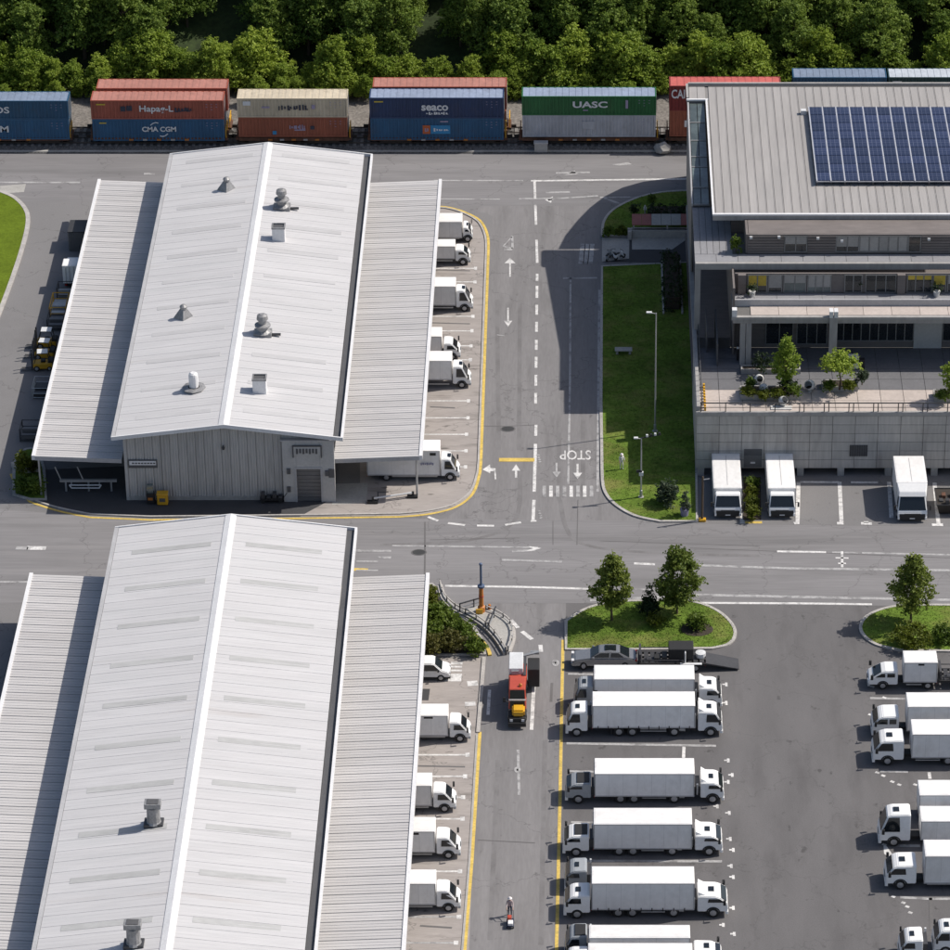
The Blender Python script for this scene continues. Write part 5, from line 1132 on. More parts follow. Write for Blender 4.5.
def truck(label, d, box, cabx, group=GTR, style='big', Lw=None, crew=False, hooks=False, dark=False, paint=None, hatch=True, fairing=False, unit=True, mat=None, axles=2, win=None):
    """box = (px0, px1, roof back py, roof near-edge py, box bottom py, ground py); cabx = (px0, px1, cab roof near-edge py)"""
    bx0, bx1, yb, ye, ybm, yg = box
    Yn = G(585, yg).y; zt = ZAT(ye, Yn); W = min(2.55, max(1.85, G(585, yb, zt).y-Yn)); zf = ZAT(ybm, Yn)
    zt = min(zt, 3.85)
    X0, X1 = XAT(bx0, Yn, 2), XAT(bx1, Yn, 2)
    if cabx: C0, C1, zc = XAT(cabx[0], Yn, 1.5), XAT(cabx[1], Yn, 1.5), ZAT(cabx[2], Yn+0.15)
    else: C0, C1, zc = X1, X1, 2
    lo, hi = min(X0, C0), max(X1, C1); cxm = (lo+hi)/2
    o = thing('box_truck' if cabx else 'box_trailer', (cxm, Yn+W/2, 0.016), label, 'truck' if cabx else 'trailer', group, 0 if d > 0 else math.pi)
    f = lambda x: (x-cxm)*d
    a, b = sorted((f(X0), f(X1))); 
    wr = 0.50 if style == 'big' else 0.42
    cargo(o, a, b, W, zf, zt, hooks, mat)
    if cabx:
        c0, c1 = sorted((f(C0), f(C1))); cw = W-0.08 if style == 'big' else min(W-0.05, 2.0)
        cab(o, c0, c1-c0, cw, zc, style, paint or m_cabw, hatch, crew, dark)
        front = c0+0.2
        wx = c0+(c1-c0)*(0.52 if style == 'big' else 0.50)
        for s in (-1, 1):
            wheel(o, wx, s*(cw/2+0.03), wr, 0.3, s)
            arch = MB(); n = 10
            for k in range(n):
                t0, t1 = math.pi*k/n, math.pi*(k+1)/n; r0, r1 = wr+0.03, wr+0.14
                pts = [(wx+r0*math.cos(t0),wr+r0*math.sin(t0)),(wx+r1*math.cos(t0),wr+r1*math.sin(t0)),(wx+r1*math.cos(t1),wr+r1*math.sin(t1)),(wx+r0*math.cos(t1),wr+r0*math.sin(t1))]
                y0, y1 = sorted((s*(cw/2+0.005), s*(cw/2+0.035))); arch.add([(x,y0,z) for x,z in pts]+[(x,y1,z) for x,z in pts], [(0,1,2,3),(7,6,5,4),(0,4,5,1),(2,6,7,3),(1,5,6,2),(0,3,7,4)])
            arch.build('wheel_arch', m_chas, o, world=False)
        if fairing:
            L = c1-c0
            MB().add([(c0+0.05,-cw/2+0.2,zc-0.03),(c0+0.3*L,-cw/2+0.3,zc-0.03),(c0+0.3*L,cw/2-0.3,zc-0.03),(c0+0.05,cw/2-0.2,zc-0.03),(c0+0.05,-cw/2+0.25,zc+0.38),(c0+0.05,cw/2-0.25,zc+0.38)],[(0,1,4),(2,3,5),(1,2,5,4),(0,4,5,3),(0,3,2,1)]).build('wind_deflector', paint or m_cabw, o, world=False, bevel=0.03)
            MB().box(c0-0.35,c0-0.22,-cw/2+0.1,-cw/2+0.3,0.9,zc-0.2).build('exhaust_stack', m_steel, o, world=False)
            MB().box(c0-0.45,c0-0.06,-cw/2+0.35,cw/2-0.35,0.9,zc-0.55).build('air_intake', m_steeld, o, world=False)
    else: front = b
    MB().box(a+0.1,front,-0.45,0.45,zf-0.42,zf-0.12).build('chassis', m_chas, o, world=False)
    MB().box(a+0.15,b-0.15,-W/2+0.15,W/2-0.15,zf-0.12,zf-0.003).build('bearer_frame', m_chas, o, world=False)
    rx = [a+(b-a)*0.26]+([a+(b-a)*0.26+1.25] if axles > 1 else [])
    if cabx is None or (b-a) > 8: rx.append(a+(b-a)*0.80)
    for x in rx:
        for s in (-1, 1): wheel(o, x, s*(W/2-0.05), wr, 0.5, s)
    if len(rx) > 1 and b-a > 6:
        g0, g1 = rx[-2]+0.75 if len(rx) > 2 else rx[-1]+0.75, (rx[-1]-0.75 if len(rx) > 2 else b-0.4)
        for s in (-1, 1):
            y = s*(W/2-0.08); g = MB().box(g0,g1,y-0.03,y+0.03,0.55,0.66).box(g0,g1,y-0.03,y+0.03,0.80,0.90)
            g.build('side_guard', m_steel, o, world=False)
        MB().cyl((b-1.6,-W/2+0.35,0.68),(b-0.9,-W/2+0.35,0.68),0.24,n=10).build('fuel_tank', m_steel, o, world=False)
    else:
        for s in (-1, 1): MB().box(min(rx)+0.6,b-0.3,s*(W/2-0.12)-0.03,s*(W/2-0.12)+0.03,0.48,0.62).build('side_guard', m_steel, o, world=False)
    for x in rx[:1]:
        for s in (-1, 1): MB().box(x-0.75,x-0.66,s*(W/2-0.3)-0.22,s*(W/2-0.3)+0.22,0.25,0.9).build('mud_flap', m_chas, o, world=False)
    if win:                     # small dark grille or window high in the near side of the box
        wxa, wxb = sorted((f(XAT(win[0],Yn,2)), f(XAT(win[1],Yn,2)))); s = -d; y0, y1 = sorted((s*(W/2+0.003), s*(W/2+0.03)))
        MB().box(wxa,wxb,y0,y1,zt-win[3],zt-win[2]).build('side_vent', m_chas, o, world=False)
    return o
def tractor(label, d, px0, px1, ye, yg, pxr, paint=None, dark=False, fairing=False, hatch=True, W=2.3, group='tractor units in the truck park'):
    Yn = G(585, yg).y; zc = ZAT(ye, Yn+0.15); C0, C1 = XAT(px0, Yn, 1.5), XAT(px1, Yn, 1.5); Rr = XAT(pxr, Yn, 1)
    lo, hi = min(C0,Rr), max(C1,Rr); cm = (lo+hi)/2
    o = thing('tractor_unit', (cm, Yn+W/2, 0.016), label, 'truck cab', group, 0 if d > 0 else math.pi)
    f = lambda x: (x-cm)*d
    c0, c1 = sorted((f(C0), f(C1))); r = f(Rr)
    cab(o, c0, c1-c0, W, zc, 'big', paint or m_cabw, hatch, False, dark)
    MB().box(r,c0+0.3,-0.42,0.42,0.55,0.85).build('chassis', m_chas, o, world=False)
    for s in (-1, 1):
        wheel(o, c0+(c1-c0)*0.5, s*(W/2+0.03), 0.5, 0.3, s)
    MB().box(c0-0.42,c0-0.05,-W/2+0.3,W/2-0.3,0.86,zc-0.5).build('air_intake', m_steeld, o, world=False)
    MB().box(c0-0.40,c0-0.25,-W/2+0.08,-W/2+0.26,0.86,zc-0.15).build('exhaust_stack', m_light, o, world=False)
    if fairing: MB().add([(c0+0.1,-W/2+0.25,zc),(c0+0.6*(c1-c0),-W/2+0.35,zc),(c0+0.6*(c1-c0),W/2-0.35,zc),(c0+0.1,W/2-0.25,zc),(c0+0.1,-W/2+0.3,zc+0.5),(c0+0.1,W/2-0.3,zc+0.5)],[(0,1,4),(2,3,5),(1,2,5,4),(0,4,5,3),(0,3,2,1)]).build('wind_deflector', paint or m_cabw, o, world=False, bevel=0.03)
    return o
# ---- centre of the truck park: long box trucks facing right, cabs of others facing left at their tails
truck('long white box truck facing right, farthest of the row, beside the silver car', 1, (594,694.4,665,679.4,701,710), (699,722,688.5), fairing=True)
truck('long white box truck facing right with strap hooks along its hem, next to the farthest', 1, (592.4,695,691.5,706,728,737), (698,722.5,712.5), hooks=True, fairing=True)
truck('long white box truck facing right alone between two empty bays', 1, (594.6,694.4,757,774,796.6,804), (700.5,724,783), fairing=True)
truck('long white box truck facing right with grey upright frame behind its cab', 1, (593.6,692,807,824.4,849,856.5), (695,722.5,836), fairing=True)
truck('long white curtain-side truck facing right with small ticks along the hem', 1, (591.6,694.4,864.4,883.6,910,918), (697.5,728,896.5), hooks=True, fairing=True)
truck('white box truck at the bottom edge, mostly hidden by the pale roof in front', 1, (589,690,925,938,962,971), (694,722,951))
truck('white box truck cut off by the bottom edge with pale clean roof', 1, (588,692.6,943,959.5,985,993), (697,722,972))
tractor('grey tractor unit with dark roof facing left at the tail of the farthest long truck', -1, 574, 593, 687, 712, 595, m_cabg)
tractor('white tractor unit facing left at the tail of the strap-hooked truck', -1, 566, 587.5, 712, 737, 592)
tractor('grey and white tractor unit with black roof cover facing left by the lone long truck', -1, 565.5, 591, 784, 804, 595, m_cabg, dark=True)
tractor('white tractor unit with black roof cover facing left behind the fourth long truck', -1, 563, 589, 836, 857, 594, m_cabw, dark=True)
tractor('grey tractor unit with pale hatch facing left, behind the cab of the curtain-side truck row', -1, 565, 587, 871, 893, 591, m_cabg)
tractor('white tractor unit with big black roof window facing left at the curtain-side truck tail', -1, 564, 590, 896, 919, 592, m_cabw)
tractor('dark grey tractor unit facing left near the bottom edge on the yellow line', -1, 565, 587, 937, 962, 590, m_cabg, dark=True)
tractor('white tractor unit facing left cut by the bottom edge', -1, 563, 588, 960, 985, 592)
# ---- right-hand row facing left
truck('white crew-cab truck with short box facing left beside the right grass island', -1, (903.7,937.3,650.7,662.8,682.5,690), (868.4,898,671.5), style='small', crew=True, hatch=False, axles=1, win=(918,924,0.15,0.32))
truck('white crew-cab truck facing left, farther of a close pair under the island', -1, (907,975,692.4,707,731,739), (872.4,899,717), crew=True, hatch=False)
truck('white box truck with sleeper cab facing left, nearer of the close pair', -1, (911.8,980,718.8,734.6,758,766), (873,904,741.5), fairing=False)
truck('white box trailer without a cab standing behind the tall sleeper truck', -1, (919,985,780,795.4,816,824), None)
truck('white box truck with tall sleeper cab and roof fin facing left', -1, (921,985,806,821.5,840,847), (879.4,910.5,816), fairing=False)
truck('white box truck facing left with small square hatch, beside the painted hatching', -1, (924.5,990,839,856.5,883.5,890), (886,916.5,866.5))
tractor('white tractor unit with dark star-shaped roof gap facing left at the lower right corner', -1, 900, 923, 940.5, 964, 926, W=2.3)
tractor('white tractor unit with square hatch cut by the right edge at the lower corner', -1, 934, 958, 931, 956, 964, W=2.2)
# ---- bays of the near warehouse, facing right
GB2 = 'white trucks in the bays of the near warehouse'
truck('small white box truck beside the dark asphalt square in the near bays', 1, (398,448,703.7,715.8,736,742.5), (449.5,470,722.5), GB2, 'small', hatch=False, axles=1, win=(424,433,0.15,0.32))
truck('small white truck with shortest box, third from the hedge in the near bays', 1, (392,431.7,772.6,785.9,806,813), (433,455.5,792.5), GB2, 'small', hatch=False, axles=1)
truck('small white box truck with blue-grey sheen on its side, directly beyond the nearest one', 1, (388,435,817,831.6,852.5,860), (436.3,460,838.5), GB2, 'small', hatch=False, axles=1, win=(412,419,0.15,0.35))
truck('small white box truck nearest the bottom in the bays, beside the yellow line', 1, (384,435.7,869.5,883.8,905,912.5), (436.3,460,891), GB2, 'small', hatch=False, axles=1)
# ---- bays of the far warehouse
GB1 = 'white trucks in the bays of the far warehouse'
truck('white box truck at the far end of the bays, by the yellow curve', 1, (425,462,213,222,238,243), (455+8,472,228), GB1, 'small', axles=1)
truck('white low-roofed truck second from the far end of the bays', 1, (420,455,240,246.5,259,265.5), (452.5+3,470,250), GB1, 'small', hatch=False, axles=1)
truck('white box truck with roof hatch standing alone in the middle of the far bays', 1, (412,455.6,277,286.7,305.5,312.5), (456,472.5,291.5), GB1, 'small', axles=1)
truck('small white box truck parked just beyond the yellow-marked one', 1, (408,441.7,327,336.6,354,361), (443.6,460,344), GB1, 'small', hatch=False, axles=1)
u5 = truck('white box truck with a yellow mark under its box, nearer of a close pair', 1, (405,451.8,351,361,380,389), (452.6,470.5,367.5), GB1, 'small', axles=1)
u6 = truck('long white truck half under the canopy corner, nearest of the far bays', 1, (367,440,439.8,451,475.5,481.5), (440.8,459,460), GB1, 'small', axles=1, win=(430,436,0.25,0.55))
qq = MB()
for k in range(7): qq.box(0.8+k*0.2,0.93+k*0.2,-1.275,-1.24,2.0+0.03*(k%3),2.22+0.06*(k%2))
qq.build('faded_lettering', M('lettering_slate',(0.18,0.19,0.32),0.5,local=True), u6, world=False)
MB().box(-1.9,-1.3,-1.0,-0.96,0.55,0.75).build('side_marker', m_yelm, u5, world=False)
# ---- vans with boxes facing the camera in front of the office
def front_truck(label, px0, px1, yb, ye, yfr, yg, sloped=False):
    Yn = G(585, yg).y; L_h = 3.3; zt = ZAT(ye, Yn+1.3); X0, X1 = XAT(px0, Yn, 2), XAT(px1, Yn, 2); W = X1-X0
    Yb = G(585, yb, zt).y; L = Yb-Yn
    o = thing('box_truck', ((X0+X1)/2, Yn+L/2, 0.016), label, 'truck', 'white trucks parked facing out in front of the office', -math.pi/2)
    cl = 2.0; c0 = L/2-cl
    if sloped:
        cargo(o, -L/2, c0-0.02, W, 0.85, zt)
        MB().add([(c0,-W/2,zt-1.0),(c0,W/2,zt-1.0),(c0,W/2,zt),(c0,-W/2,zt),(c0+1.25,-W/2+0.15,zt-1.0),(c0+1.25,W/2-0.15,zt-1.0),(c0+0.95,W/2-0.2,zt-0.55),(c0+0.95,-W/2+0.2,zt-0.55)],[(0,1,2,3),(4,7,6,5),(3,2,6,7),(0,3,7,4),(1,5,6,2),(0,4,5,1)]).build('wind_deflector', m_cabw, o, world=False, bevel=0.05)
        h = zt-0.55
    else:
        cargo(o, -L/2, c0+0.35, W, 0.85, zt); h = zt-0.30
    cab(o, c0+(0 if sloped else 0.36), cl-(0 if sloped else 0.36), W-0.12, h, 'front', m_cabw, False)
    MB().box(L/2-0.1,L/2+0.055,-W/2+0.25,W/2-0.25,0.30,0.98).build('lower_grille', m_chas, o, world=False, bevel=0.03)
    for x in (c0+1.0, -L/2+1.4):
        for s in (-1, 1): wheel(o, x, s*(W/2-0.02), 0.44, 0.3, s)
    MB().box(-L/2+0.2,c0+0.3,-0.45,0.45,0.5,0.84).build('chassis', m_chas, o, world=False)
    MB().box(-L/2+0.5,-L/2+0.0+ (c0+L/2)*0.96,-0.03,0.03,zt+0.021,zt+0.035).build('roof_seam', m_boxs, o, world=False)
    MB().box(L/2-0.002,L/2+0.062,-0.26,0.26,0.42,0.54).build('number_plate', m_light, o, world=False)
    return o
front_truck('white box truck facing out, left of the hedge strip at the office', 714, 742.3, 453.5, 490, 500, 519)
front_truck('white box truck facing out, right of the hedge strip at the office', 768.6, 796.3, 453.5, 490, 500, 519)
front_truck('white truck with rounded wind deflector facing out, standing apart at the right', 897.5, 928.2, 456, 486, 500, 522.5, True)
# ---- white van by the hedge
p = G(433, 681.5); o = thing('delivery_van', (p.x-0.3, p.y+0.95, 0.016), 'small white van nosing out from under the canopy beside the hedge', 'van')
prof = [(-3.2,0.4),(-3.2,1.75),(-3.0,1.9),(0.15,1.9),(0.45,1.82),(1.15,1.18),(1.75,1.0),(1.95,0.7),(1.95,0.4)]
yw = lambda z: 0.93-max(0,z-1.1)*0.16
n = len(prof); MB().add([(x,-yw(z),z) for x,z in prof]+[(x,yw(z),z) for x,z in prof], [tuple(range(n)), tuple(range(n,2*n))[::-1]]+[((i+1)%n,i,n+i,n+(i+1)%n) for i in range(n)]).build('body', m_cabw, o, world=False, bevel=0.08, seg=2)
MB().hexa([(1.16,-0.74,1.22),(1.16,0.74,1.22),(0.52,0.66,1.80),(0.52,-0.66,1.80),(1.19,-0.74,1.25),(1.19,0.74,1.25),(0.55,0.66,1.83),(0.55,-0.66,1.83)]).build('windscreen', m_vglass, o, world=False)
for s in (-1, 1):
    q = [(-0.75,s*0.94,1.15),(0.95,s*0.94,1.15),(0.40,s*0.835,1.75),(-0.75,s*0.835,1.75)]; r = [(x,y-s*0.05,z) for x,y,z in q]
    MB().hexa(r+q if s < 0 else q+r).build('side_window', m_vglass, o, world=False)
    for x in (-2.2, 1.05): wheel(o, x, s*0.95, 0.36, 0.24, s)
    MB().box(1.86,1.98,s*0.62-0.16,s*0.62+0.16,0.72,0.92).build('headlight', m_lamp, o, world=False, bevel=0.02)
    MB().box(0.75,0.90,s*1.08-0.1,s*1.08+0.1,1.15,1.35).build('mirror', m_chas, o, world=False)
MB().box(-3.22,1.98,-0.9,0.9,0.28,0.42).build('sill', m_chas, o, world=False)
# ---- silver car and black trailer by the island
Yc_ = G(604, 670.5).y; X0, X1 = XAT(571,Yc_,1), XAT(637,Yc_,1); o = thing('parked_car', ((X0+X1)/2, Yc_+0.98, 0.016), 'silver grey saloon car facing left beside the grass island and the black trailer', 'car', None, math.pi); o.scale = (1, 1, 1.28)
L = X1-X0; h = L/2
prof = [(-h,0.35),(-h+0.02,0.72),(-h+0.15,0.98),(-h+1.0,1.06),(h-1.75,1.02),(h-0.45,0.86),(h-0.03,0.66),(h,0.35)]
MB().yprism(prof, -0.95, 0.95).build('body', m_silver, o, world=False, bevel=0.09, seg=2)
gp = [(-h+0.65,1.03),(-h+1.7,1.46),(-h+2.6,1.54),(-h+3.6,1.46),(h-1.85,1.03)]
yv = lambda z: 0.92-(z-1.03)*0.42
n = len(gp); MB().add([(x,-yv(z),z) for x,z in gp]+[(x,yv(z),z) for x,z in gp], [tuple(range(n)), tuple(range(n,2*n))[::-1]]+[((i+1)%n,i,n+i,n+(i+1)%n) for i in range(n)]).build('cabin', m_silver, o, world=False, bevel=0.05, seg=2)
def slope_glass(a, b, nm):
    (xa,za),(xb,zb_) = a, b; d = Vector((-(zb_-za),0,(xb-xa))).normalized()*0.03
    if d.z < 0: d = -d
    t = lambda k: (xa+(xb-xa)*k, za+(zb_-za)*k); (p0x,p0z),(p1x,p1z) = t(0.1), t(0.92)
    MB().hexa([(p0x,-yv(p0z)+0.08,p0z),(p0x,yv(p0z)-0.08,p0z),(p1x,yv(p1z)-0.08,p1z),(p1x,-yv(p1z)+0.08,p1z)]+[(p0x+d.x,-yv(p0z)+0.08,p0z+d.z),(p0x+d.x,yv(p0z)-0.08,p0z+d.z),(p1x+d.x,yv(p1z)-0.08,p1z+d.z),(p1x+d.x,-yv(p1z)+0.08,p1z+d.z)]).build(nm, m_vglass, o, world=False)
slope_glass(gp[4], gp[3], 'windscreen'); slope_glass(gp[0], gp[1], 'rear_window')
for s in (-1, 1):
    for xa, xb, xc, xd in [(-h+1.25,-h+2.55,-h+2.5,-h+1.8),(-h+2.7,h-2.05,-h+3.5,-h+2.65)]:
        q = [(xa,s*(yv(1.1)+0.015),1.1),(xb,s*(yv(1.1)+0.015),1.1),(xc,s*(yv(1.42)+0.015),1.42),(xd,s*(yv(1.42)+0.015),1.42)]; r = [(x,y-s*0.04,z) for x,y,z in q]
        MB().hexa(r+q if s < 0 else q+r).build('side_window', m_vglass, o, world=False)
    for x in (-h+1.15, h-1.2): wheel(o, x, s*0.97, 0.36, 0.24, s)
    MB().box(h-0.28,h-0.02,s*0.66-0.2,s*0.66+0.2,0.66,0.82).build('headlight', m_lamp, o, world=False, bevel=0.02)
    MB().box(-h-0.02,-h+0.2,s*0.68-0.22,s*0.68+0.22,0.72,0.9).build('tail_light', m_tail, o, world=False, bevel=0.02)
    MB().box(h-2.25,h-2.05,s*1.04-0.1,s*1.04+0.1,1.02,1.18).build('mirror', m_silver, o, world=False, bevel=0.02)
MB().box(-h+2.0,-h+3.1,-0.45,0.45,1.52,1.56).build('sunroof', m_vglass, o, world=False)
def flatbed(label, X0, X1, Y, W, ramp, group=None):
    o = thing('car_transporter_trailer', ((X0+X1)/2, Y+W/2, 0.016), label, 'trailer', group); L = X1-X0; a, b = -L/2, L/2
    mb = MB()
    for yy in (-W/2, -0.35, 0.2, W/2-0.15): mb.box(a,b,yy,yy+0.15,0.72,0.92)
    mb.build('side_beam', m_chas, o, world=False)
    n = int(L/0.55)
    for k in range(n): MB().box(a+k*L/n,a+(k+0.7)*L/n,-W/2+0.16,W/2-0.16,0.925,0.97).build('deck_slat', m_steeld, o, world=False)
    for x in (b-1.0, b-1.9):
        for s in (-1, 1): wheel(o, x, s*(W/2+0.05), 0.42, 0.25, s)
    MB().box(a+L*0.45,a+L*0.45+2.4,-W/2+0.5,W/2-0.1,0.975,2.25).build('winch_housing', m_chas, o, world=False, bevel=0.05)
    mb = MB()
    for s in (-1, 1): mb.tube([(b-2.0,s*(W/2-0.1),0.95),(b-2.0,s*(W/2-0.1),2.0)],0.07,6)
    mb.tube([(b-2.0,-W/2+0.1,2.0),(b-2.0,W/2-0.1,2.0)],0.07,6).build('gantry', m_light, o, world=False)
    for s in (-1, 1):
        MB().tube([(a+0.2,s*(W/2+0.05),1.0),(a+0.2,s*(W/2+0.05),1.35),(b-2.2,s*(W/2+0.05),1.35),(b-2.2,s*(W/2+0.05),1.0)],0.05,6).build('side_rail', m_steeld, o, world=False)
        MB().box(b-2.5,b-0.4,s*(W/2+0.03)-0.16,s*(W/2+0.03)+0.16,0.9,0.98).build('mudguard', m_light if s < 0 else m_chas, o, world=False, bevel=0.03)
    MB().box(a+0.1,a+0.3,-W/2+0.1,W/2-0.1,0.975,1.9).build('headboard', m_steeld, o, world=False); MB().lathe((a+L*0.45+3.1,0.1,0.975),[(0.45,0),(0.5,0.15),(0.5,0.5),(0.2,0.55)],12).build('cable_drum', m_light, o, world=False)
    for k in range(3): MB().box(a+0.8+k*0.75,a+1.3+k*0.75,-W/2+0.4,-W/2+0.4+0.5+0.3*k,0.975,1.2+0.12*k).build('tool_box', (m_steeld,m_chas,m_iron)[k], o, world=False, bevel=0.03)
    if ramp: MB().hexa([(b,-W/2+0.1,0.75),(b+3.2,-W/2+0.2,0.12),(b+3.2,W/2-0.2,0.12),(b,W/2-0.1,0.75),(b,-W/2+0.1,0.92),(b+3.2,-W/2+0.2,0.22),(b+3.2,W/2-0.2,0.22),(b,W/2-0.1,0.92)]).build('loading_ramp', m_steeld, o, world=False)
    MB().box(b-0.1,b-0.02,-W/2+0.1,-W/2+0.5,0.6,0.75).build('tail_light', m_tail, o, world=False)
    return o
Yt = G(680,672).y; flatbed('black car transporter trailer with lowered ramp behind the silver car', XAT(638,Yt,1), XAT(706,Yt,1), Yt, 2.2, True)
Yt = G(940,689).y; flatbed('black flatbed trailer cut by the right edge behind the crew-cab truck', XAT(938.5,Yt,1), XAT(1000,Yt,1), Yt, 2.2, False)
# ---- red and yellow yard machine facing the camera
Yr = G(517,729).y; Xr0, Xr1 = XAT(508,Yr,2), XAT(526,Yr,2); Wr = Xr1-Xr0; Lr = 8.6; o = thing('yard_machine', ((Xr0+Xr1)/2, Yr+Lr/2, 0.01), 'red yard machine with yellow nose and grey cab box facing the camera in the lane', 'machine')
a = -Lr/2; w2 = Wr/2
MB().box(-w2,w2,a+0.4,a+Lr,0.55,1.25).build('chassis', m_chas, o, world=False, bevel=0.04)
MB().box(-w2+0.02,w2-0.02,a+0.05,a+1.48,0.5,1.15).build('front_frame', m_chas, o, world=False, bevel=0.05); MB().box(-w2+0.38,w2-0.12,a+0.25,a+1.46,1.153,1.85).build('engine_hood', m_yelm, o, world=False, bevel=0.14, seg=2)
MB().lathe((0.3,a+2.6,3.1),[(0.16,0),(0.15,0.22),(0.06,0.3)],10).build('beacon', m_orange, o, world=False); MB().tube([(-w2+0.1,a+1.6,1.9),(-w2-0.35,a+1.4,2.3)],0.035,5).build('mirror_arm', m_chas, o, world=False); MB().box(-w2-0.5,-w2-0.25,a+1.36,a+1.44,2.1,2.6).build('mirror', m_chas, o, world=False)
MB().box(w2-0.3,w2-0.05,a+4.6,a+8.0,2.95,3.05).build('hose', m_steeld, o, world=False)
MB().box(-w2,w2,a-0.15,a+0.1,0.3,0.75).build('bumper', m_chas, o, world=False, bevel=0.03)
MB().hexa([(-w2,a+1.5,1.2),(w2,a+1.5,1.2),(w2,a+4.4,1.2),(-w2,a+4.4,1.2),(-w2+0.08,a+2.1,3.1),(w2-0.08,a+2.1,3.1),(w2-0.08,a+4.4,3.1),(-w2+0.08,a+4.4,3.1)]).build('cab', m_red, o, world=False, bevel=0.06)
for z0, z1_ in ((1.35,2.0),(2.2,3.0)):
    fy = lambda z: a+1.5+0.6*(z-1.2)/1.9-0.02
    MB().hexa([(-w2+0.14,fy(z0)-0.02,z0),(w2-0.14,fy(z0)-0.02,z0),(w2-0.14,fy(z0)+0.03,z0),(-w2+0.14,fy(z0)+0.03,z0),(-w2+0.18,fy(z1_)-0.02,z1_),(w2-0.18,fy(z1_)-0.02,z1_),(w2-0.18,fy(z1_)+0.03,z1_),(-w2+0.18,fy(z1_)+0.03,z1_)]).build('windscreen', m_vglass, o, world=False)
MB().box(-w2+0.05,w2-0.05,a+1.70,a+1.78,2.03,2.17).build('screen_bar', m_light, o, world=False)
for s in (-1, 1): MB().box(min(s*w2*0.985,s*(w2+0.02)),max(s*w2*0.985,s*(w2+0.02)),a+2.5,a+4.1,1.9,2.8).build('side_window', m_vglass, o, world=False)
MB().add([(-w2,a+4.4,1.26),(w2,a+4.4,1.26),(w2,a+Lr-0.6,1.26),(-w2,a+Lr-0.6,1.26),(-w2,a+4.4,2.9),(w2,a+4.4,2.9),(w2,a+Lr-0.6,2.2),(-w2,a+Lr-0.6,2.2)],[(0,3,2,1),(4,5,6,7),(0,1,5,4),(1,2,6,5),(2,3,7,6),(3,0,4,7)]).build('rear_deck', m_red, o, world=False, bevel=0.05)
c = MB().box(-w2,w2-0.35,a+5.2,a+Lr-0.5,2.4,3.4).build('equipment_box', m_light, o, world=False, bevel=0.05); MB().box(-w2+0.25,w2-0.75,a+5.05,a+5.19,2.55,3.2).build('grille', m_cabg, c, world=False)
MB().box(w2+0.08,w2+1.2,a+Lr-2.2,a+Lr-0.1,0.5,2.5).build('counterweight', m_chas, o, world=False, bevel=0.05)
mb = MB().tube([(-w2*0.5,a+Lr-0.3,2.6),(w2+1.1,a+Lr+0.3,2.9)],0.14,6).tube([(w2+0.3,a+Lr+0.5,2.7),(w2+1.15,a+Lr+0.5,2.7)],0.2,6); mb.build('boom', m_steel, o, world=False)
for y in (a+1.6, a+Lr-1.8):
    for s in (-1, 1): 
        t = MB().cyl((s*(w2+0.04),y,0.52),(s*(w2-0.32),y,0.52),0.52,n=16).build('wheel', m_tyre, o, world=False, bevel=0.03); MB().cyl((s*(w2+0.045),y,0.52),(s*(w2+0.07),y,0.52),0.28,n=10).build('rim', m_rim, t, world=False)
for s in (-1, 1): MB().box(s*(w2-0.3)-0.14,s*(w2-0.3)+0.14,a+0.0,a+0.049,0.8,1.05).build('headlight', m_lamp, o, world=False)
# ---- shaded vehicles along the left canopy of the far warehouse
def forklift(px, py, label, rz):
    p = G(px, py); o = thing('forklift', (p.x, p.y, 0.01), label, 'forklift', 'forklifts in the shade of the left canopy', rz)
    MB().box(-1.1,1.0,-0.55,0.55,0.25,0.95).build('body', m_yelm, o, world=False, bevel=0.08); MB().box(-1.25,-0.6,-0.55,0.55,0.953,1.25).build('counterweight', m_chas, o, world=False, bevel=0.08)
    MB().box(-0.35,0.15,-0.3,0.3,0.953,1.2).build('seat', m_black, o, world=False, bevel=0.04); g = MB()
    for s in (-0.5, 0.5): g.tube([(-0.8,s,1.2),(-0.6,s,2.15),(0.45,s,2.15),(0.9,s,0.95)],0.045,5)
    g.build('roll_cage', m_chas, o, world=False); MB().box(-0.65,0.5,-0.52,0.52,2.16,2.22).build('roof', m_light, o, world=False)
    g = MB()
    for s in (-0.35, 0.35): g.box(1.05,1.2,s-0.06,s+0.06,0.1,2.3)
    g.build('mast', m_steeld, o, world=False)
    for s in (-0.3, 0.3): MB().box(1.2,2.3,s-0.07,s+0.07,0.1,0.16).build('fork', m_steeld, o, world=False)
    for x, r in ((-0.75,0.28),(0.65,0.34)):
        for s in (-1, 1): wheel(o, x, s*0.58, r, 0.2, s)
forklift(47, 347, 'yellow forklift nearest the pallet cage in the canopy shade', math.pi); forklift(45, 358, 'yellow forklift between two others in the canopy shade', math.pi-0.1); forklift(43, 369, 'yellow forklift with pale roof, nearest of the three in the canopy shade', math.pi+0.1)
def side_lorry(label, px0, px1, y0, y1, h, mat, name='box_truck', cat='truck'):
    Yn = G(585,y1).y; zt = h; X0, X1 = XAT(px0,Yn,h), XAT(px1,Yn,h); Yb = G(585,y0,h).y; o = thing(name, ((X0+X1)/2,(Yn+Yb)/2,0.01), label, cat, None, math.pi/2); L = Yb-Yn; W = X1-X0
    cl = 2.0
    cargo(o, -L/2, L/2-cl-0.15, W, 0.95, h, mat=mat); cab(o, L/2-cl, cl, W-0.1, h-0.5, 'big', m_cabw, False)
    MB().box(-L/2+0.1,L/2-1,-0.45,0.45,0.5,0.83).build('chassis', m_chas, o, world=False)
    for x in (-L/2+1.4, L/2-1.0):
        for s in (-1, 1): wheel(o, x, s*(W/2-0.02), 0.46, 0.3, s)
    return o
side_lorry('white lorry parked along the left canopy edge in the shade', 62, 80, 250, 291, 3.2, m_boxw)
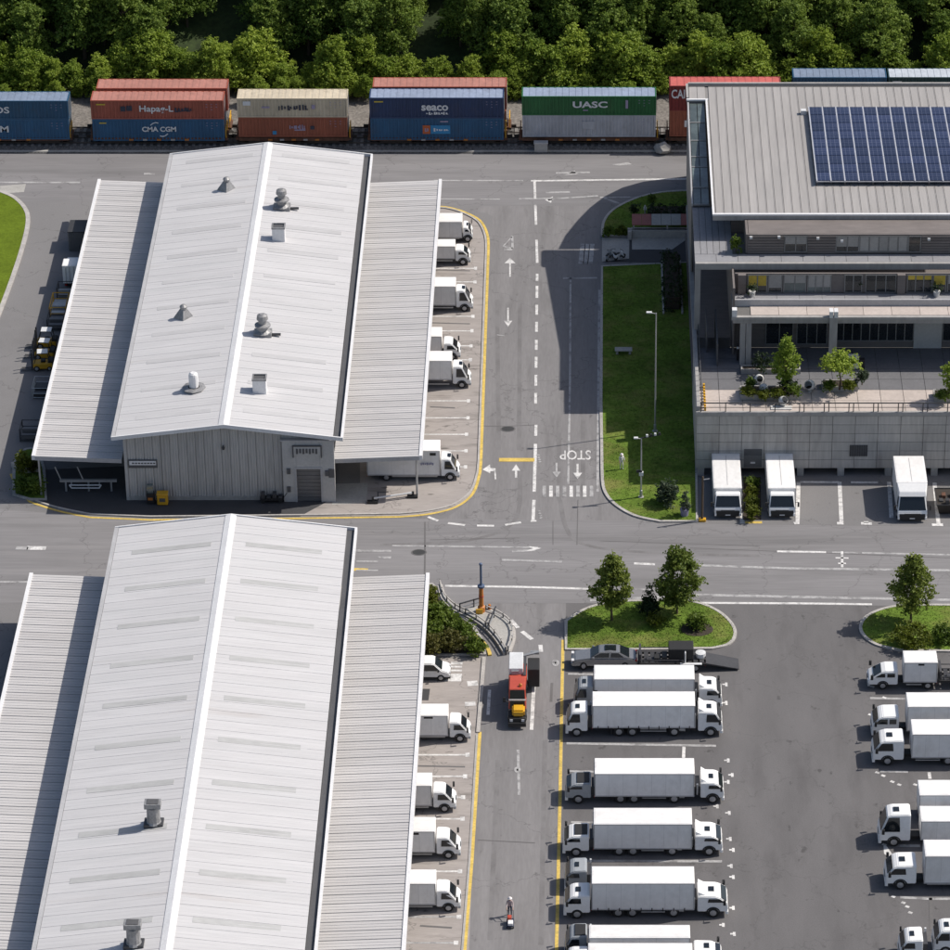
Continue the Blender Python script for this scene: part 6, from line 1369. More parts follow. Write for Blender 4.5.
p = G(78,250); o = thing('shipping_container', (p.x+0.2,p.y+1.2,0.01), 'short dark container in the shade beyond the lorry by the left canopy', 'container')
MB().box(-1.2,1.6,-1.5,1.5,0.05,2.4).build('shell', m_shut, o, world=False, bevel=0.03); MB().box(-1.25,1.65,-1.55,1.55,2.403,2.5).build('roof_sheet', m_steeld, o, world=False)
mb = MB()
for k in range(9): mb.box(-1.05+k*0.3,-0.92+k*0.3,-1.56,-1.502,0.15,2.35)
mb.build('rib', m_shut, o, world=False)
def cage(px, py, label, w, l, h, frame, fill):
    p = G(px, py); o = thing('pallet_cage', (p.x,p.y,0.01), label, 'pallet cage', 'pallet cages in the shade of the left canopy'); g = MB()
    for x in (-w/2,w/2):
        for y in (-l/2,l/2): g.box(x-0.06,x+0.06,y-0.06,y+0.06,0,h)
    for z in (0.15,h*0.5,h): g.tube([(-w/2,-l/2,z),(w/2,-l/2,z),(w/2,l/2,z),(-w/2,l/2,z),(-w/2,-l/2,z)],0.05,5)
    g.build('frame', frame, o, world=False)
    for k in range(3): MB().box(-w/2+0.12,w/2-0.12,-l/2+0.1+k*l/3,-l/2+(k+1)*l/3-0.1,0.2,h*(0.5+0.2*(k%2))).build('load', fill, o, world=False, bevel=0.05)
cage(60,312,'yellow-edged pallet cage with grey load in the canopy shade',1.8,3.6,1.5,m_yelm,m_steel); cage(57,326,'dark pallet cage near the forklifts in the canopy shade',1.8,2.4,1.4,m_steeld,m_shut)
cage(43,393,'grey pallet cage low down the left canopy edge',1.9,2.6,1.3,m_steel,m_steeld); cage(66,299,'dark pallet cage just behind the shaded lorry',1.7,1.6,1.8,m_steeld,m_steel); cage(33,437,'dark pallet cage nearest the hedge at the canopy corner',2.4,2.0,1.5,m_steeld,m_shut)
# pipe rack under the front of the left canopy
Yk = Yc1+1.2; X0, X1 = XAT(60,Yk,1), XAT(117,Yk,1); o = thing('pipe_rack', ((X0+X1)/2,Yk,0.01), 'grey steel pipe rack in shade under the left canopy front', 'rack'); L = X1-X0
MB().box(-L/2,L/2,-0.15,0.15,1.15,1.4).build('beam', m_steel, o, world=False)
for x in (-L/2+0.6,0.0,L/2-0.6): MB().box(x-0.09,x+0.09,-0.09,0.09,0.0,1.148).build('leg', m_steel, o, world=False)
for x, h in ((-L/2+0.1,2.9),(-L/2+2.4,2.9)): MB().tube([(x,0,1.4),(x-0.5 if h else x,0,h)],0.07,6).build('stanchion', m_steel, o, world=False)
MB().tube([(-L/2+1.2,-0.4,0.6),(L/2-1.8,-0.4,0.6),(L/2-1.6,-0.4,0.95),(-L/2+1.0,-0.4,0.95),(-L/2+1.2,-0.4,0.6)],0.07,6).build('guard_rail', m_light, o, world=False)
MB().tube([(-L/2+1.2,-0.4,0.78),(-L/2+1.2,0,1.2)],0.05,5).tube([(L/2-1.8,-0.4,0.78),(L/2-1.8,0,1.2)],0.05,5).build('bracket', m_steel, o, world=False)
# ================================================================ PLANTS IN THE YARD
def at_base(px, py, z=0.0): return G(px, py, z)
def yard_tree(name, label, px, py, ptop, wpx, mat, shape, cat='tree', z=0.13, seed=1, leaf=0.17, n=5200, group=None, bare=0.22):
    rnd = random.Random(seed); p = G(px, py, z); h = ZAT(ptop, p.y)-z; r = wpx/2*(p.y*cT+(CH-z)*sT)/FP
    o = thing(name, p, label, cat, group)
    b = h*bare; L = []
    if shape in ('cone', 'broad'):
        pk = 0.30 if shape == 'cone' else 0.45
        for i in range(46):
            t = (i+0.5)/46; prof = (t/pk)**0.6 if t < pk else ((1-t)/(1-pk))**(0.85 if shape == 'cone' else 0.6)
            ang = i*2.4+rnd.uniform(-.5,.5); z_ = b+(h-b)*(0.04+0.94*t); q = r*rnd.uniform(0.13,0.27)
            d = r*max(0.05, prof*rnd.uniform(0.45,1.08)); d = max(0, d-q*0.6)
            L.append((d*math.cos(ang), d*math.sin(ang), z_, q*1.15, q*1.15, q*0.85))
    elif shape == 'conifer':
        for i in range(8):
            t = i/7; z_ = b+(h-b)*(0.05+0.9*t); rad = r*(1-t*0.92)
            for k in range(max(3,int(9*(1-t)))):
                a = k*6.28/max(3,int(9*(1-t)))+i; L.append((rad*0.6*math.cos(a), rad*0.6*math.sin(a), z_-rad*0.1, rad*0.42, rad*0.42, h*0.035))
    elif shape == 'flat':
        for i in range(18):
            a = i*2.4; d = r*0.7*math.sqrt((i+0.5)/18); q = r*0.38; L.append((d*math.cos(a), d*math.sin(a), b+(h-b)*(0.62-0.3*(d/r)**2), q, q, (h-b)*0.30))
    else: # bush
        for i in range(16):
            a = i*2.4; d = r*0.72*math.sqrt((i+0.5)/16); q = r*rnd.uniform(0.26,0.42); L.append((d*math.cos(a), d*math.sin(a), h*0.55*(1-0.5*(d/r)**2), q, q*0.9, h*0.34))
    me = crown_mesh('crown', mat, L, n, leaf, rnd, 0.2, 0.8); link('crown' if cat == 'tree' else 'foliage', me, o)
    if shape in ('cone','broad','flat'):
        t = trunk_mb(rnd, h*0.62, 0.13, 6, r*0.5); t.build('trunk', m_bark, o, world=False)
    else: MB().cyl((0,0,-0.1),(0,0,h*0.7),0.07,0.03,6).build('stem', m_bark, o, world=False)
    return o
yard_tree('street_tree','green conical street tree with bare lower trunk at the left of the central grass island',612,620,556,44,lf_yard,'cone',seed=3,n=7500)
yard_tree('street_tree','broad green tree, tallest on the central grass island',677,613.5,551,58,lf_yard,'broad',seed=8,n=9500,bare=0.15)
yard_tree('conifer','small dark conifer between the two trees on the central grass island',649,615,585,23,lf_con,'conifer',seed=4,leaf=0.13,n=2600)
yard_tree('street_tree','pyramid shaped green tree on the right grass island',911,622,559,54,lf_yard,'cone',seed=12,n=6800,bare=0.2)
yard_tree('shrub','small lime green shrub in front of the conifer on the central island',655,625,614,19,lf_lime,'bush','shrub',seed=2,leaf=0.13,n=1100)
yard_tree('shrub','round dark green shrub on bare soil at the right of the central island',697,628,614,21,lf_hedge,'bush','shrub',seed=6,leaf=0.13,n=1800)
p = G(697,629,0.135); MB_ = MB().lathe((p.x,p.y,0.12),[(1.35,0),(1.3,0.05)],14,1.2).build('mulch_ring', m_mulch); tag(MB_, kind='structure')
yard_tree('shrub','broad yellow-green shrub below the tree on the right grass island',912,645,626,46,lf_lime,'bush','shrub',seed=9,leaf=0.15,n=2600)
yard_tree('shrub','dark low shrub at the right edge of the right grass island',945,640,625,30,lf_hedge,'bush','shrub',seed=10,leaf=0.14,n=1600)
yard_tree('shrub','spiky grey-green shrub on the lawn beside the lilac pot',667,503,481,23,lf_blue,'bush','shrub',seed=14,leaf=0.20,n=1500)
# hedge bed beside the near warehouse
for i,(px,py,wd,tp,m,lb) in enumerate([(429,609,20,584,lf_lime,'bright yellow-green shrub at the canopy corner, farthest in the planting bed'),(431,622,24,602,lf_hedge,'green shrub second from the canopy corner in the planting bed'),(447,630,26,610,lf_hedge,'green shrub in the middle of the planting bed'),(432,640,26,618,lf_hedge,'green shrub against the canopy edge in the planting bed'),
        (463,640,26,620,lf_hedge,'green shrub nearest the ramp in the planting bed'),(452,650,28,630,lf_rust,'rusty brown shrub at the front of the planting bed'),(433,652,26,634,lf_rust,'rusty brown shrub by the canopy at the front of the planting bed'),(475,653,20,638,lf_hedge,'small green shrub at the front corner of the planting bed'),(441,618,22,604,lf_hedge,'low green shrub along the curved kerb of the planting bed')]):
    yard_tree('shrub',lb,px,py,tp,wd,m,'bush','shrub',seed=20+i,leaf=0.15,n=1700,z=0.13)
# corner bed by the far warehouse
for i,(px,py,wd,tp,m,lb) in enumerate([(24,476,16,450,lf_lime,'bright upright shrub at the canopy corner of the far warehouse'),(36,493,20,476,lf_hedge,'green shrub low in the corner bed of the far warehouse'),(22,492,16,476,lf_hedge,'green shrub against the yellow kerb in the corner bed'),(34,472,12,458,lf_rust,'brownish shrub behind the pale low wall in the corner bed')]):
    yard_tree('shrub',lb,px,py,tp,wd,m,'bush','shrub',seed=40+i,leaf=0.15,n=1300)
a, b = G(14,469), G(40,473); q = thing('low_wall', ((a.x+b.x)/2,(a.y+b.y)/2,0), 'pale low curved wall across the corner bed of the far warehouse', 'wall')
MB().kerb([tuple(G(x,y))[:2] for x,y in [(13,467),(18,471),(27,473.5),(40,472)]], 0.35, 0, 0.55).build('wall', m_slab, q); MB().kerb([tuple(G(x,y))[:2] for x,y in [(13,467),(18,471),(27,473.5),(40,472)]], 0.45, 0.552, 0.62).build('coping', m_kerb, q)
# hedge strip between the two trucks at the office
ps = GP([(743,520),(761,520),(760.5,478),(744,478)]); struct('planting_bed', MB().prism([(p.x,p.y) for p in ps], 0, 0.13), m_mulch)
for i,(py,tp,m,lb) in enumerate([(519,505,lf_lime,'yellow-green clipped shrub nearest the road in the strip between two trucks'),(508,495,lf_lime,'yellow-green clipped shrub, middle of the strip between two trucks'),(498,485,lf_lime,'yellow-green clipped shrub, third from the road between two trucks'),(488,476,lf_hedge,'dark shrub in the shade at the wall end between two trucks')]):
    yard_tree('shrub',lb,752,py,tp,15,m,'bush','shrub',seed=60+i,leaf=0.12,n=1200)
# tall dark clipped hedge on the lawn, north lawn shrubs
def hedge(px0, px1, py0, py1, h, label, mat, seed):
    rnd = random.Random(seed); a, b = G(px0,py1), G(px1,py0); o = thing('clipped_hedge', ((a.x+b.x)/2,(a.y+b.y)/2,0.12), label, 'hedge'); w2, l2 = (b.x-a.x)/2, (b.y-a.y)/2
    L = []; nx, ny = max(2,int(w2*2/0.9)), max(2,int(l2*2/0.9))
    for i in range(nx):
        for j in range(ny):
            for z in ([h*0.7] if 0 < i < nx-1 and 0 < j < ny-1 else [h*0.3, h*0.7]): L.append((-w2+(i+0.5)*w2*2/nx, -l2+(j+0.5)*l2*2/ny, z, w2/nx*1.1, l2/ny*1.1, h*0.32))
    link('foliage', crown_mesh('foliage', mat, L, int(900+500*w2*l2), 0.15, rnd, 0.5, 0.3), o); MB().box(-w2*0.9,w2*0.9,-l2*0.9,l2*0.9,0,h*0.75).build('stems', m_mulch, o, world=False); return o
hedge(665,678,263,313,2.0,'tall dark clipped hedge block on the shaded lawn beside the office',lf_con,71)
a, b = G(663.5,314,0.13), G(680,262,0.13)
struct('edging', MB().box(a.x-0.1,a.x+0.1,a.y,b.y,0.1,0.35).box(b.x-0.1,b.x+0.1,a.y,b.y,0.1,0.35), m_kerb)
hedge(648,690,214,226,1.3,'low dark hedge behind the red-roofed shelter wall on the north lawn',lf_con,72)
yard_tree('shrub','dark small conifer on the shaded north lawn',634,215,203,10,lf_con,'bush','shrub',seed=73,leaf=0.13,n=500)
yard_tree('shrub','pale green shrub by the patio corner on the north lawn',622,234,226,16,lf_lime,'bush','shrub',seed=74,leaf=0.13,n=700)
yard_tree('shrub','dark shrub at the kerb corner of the north lawn',608,236,225,14,lf_hedge,'bush','shrub',seed=75,leaf=0.13,n=700)
yard_tree('shrub','small upright shrub on the sunny edge of the north lawn',652,201,193,8,lf_hedge,'bush','shrub',seed=76,leaf=0.13,n=400)
# grass blades on the lawns
gb = MB(); rg = random.Random(77)
def inpoly(x, y, P):
    c = False; j = len(P)-1
    for i in range(len(P)):
        if (P[i].y > y) != (P[j].y > y) and x < (P[j].x-P[i].x)*(y-P[i].y)/(P[j].y-P[i].y)+P[i].x: c = not c
        j = i
    return c
for P, cnt in ((LW1,12000),(LW2,3000),(LW3,6000),(LW4,4500),(LW5,0)):
    x0, x1, y0, y1 = min(p.x for p in P), max(p.x for p in P), min(p.y for p in P), max(p.y for p in P)
    for _ in range(cnt):
        x, y = rg.uniform(x0,x1), rg.uniform(y0,y1)
        if inpoly(x, y, P):
            t = rg.uniform(0,6.28); s = rg.uniform(0.03,0.06); h = rg.uniform(0.05,0.12); dx, dy = math.cos(t)*s, math.sin(t)*s
            gb.add([(x-dx,y-dy,0.13),(x+dx,y+dy,0.13),(x+rg.uniform(-.1,.1),y+rg.uniform(-.1,.1),0.13+h)], [(0,1,2)])
tag(gb.build('grass_blades', m_grass), kind='stuff')
# ================================================================ TERRACE
def planter(px0, px1, py0, py1, label, h=0.55):
    a, b = G(px0,py1,z1), G(px1,py0,z1); o = thing('planter', ((a.x+b.x)/2,(a.y+b.y)/2,z1+0.002), label, 'planter', 'planters on the office terrace'); w2, l2 = (b.x-a.x)/2, (b.y-a.y)/2
    MB().box(-w2,w2,-l2,-l2+0.15,0,h).box(-w2,w2,l2-0.15,l2,0,h).box(-w2,-w2+0.15,-l2+0.15,l2-0.15,0,h).box(w2-0.15,w2,-l2+0.15,l2-0.15,0,h).build('trough', m_slabe, o, world=False); MB().box(-w2+0.15,w2-0.15,-l2+0.15,l2-0.15,0,h-0.08).build('soil', m_mulch, o, world=False); return o
planter(740.5,800,390,400,'long stone planter with hedge and tree on the terrace, left'); planter(822,857,384,391.5,'short stone planter under the round tree on the terrace'); planter(934,985,394,402,'stone planter at the right edge of the terrace'); planter(741,800,369.5,374,'low shaded planter under the beam columns on the terrace')
zt_ = z1+0.5
yard_tree('terrace_tree','bright green small tree in the long terrace planter',785,389,338,36,lf_front,'cone',z=zt_,seed=81,leaf=0.15,n=3600,bare=0.16)
yard_tree('terrace_tree','round-headed small tree in the short terrace planter',839.5,387,352,40,lf_front,'flat',z=zt_,seed=82,leaf=0.15,n=3000,bare=0.3)
yard_tree('terrace_tree','small tree at the right edge of the terrace',951,397,364,28,lf_front,'broad',z=zt_,seed=83,leaf=0.15,n=1800,bare=0.25)
for i,(px,py,wd,tp,m,lb) in enumerate([(748,396,17,386,lf_lime,'bright clipped shrub at the left end of the long terrace planter'),(763,398,16,390,lf_lime,'low bright shrub in front of the pale ball chair'),(778,397,16,389,lf_lime,'low bright shrub in the middle of the long terrace planter'),(794,396,16,383,lf_hedge,'green shrub at the right end of the long terrace planter'),(750,389,9,377,lf_hedge,'small upright shrub behind the left planter end'),(829,389.5,14,381,lf_hedge,'dark low shrub left under the round terrace tree'),(849,389,15,381,lf_lime,'bright low shrub right under the round terrace tree'),(862,384,14,368,lf_blue,'grey-green bush right of the round terrace tree'),(761,372,20,351,lf_con,'dark bush in the shaded planter under the beam'),(788,390,20,376,lf_con,'dark shrub at the foot of the bright terrace tree'),(944,399,22,390,lf_hedge,'green shrub in the planter at the right edge of the terrace')]):
    yard_tree('shrub',lb,px,py,tp,wd,m,'bush','shrub',z=z1+0.45,seed=90+i,leaf=0.12,n=900)
pc = M('shell_white', (0.58,0.58,0.57), 0.4, local=True)
def egg_chair(px, py, label, r, rz, tilt=0.5):
    p = G(px,py,z1); o = thing('egg_chair', (p.x,p.y,z1+0.003), label, 'garden chair', 'white round chairs on the terrace', rz)
    vs = []; fs = []; n, m = 16, 9
    for j in range(m+1):
        t = 0.75+(math.pi-0.75)*j/m
        vs += [(r*math.sin(t)*math.cos(2*math.pi*i/n), -r*math.cos(t), r+r*math.sin(t)*math.sin(2*math.pi*i/n)) for i in range(n)]
    vs = [(x, y*math.cos(tilt)+(z-r)*math.sin(tilt), r+0.12-y*math.sin(tilt)+(z-r)*math.cos(tilt)) for x,y,z in vs]
    for j in range(m): fs += [(j*n+i, j*n+(i+1)%n, (j+1)*n+(i+1)%n, (j+1)*n+i) for i in range(n)]
    MB().add(vs, fs).build('shell', pc, o, world=False, smooth=True)
    MB().lathe((0,0.05,0.25),[(r*0.62,0),(r*0.7,0.12),(r*0.5,0.2)],12).build('cushion', m_black, o, world=False); MB().lathe((0,0,0),[(r*0.5,0),(r*0.45,0.1),(0.1,0.16)],12).build('foot', m_steel, o, world=False)
egg_chair(759,384,'white ring-shaped chair farthest in the long terrace planter',0.5,0.2); egg_chair(763.5,393,'pale ball chair standing in the long terrace planter',0.48,2.4,0.2); egg_chair(809.5,391,'white egg chair between the two terrace planters',0.58,-0.4); egg_chair(783,406,'white shell chair by the terrace railing',0.5,0.7,0.8)
p = G(783,407.3,z1); o = thing('low_table', (p.x,p.y-0.15,z1+0.003), 'low white slab under the shell chair by the railing', 'slab'); MB().box(-1.3,0.9,-0.4,0.35,0.0,0.10).build('top', pc, o, world=False, bevel=0.02)
p = G(853,368,z1); o = thing('terrace_cabinet', (p.x,p.y,z1+0.003), 'white boxed unit in the shade behind the round terrace tree', 'cabinet'); MB().box(-0.55,0.55,-0.4,0.4,0.1,1.5).build('body', pc, o, world=False, bevel=0.03); MB().box(-0.3,0.3,-0.42,-0.402,0.9,1.2).build('grille', m_gut, o, world=False); MB().box(0.65,1.2,-0.3,0.3,0.0,1.1).build('black_crate', m_black, o, world=False, bevel=0.03)
p = G(737.5,360,z1); o = thing('totem', (p.x,p.y,z1+0.003), 'slim dark totem with pale patches by the left beam column', 'sign'); MB().box(-0.12,0.12,-0.12,0.12,0,1.9).build('post', m_black, o, world=False); MB().box(-0.13,0.13,-0.14,-0.122,1.4,1.65).build('panel', m_light, o, world=False)
p = G(770,410,z1)
for i,(px,py,lb) in enumerate([(858,291,'dark potted plant with white pot on the second-floor deck'),(936.5,296,'white potted plant on the second-floor deck near the right edge'),(752,296,'pale grey box planter at the left of the second-floor deck')]):
    p = G(px,py,z2); o = thing('potted_plant', (p.x,p.y,z2+0.003), lb, 'pot'); MB().lathe((0,0,0),[(0.28,0),(0.40,0.6),(0.36,0.62)],10).build('pot', pc if i else m_cabg, o, world=False); link('foliage', crown_mesh('foliage', lf_con, [(0,0,0.95,0.4,0.4,0.45)], 160, 0.12, rg), o)
p = G(752,253,z3); yard_tree('shrub','dark green potted shrub in the corner of the third-floor deck',736,252,235,12,lf_hedge,'bush','shrub',z=z3,seed=120,leaf=0.13,n=700)
# ================================================================ STREET FURNITURE
def lamp(px, py, ptop, label, arms):
    p = G(px,py,0.12); h = ZAT(ptop,p.y); o = thing('street_lamp', p, label, 'street lamp', None); h -= 0.12
    MB().lathe((0,0,0),[(0.16,0),(0.14,0.8),(0.09,0.85),(0.06,h)],10).build('pole', m_steel, o, world=False); MB().lathe((0,0,-0.02),[(0.3,0),(0.3,0.08)],10).build('base', m_slab, o, world=False)
    for dx, dy in arms:
        MB().tube([(0,0,h-0.1),(dx*0.6,dy*0.6,h+0.02)],0.045,6).build('arm', m_steel, o, world=False); MB().box(min(dx*0.5,dx*1.15),max(dx*0.5,dx*1.15),dy-0.16,dy+0.16,h,h+0.14).build('lamp_head', m_light, o, world=False, bevel=0.03)
    return o
lamp(655,431,313,'tall slim grey lamp post with one pale head on the shaded lawn',[(-0.9,0)])
o = lamp(641,497,438,'shorter lamp post with crossbar near the road corner of the lawn',[(-0.7,-0.1)]); h = ZAT(438,o.location.y)-0.12
MB().tube([(0,0,h),(2.0,0.3,h+0.25)],0.07,6).build('crossbar', m_black, o, world=False)
for k in range(4): MB().box(0.45+k*0.42,0.68+k*0.42,0.0+k*0.06,0.22+k*0.06,h+0.08+k*0.05,h+0.34+k*0.05).build('camera_box', m_black if k % 2 else m_light, o, world=False, bevel=0.02)
MB().box(-0.22,0.22,-0.15,0.15,2.6,3.0).build('junction_box', m_light, o, world=False); MB().box(-0.5,0.1,-0.1,0.1,2.95,3.2).build('camera_box', m_black, o, world=False)
p = G(481.5,615); h = ZAT(564,p.y); o = thing('marker_post', p, 'tall slim post, orange below and blue above, at the ramp railing', 'post')
MB().lathe((0,0,0),[(0.36,0),(0.36,1.0),(0.24,1.1),(0.21,h*0.55)],12).build('lower_post', m_orange, o, world=False); MB().lathe((0,0,h*0.55),[(0.12,0),(0.36,0.02),(0.36,0.2),(0.16,0.26),(0.16,0.3)],12).build('collar', m_blue, o, world=False); MB().lathe((0,0,h*0.55+0.3),[(0.12,0),(0.11,h*0.45-0.5),(0.17,h*0.45-0.4),(0.17,h*0.45-0.25),(0.1,h*0.45-0.2)],10).build('upper_post', m_blue, o, world=False)
MB().lathe((0,0,h*0.36),[(0.25,0),(0.25,0.18)],12).build('band', m_red, o, world=False); MB().box(-0.55,0.15,-0.5,-0.35,0.2,0.95).build('box', m_yelm, o, world=False, bevel=0.03)
# ramp with its guard rails
rampL = smooth_path([(440,587),(444,600),(455,611),(471,619),(486,629),(498,642),(506,655)], 3); rampR = smooth_path([(486,613),(499,618.5),(510,627),(513,638),(508,654)], 3)
struct('ramp', MB().prism([(p.x,p.y) for p in GP(smooth_path([(462,613.5),(482,608),(496,616),(511,628.5),(511.5,640),(506.5,654),(497,640),(486,628)],3))], 0, 0.42), m_slab)
def rail(name, pts, label, z=0.0, h=0.9, base=True, mat=m_steel, step=2):
    P = GP(pts); c = P[len(P)//2]; o = thing(name, (c.x,c.y,0), label, 'railing')
    for k, p in enumerate(P):
        if k % step == 0: MB().box(p.x-0.06,p.x+0.06,p.y-0.06,p.y+0.06,z,z+h).build('post', m_steeld, o)
    for hh in (0.5, 1.0): MB().kerb([(p.x,p.y) for p in P], 0.12 if hh > 0.9 else 0.07, z+h*hh-0.1, z+h*hh).build('rail_bar', mat if hh > 0.9 else m_steel, o)
    if base: MB().kerb([(p.x,p.y) for p in P], 0.55, 0, 0.3).build('plinth', m_kerb, o)
    return o
rail('guard_rail', rampL, 'curved pale guard rail along the planting bed side of the ramp', mat=m_kerb); rail('guard_rail', rampR, 'curved guard rail round the outer end of the ramp', mat=m_kerb)
rail('guard_rail', [(460,614.5),(467,612.5),(474,610.5),(481,608.5)], 'short dark rail across the top of the ramp', z=0.4, base=False, mat=m_steeld)
rail('guard_rail', [(489,633),(491.5,627),(494,621),(496,616.5)], 'dark dividing rail across the middle of the ramp', z=0.42, h=0.8, base=False, mat=m_steeld)
struct('kerb', MB().kerb([(p.x,p.y) for p in GP(smooth_path([(467,633),(480,640),(488,650),(490,656)],3))], 0.35, 0, 0.16), m_yel)
p = G(489.5,612.5); o = thing('bollard', p, 'short dark bollard at the outer top corner of the ramp', 'bollard'); MB().lathe((0,0,0),[(0.18,0),(0.16,0.85),(0.1,0.95)],10).build('post', m_orange, o, world=False); MB().lathe((0,0,0.6),[(0.185,0),(0.18,0.18)],10).build('band', m_steeld, o, world=False)
# gable front: bins, charger and trolley
p = G(163,504); o = thing('yellow_bin', p, 'yellow plastic bin against the ribbed gable wall', 'bin'); MB().box(-0.55,0.55,-0.4,0.4,0.08,1.25).build('body', m_yelm, o, world=False, bevel=0.06); MB().box(-0.6,0.6,-0.45,0.45,1.253,1.38).build('lid', m_yelm, o, world=False, bevel=0.04); MB().box(-0.3,0.3,-0.43,-0.402,0.5,0.9).build('label_plate', m_gut, o, world=False)
for x in (-0.4,0.4): MB().cyl((x-0.06,-0.2,0.1),(x+0.06,-0.2,0.1),0.1,n=10).build('wheel', m_tyre, o, world=False)
p = G(151,503); o = thing('pallet_jack_stand', p, 'black and orange cabinet beside the yellow bin on the gable wall', 'cabinet'); MB().box(-0.4,0.4,-0.3,0.3,0,1.3).build('body', m_black, o, world=False, bevel=0.03); MB().box(-0.25,0.25,-0.32,-0.302,0.5,0.8).build('panel', m_orange, o, world=False); MB().box(-0.3,0.3,-0.2,0.2,1.303,2.2).build('back_panel', m_glassg, o, world=False)
p = G(272,502); o = thing('trolley', p, 'black low trolley parked against the gable wall by the porch', 'trolley'); MB().box(-1.2,1.2,-0.4,0.4,0.4,0.55).build('deck', m_black, o, world=False)
for x in (-0.9,-0.3,0.3,0.9): MB().box(x-0.2,x+0.2,-0.3,0.3,0.553,0.95+0.2*math.sin(x*5)).build('battery', m_steeld, o, world=False, bevel=0.03)
for x in (-0.9,0.9):
    for y in (-0.3,0.3): MB().cyl((x,y-0.06,0.2),(x,y+0.06,0.2),0.2,n=10).build('wheel', m_tyre, o, world=False)
MB().tube([(1.2,0,0.5),(1.6,0,1.1)],0.04,5).build('handle', m_steeld, o, world=False)
a, b = G(373,503), G(413,497.5); o = thing('drop_barrier', ((a.x+b.x)/2,(a.y+b.y)/2,0), 'low pale barrier bar lying from the canopy post to a black foot', 'barrier'); MB().tube([(a.x,a.y,0.55),(b.x,b.y,0.6)],0.09,8).build('bar', m_light, o)
for q, nm in ((a,'foot'),(b,'foot')): MB().box(q.x-0.6,q.x+0.5,q.y-0.25,q.y+0.25,0.01,0.25).box(q.x-0.12,q.x+0.12,q.y-0.1,q.y+0.1,0.25,0.7).build(nm, m_black, o)
MB().tube([(a.x+0.5,a.y+0.6,0.02),(a.x+0.5,a.y+0.6,1.0)],0.06,6).tube([(a.x+0.5,a.y+0.6,0.9),(a.x+1.6,a.y+0.75,0.9)],0.05,6).build('stop_rail', m_steeld, o)
# dark post by the left office bay, dark skip at the right
p = G(702,521); o = thing('bay_post', p, 'slim rusty post with yellow foot at the left office bay', 'post'); MB().lathe((0,0,0),[(0.13,0),(0.11,5.2),(0.05,5.3)],8).build('pole', m_bark, o, world=False); MB().box(-0.35,0.4,-0.25,0.25,0,0.3).build('foot', m_yelm, o, world=False, bevel=0.04)
MB().tube([(0,0,4.9),(0.7,0,5.0)],0.06,6).build('arm', m_steel, o, world=False)
p = G(948,516); o = thing('scrap_skip', (p.x,p.y+1.6,0.01), 'dark scrap skip at the right edge beside the standing-apart truck', 'skip'); MB().hexa([(-0.9,-1.3,0.1),(1.4,-1.3,0.1),(1.4,1.3,0.1),(-0.9,1.3,0.1),(-1.2,-1.7,1.3),(1.7,-1.7,1.3),(1.7,1.7,1.3),(-1.2,1.7,1.3)]).build('body', m_wagd, o, world=False)
for k in range(8): MB().box(-0.9+k*0.3,-0.5+k*0.3,-1.0+0.8*math.sin(k*2),-0.4+0.9*math.sin(k*2),1.0,1.45+0.2*(k%3)).build('scrap', m_wag if k%2 else m_steeld, o, world=False, bevel=0.03)
MB().kerb([(-1.2,-1.7),(1.7,-1.7),(1.7,1.7),(-1.2,1.7)],0.12,1.302,1.4,True).build('rim', m_steeld, o, world=False)
# pot with small cone plant, white slab seat on the lawn
p = G(684.5,515,0.13); o = thing('potted_cone_shrub', p, 'small grey-green cone shrub in a lilac pot on the lawn', 'potted plant'); MB().lathe((0,0,0),[(0.38,0),(0.48,0.75),(0.42,0.76)],12).build('pot', M('pot_lilac',(0.24,0.22,0.36),0.6,local=True), o, world=False)
L = [(0,0,0.9+k*0.27,0.5*(1-k/9)+0.06,0.5*(1-k/9)+0.06,0.22) for k in range(8)]; link('foliage', crown_mesh('foliage', lf_blue, L, 900, 0.1, rg, 0.4, 0.5), o)
p = G(623.5,353,0.13); o = thing('stone_bench', p, 'pale stone slab bench on the shaded lawn', 'bench'); MB().box(-0.95,0.95,-0.45,0.45,0.42,0.52).build('seat', m_slab, o, world=False, bevel=0.02)
for x in (-0.7,0.7): MB().box(x-0.12,x+0.12,-0.35,0.35,0,0.418).build('leg', m_slab, o, world=False)
# patio wall with red coping, scooters
Yw = G(660,238).y; X0, X1 = XAT(632,Yw,1), XAT(691,Yw,1); o = thing('patio_shelter', ((X0+X1)/2,Yw,0), 'low pale patio wall with faded red lean-to roof beside the office', 'shelter'); L = X1-X0
MB().box(-L/2,L/2,-0.12,0.12,0.06,1.0).build('wall', m_slab, o, world=False)
n = 6
for k in range(n): MB().hexa([(-L/2+k*L/n,0.3,1.5),(-L/2+(k+0.97)*L/n,0.3,1.5),(-L/2+(k+0.97)*L/n,2.3,1.9),(-L/2+k*L/n,2.3,1.9),(-L/2+k*L/n,0.3,1.58),(-L/2+(k+0.97)*L/n,0.3,1.58),(-L/2+(k+0.97)*L/n,2.3,1.98),(-L/2+k*L/n,2.3,1.98)]).build('roof_panel', M('lean_to_red',(0.30,0.11,0.095),0.7) if k in (0,1,5) else m_slab, o, world=False)
for x in (-L/2+0.2,-L/2+L*0.6,L/2-0.2): MB().box(x-0.08,x+0.08,0.4,0.56,0.06,1.5).box(x-0.08,x+0.08,2.1,2.26,0.06,1.88).build('post', m_kerb, o, world=False)
for y, z in ((-0.4,1.1),(0.2,1.1)): MB().box(-L/2-0.5,-L/2-0.05,y-0.2,y+0.25,0.06,z).build('gate_pier', m_kerb, o, world=False)
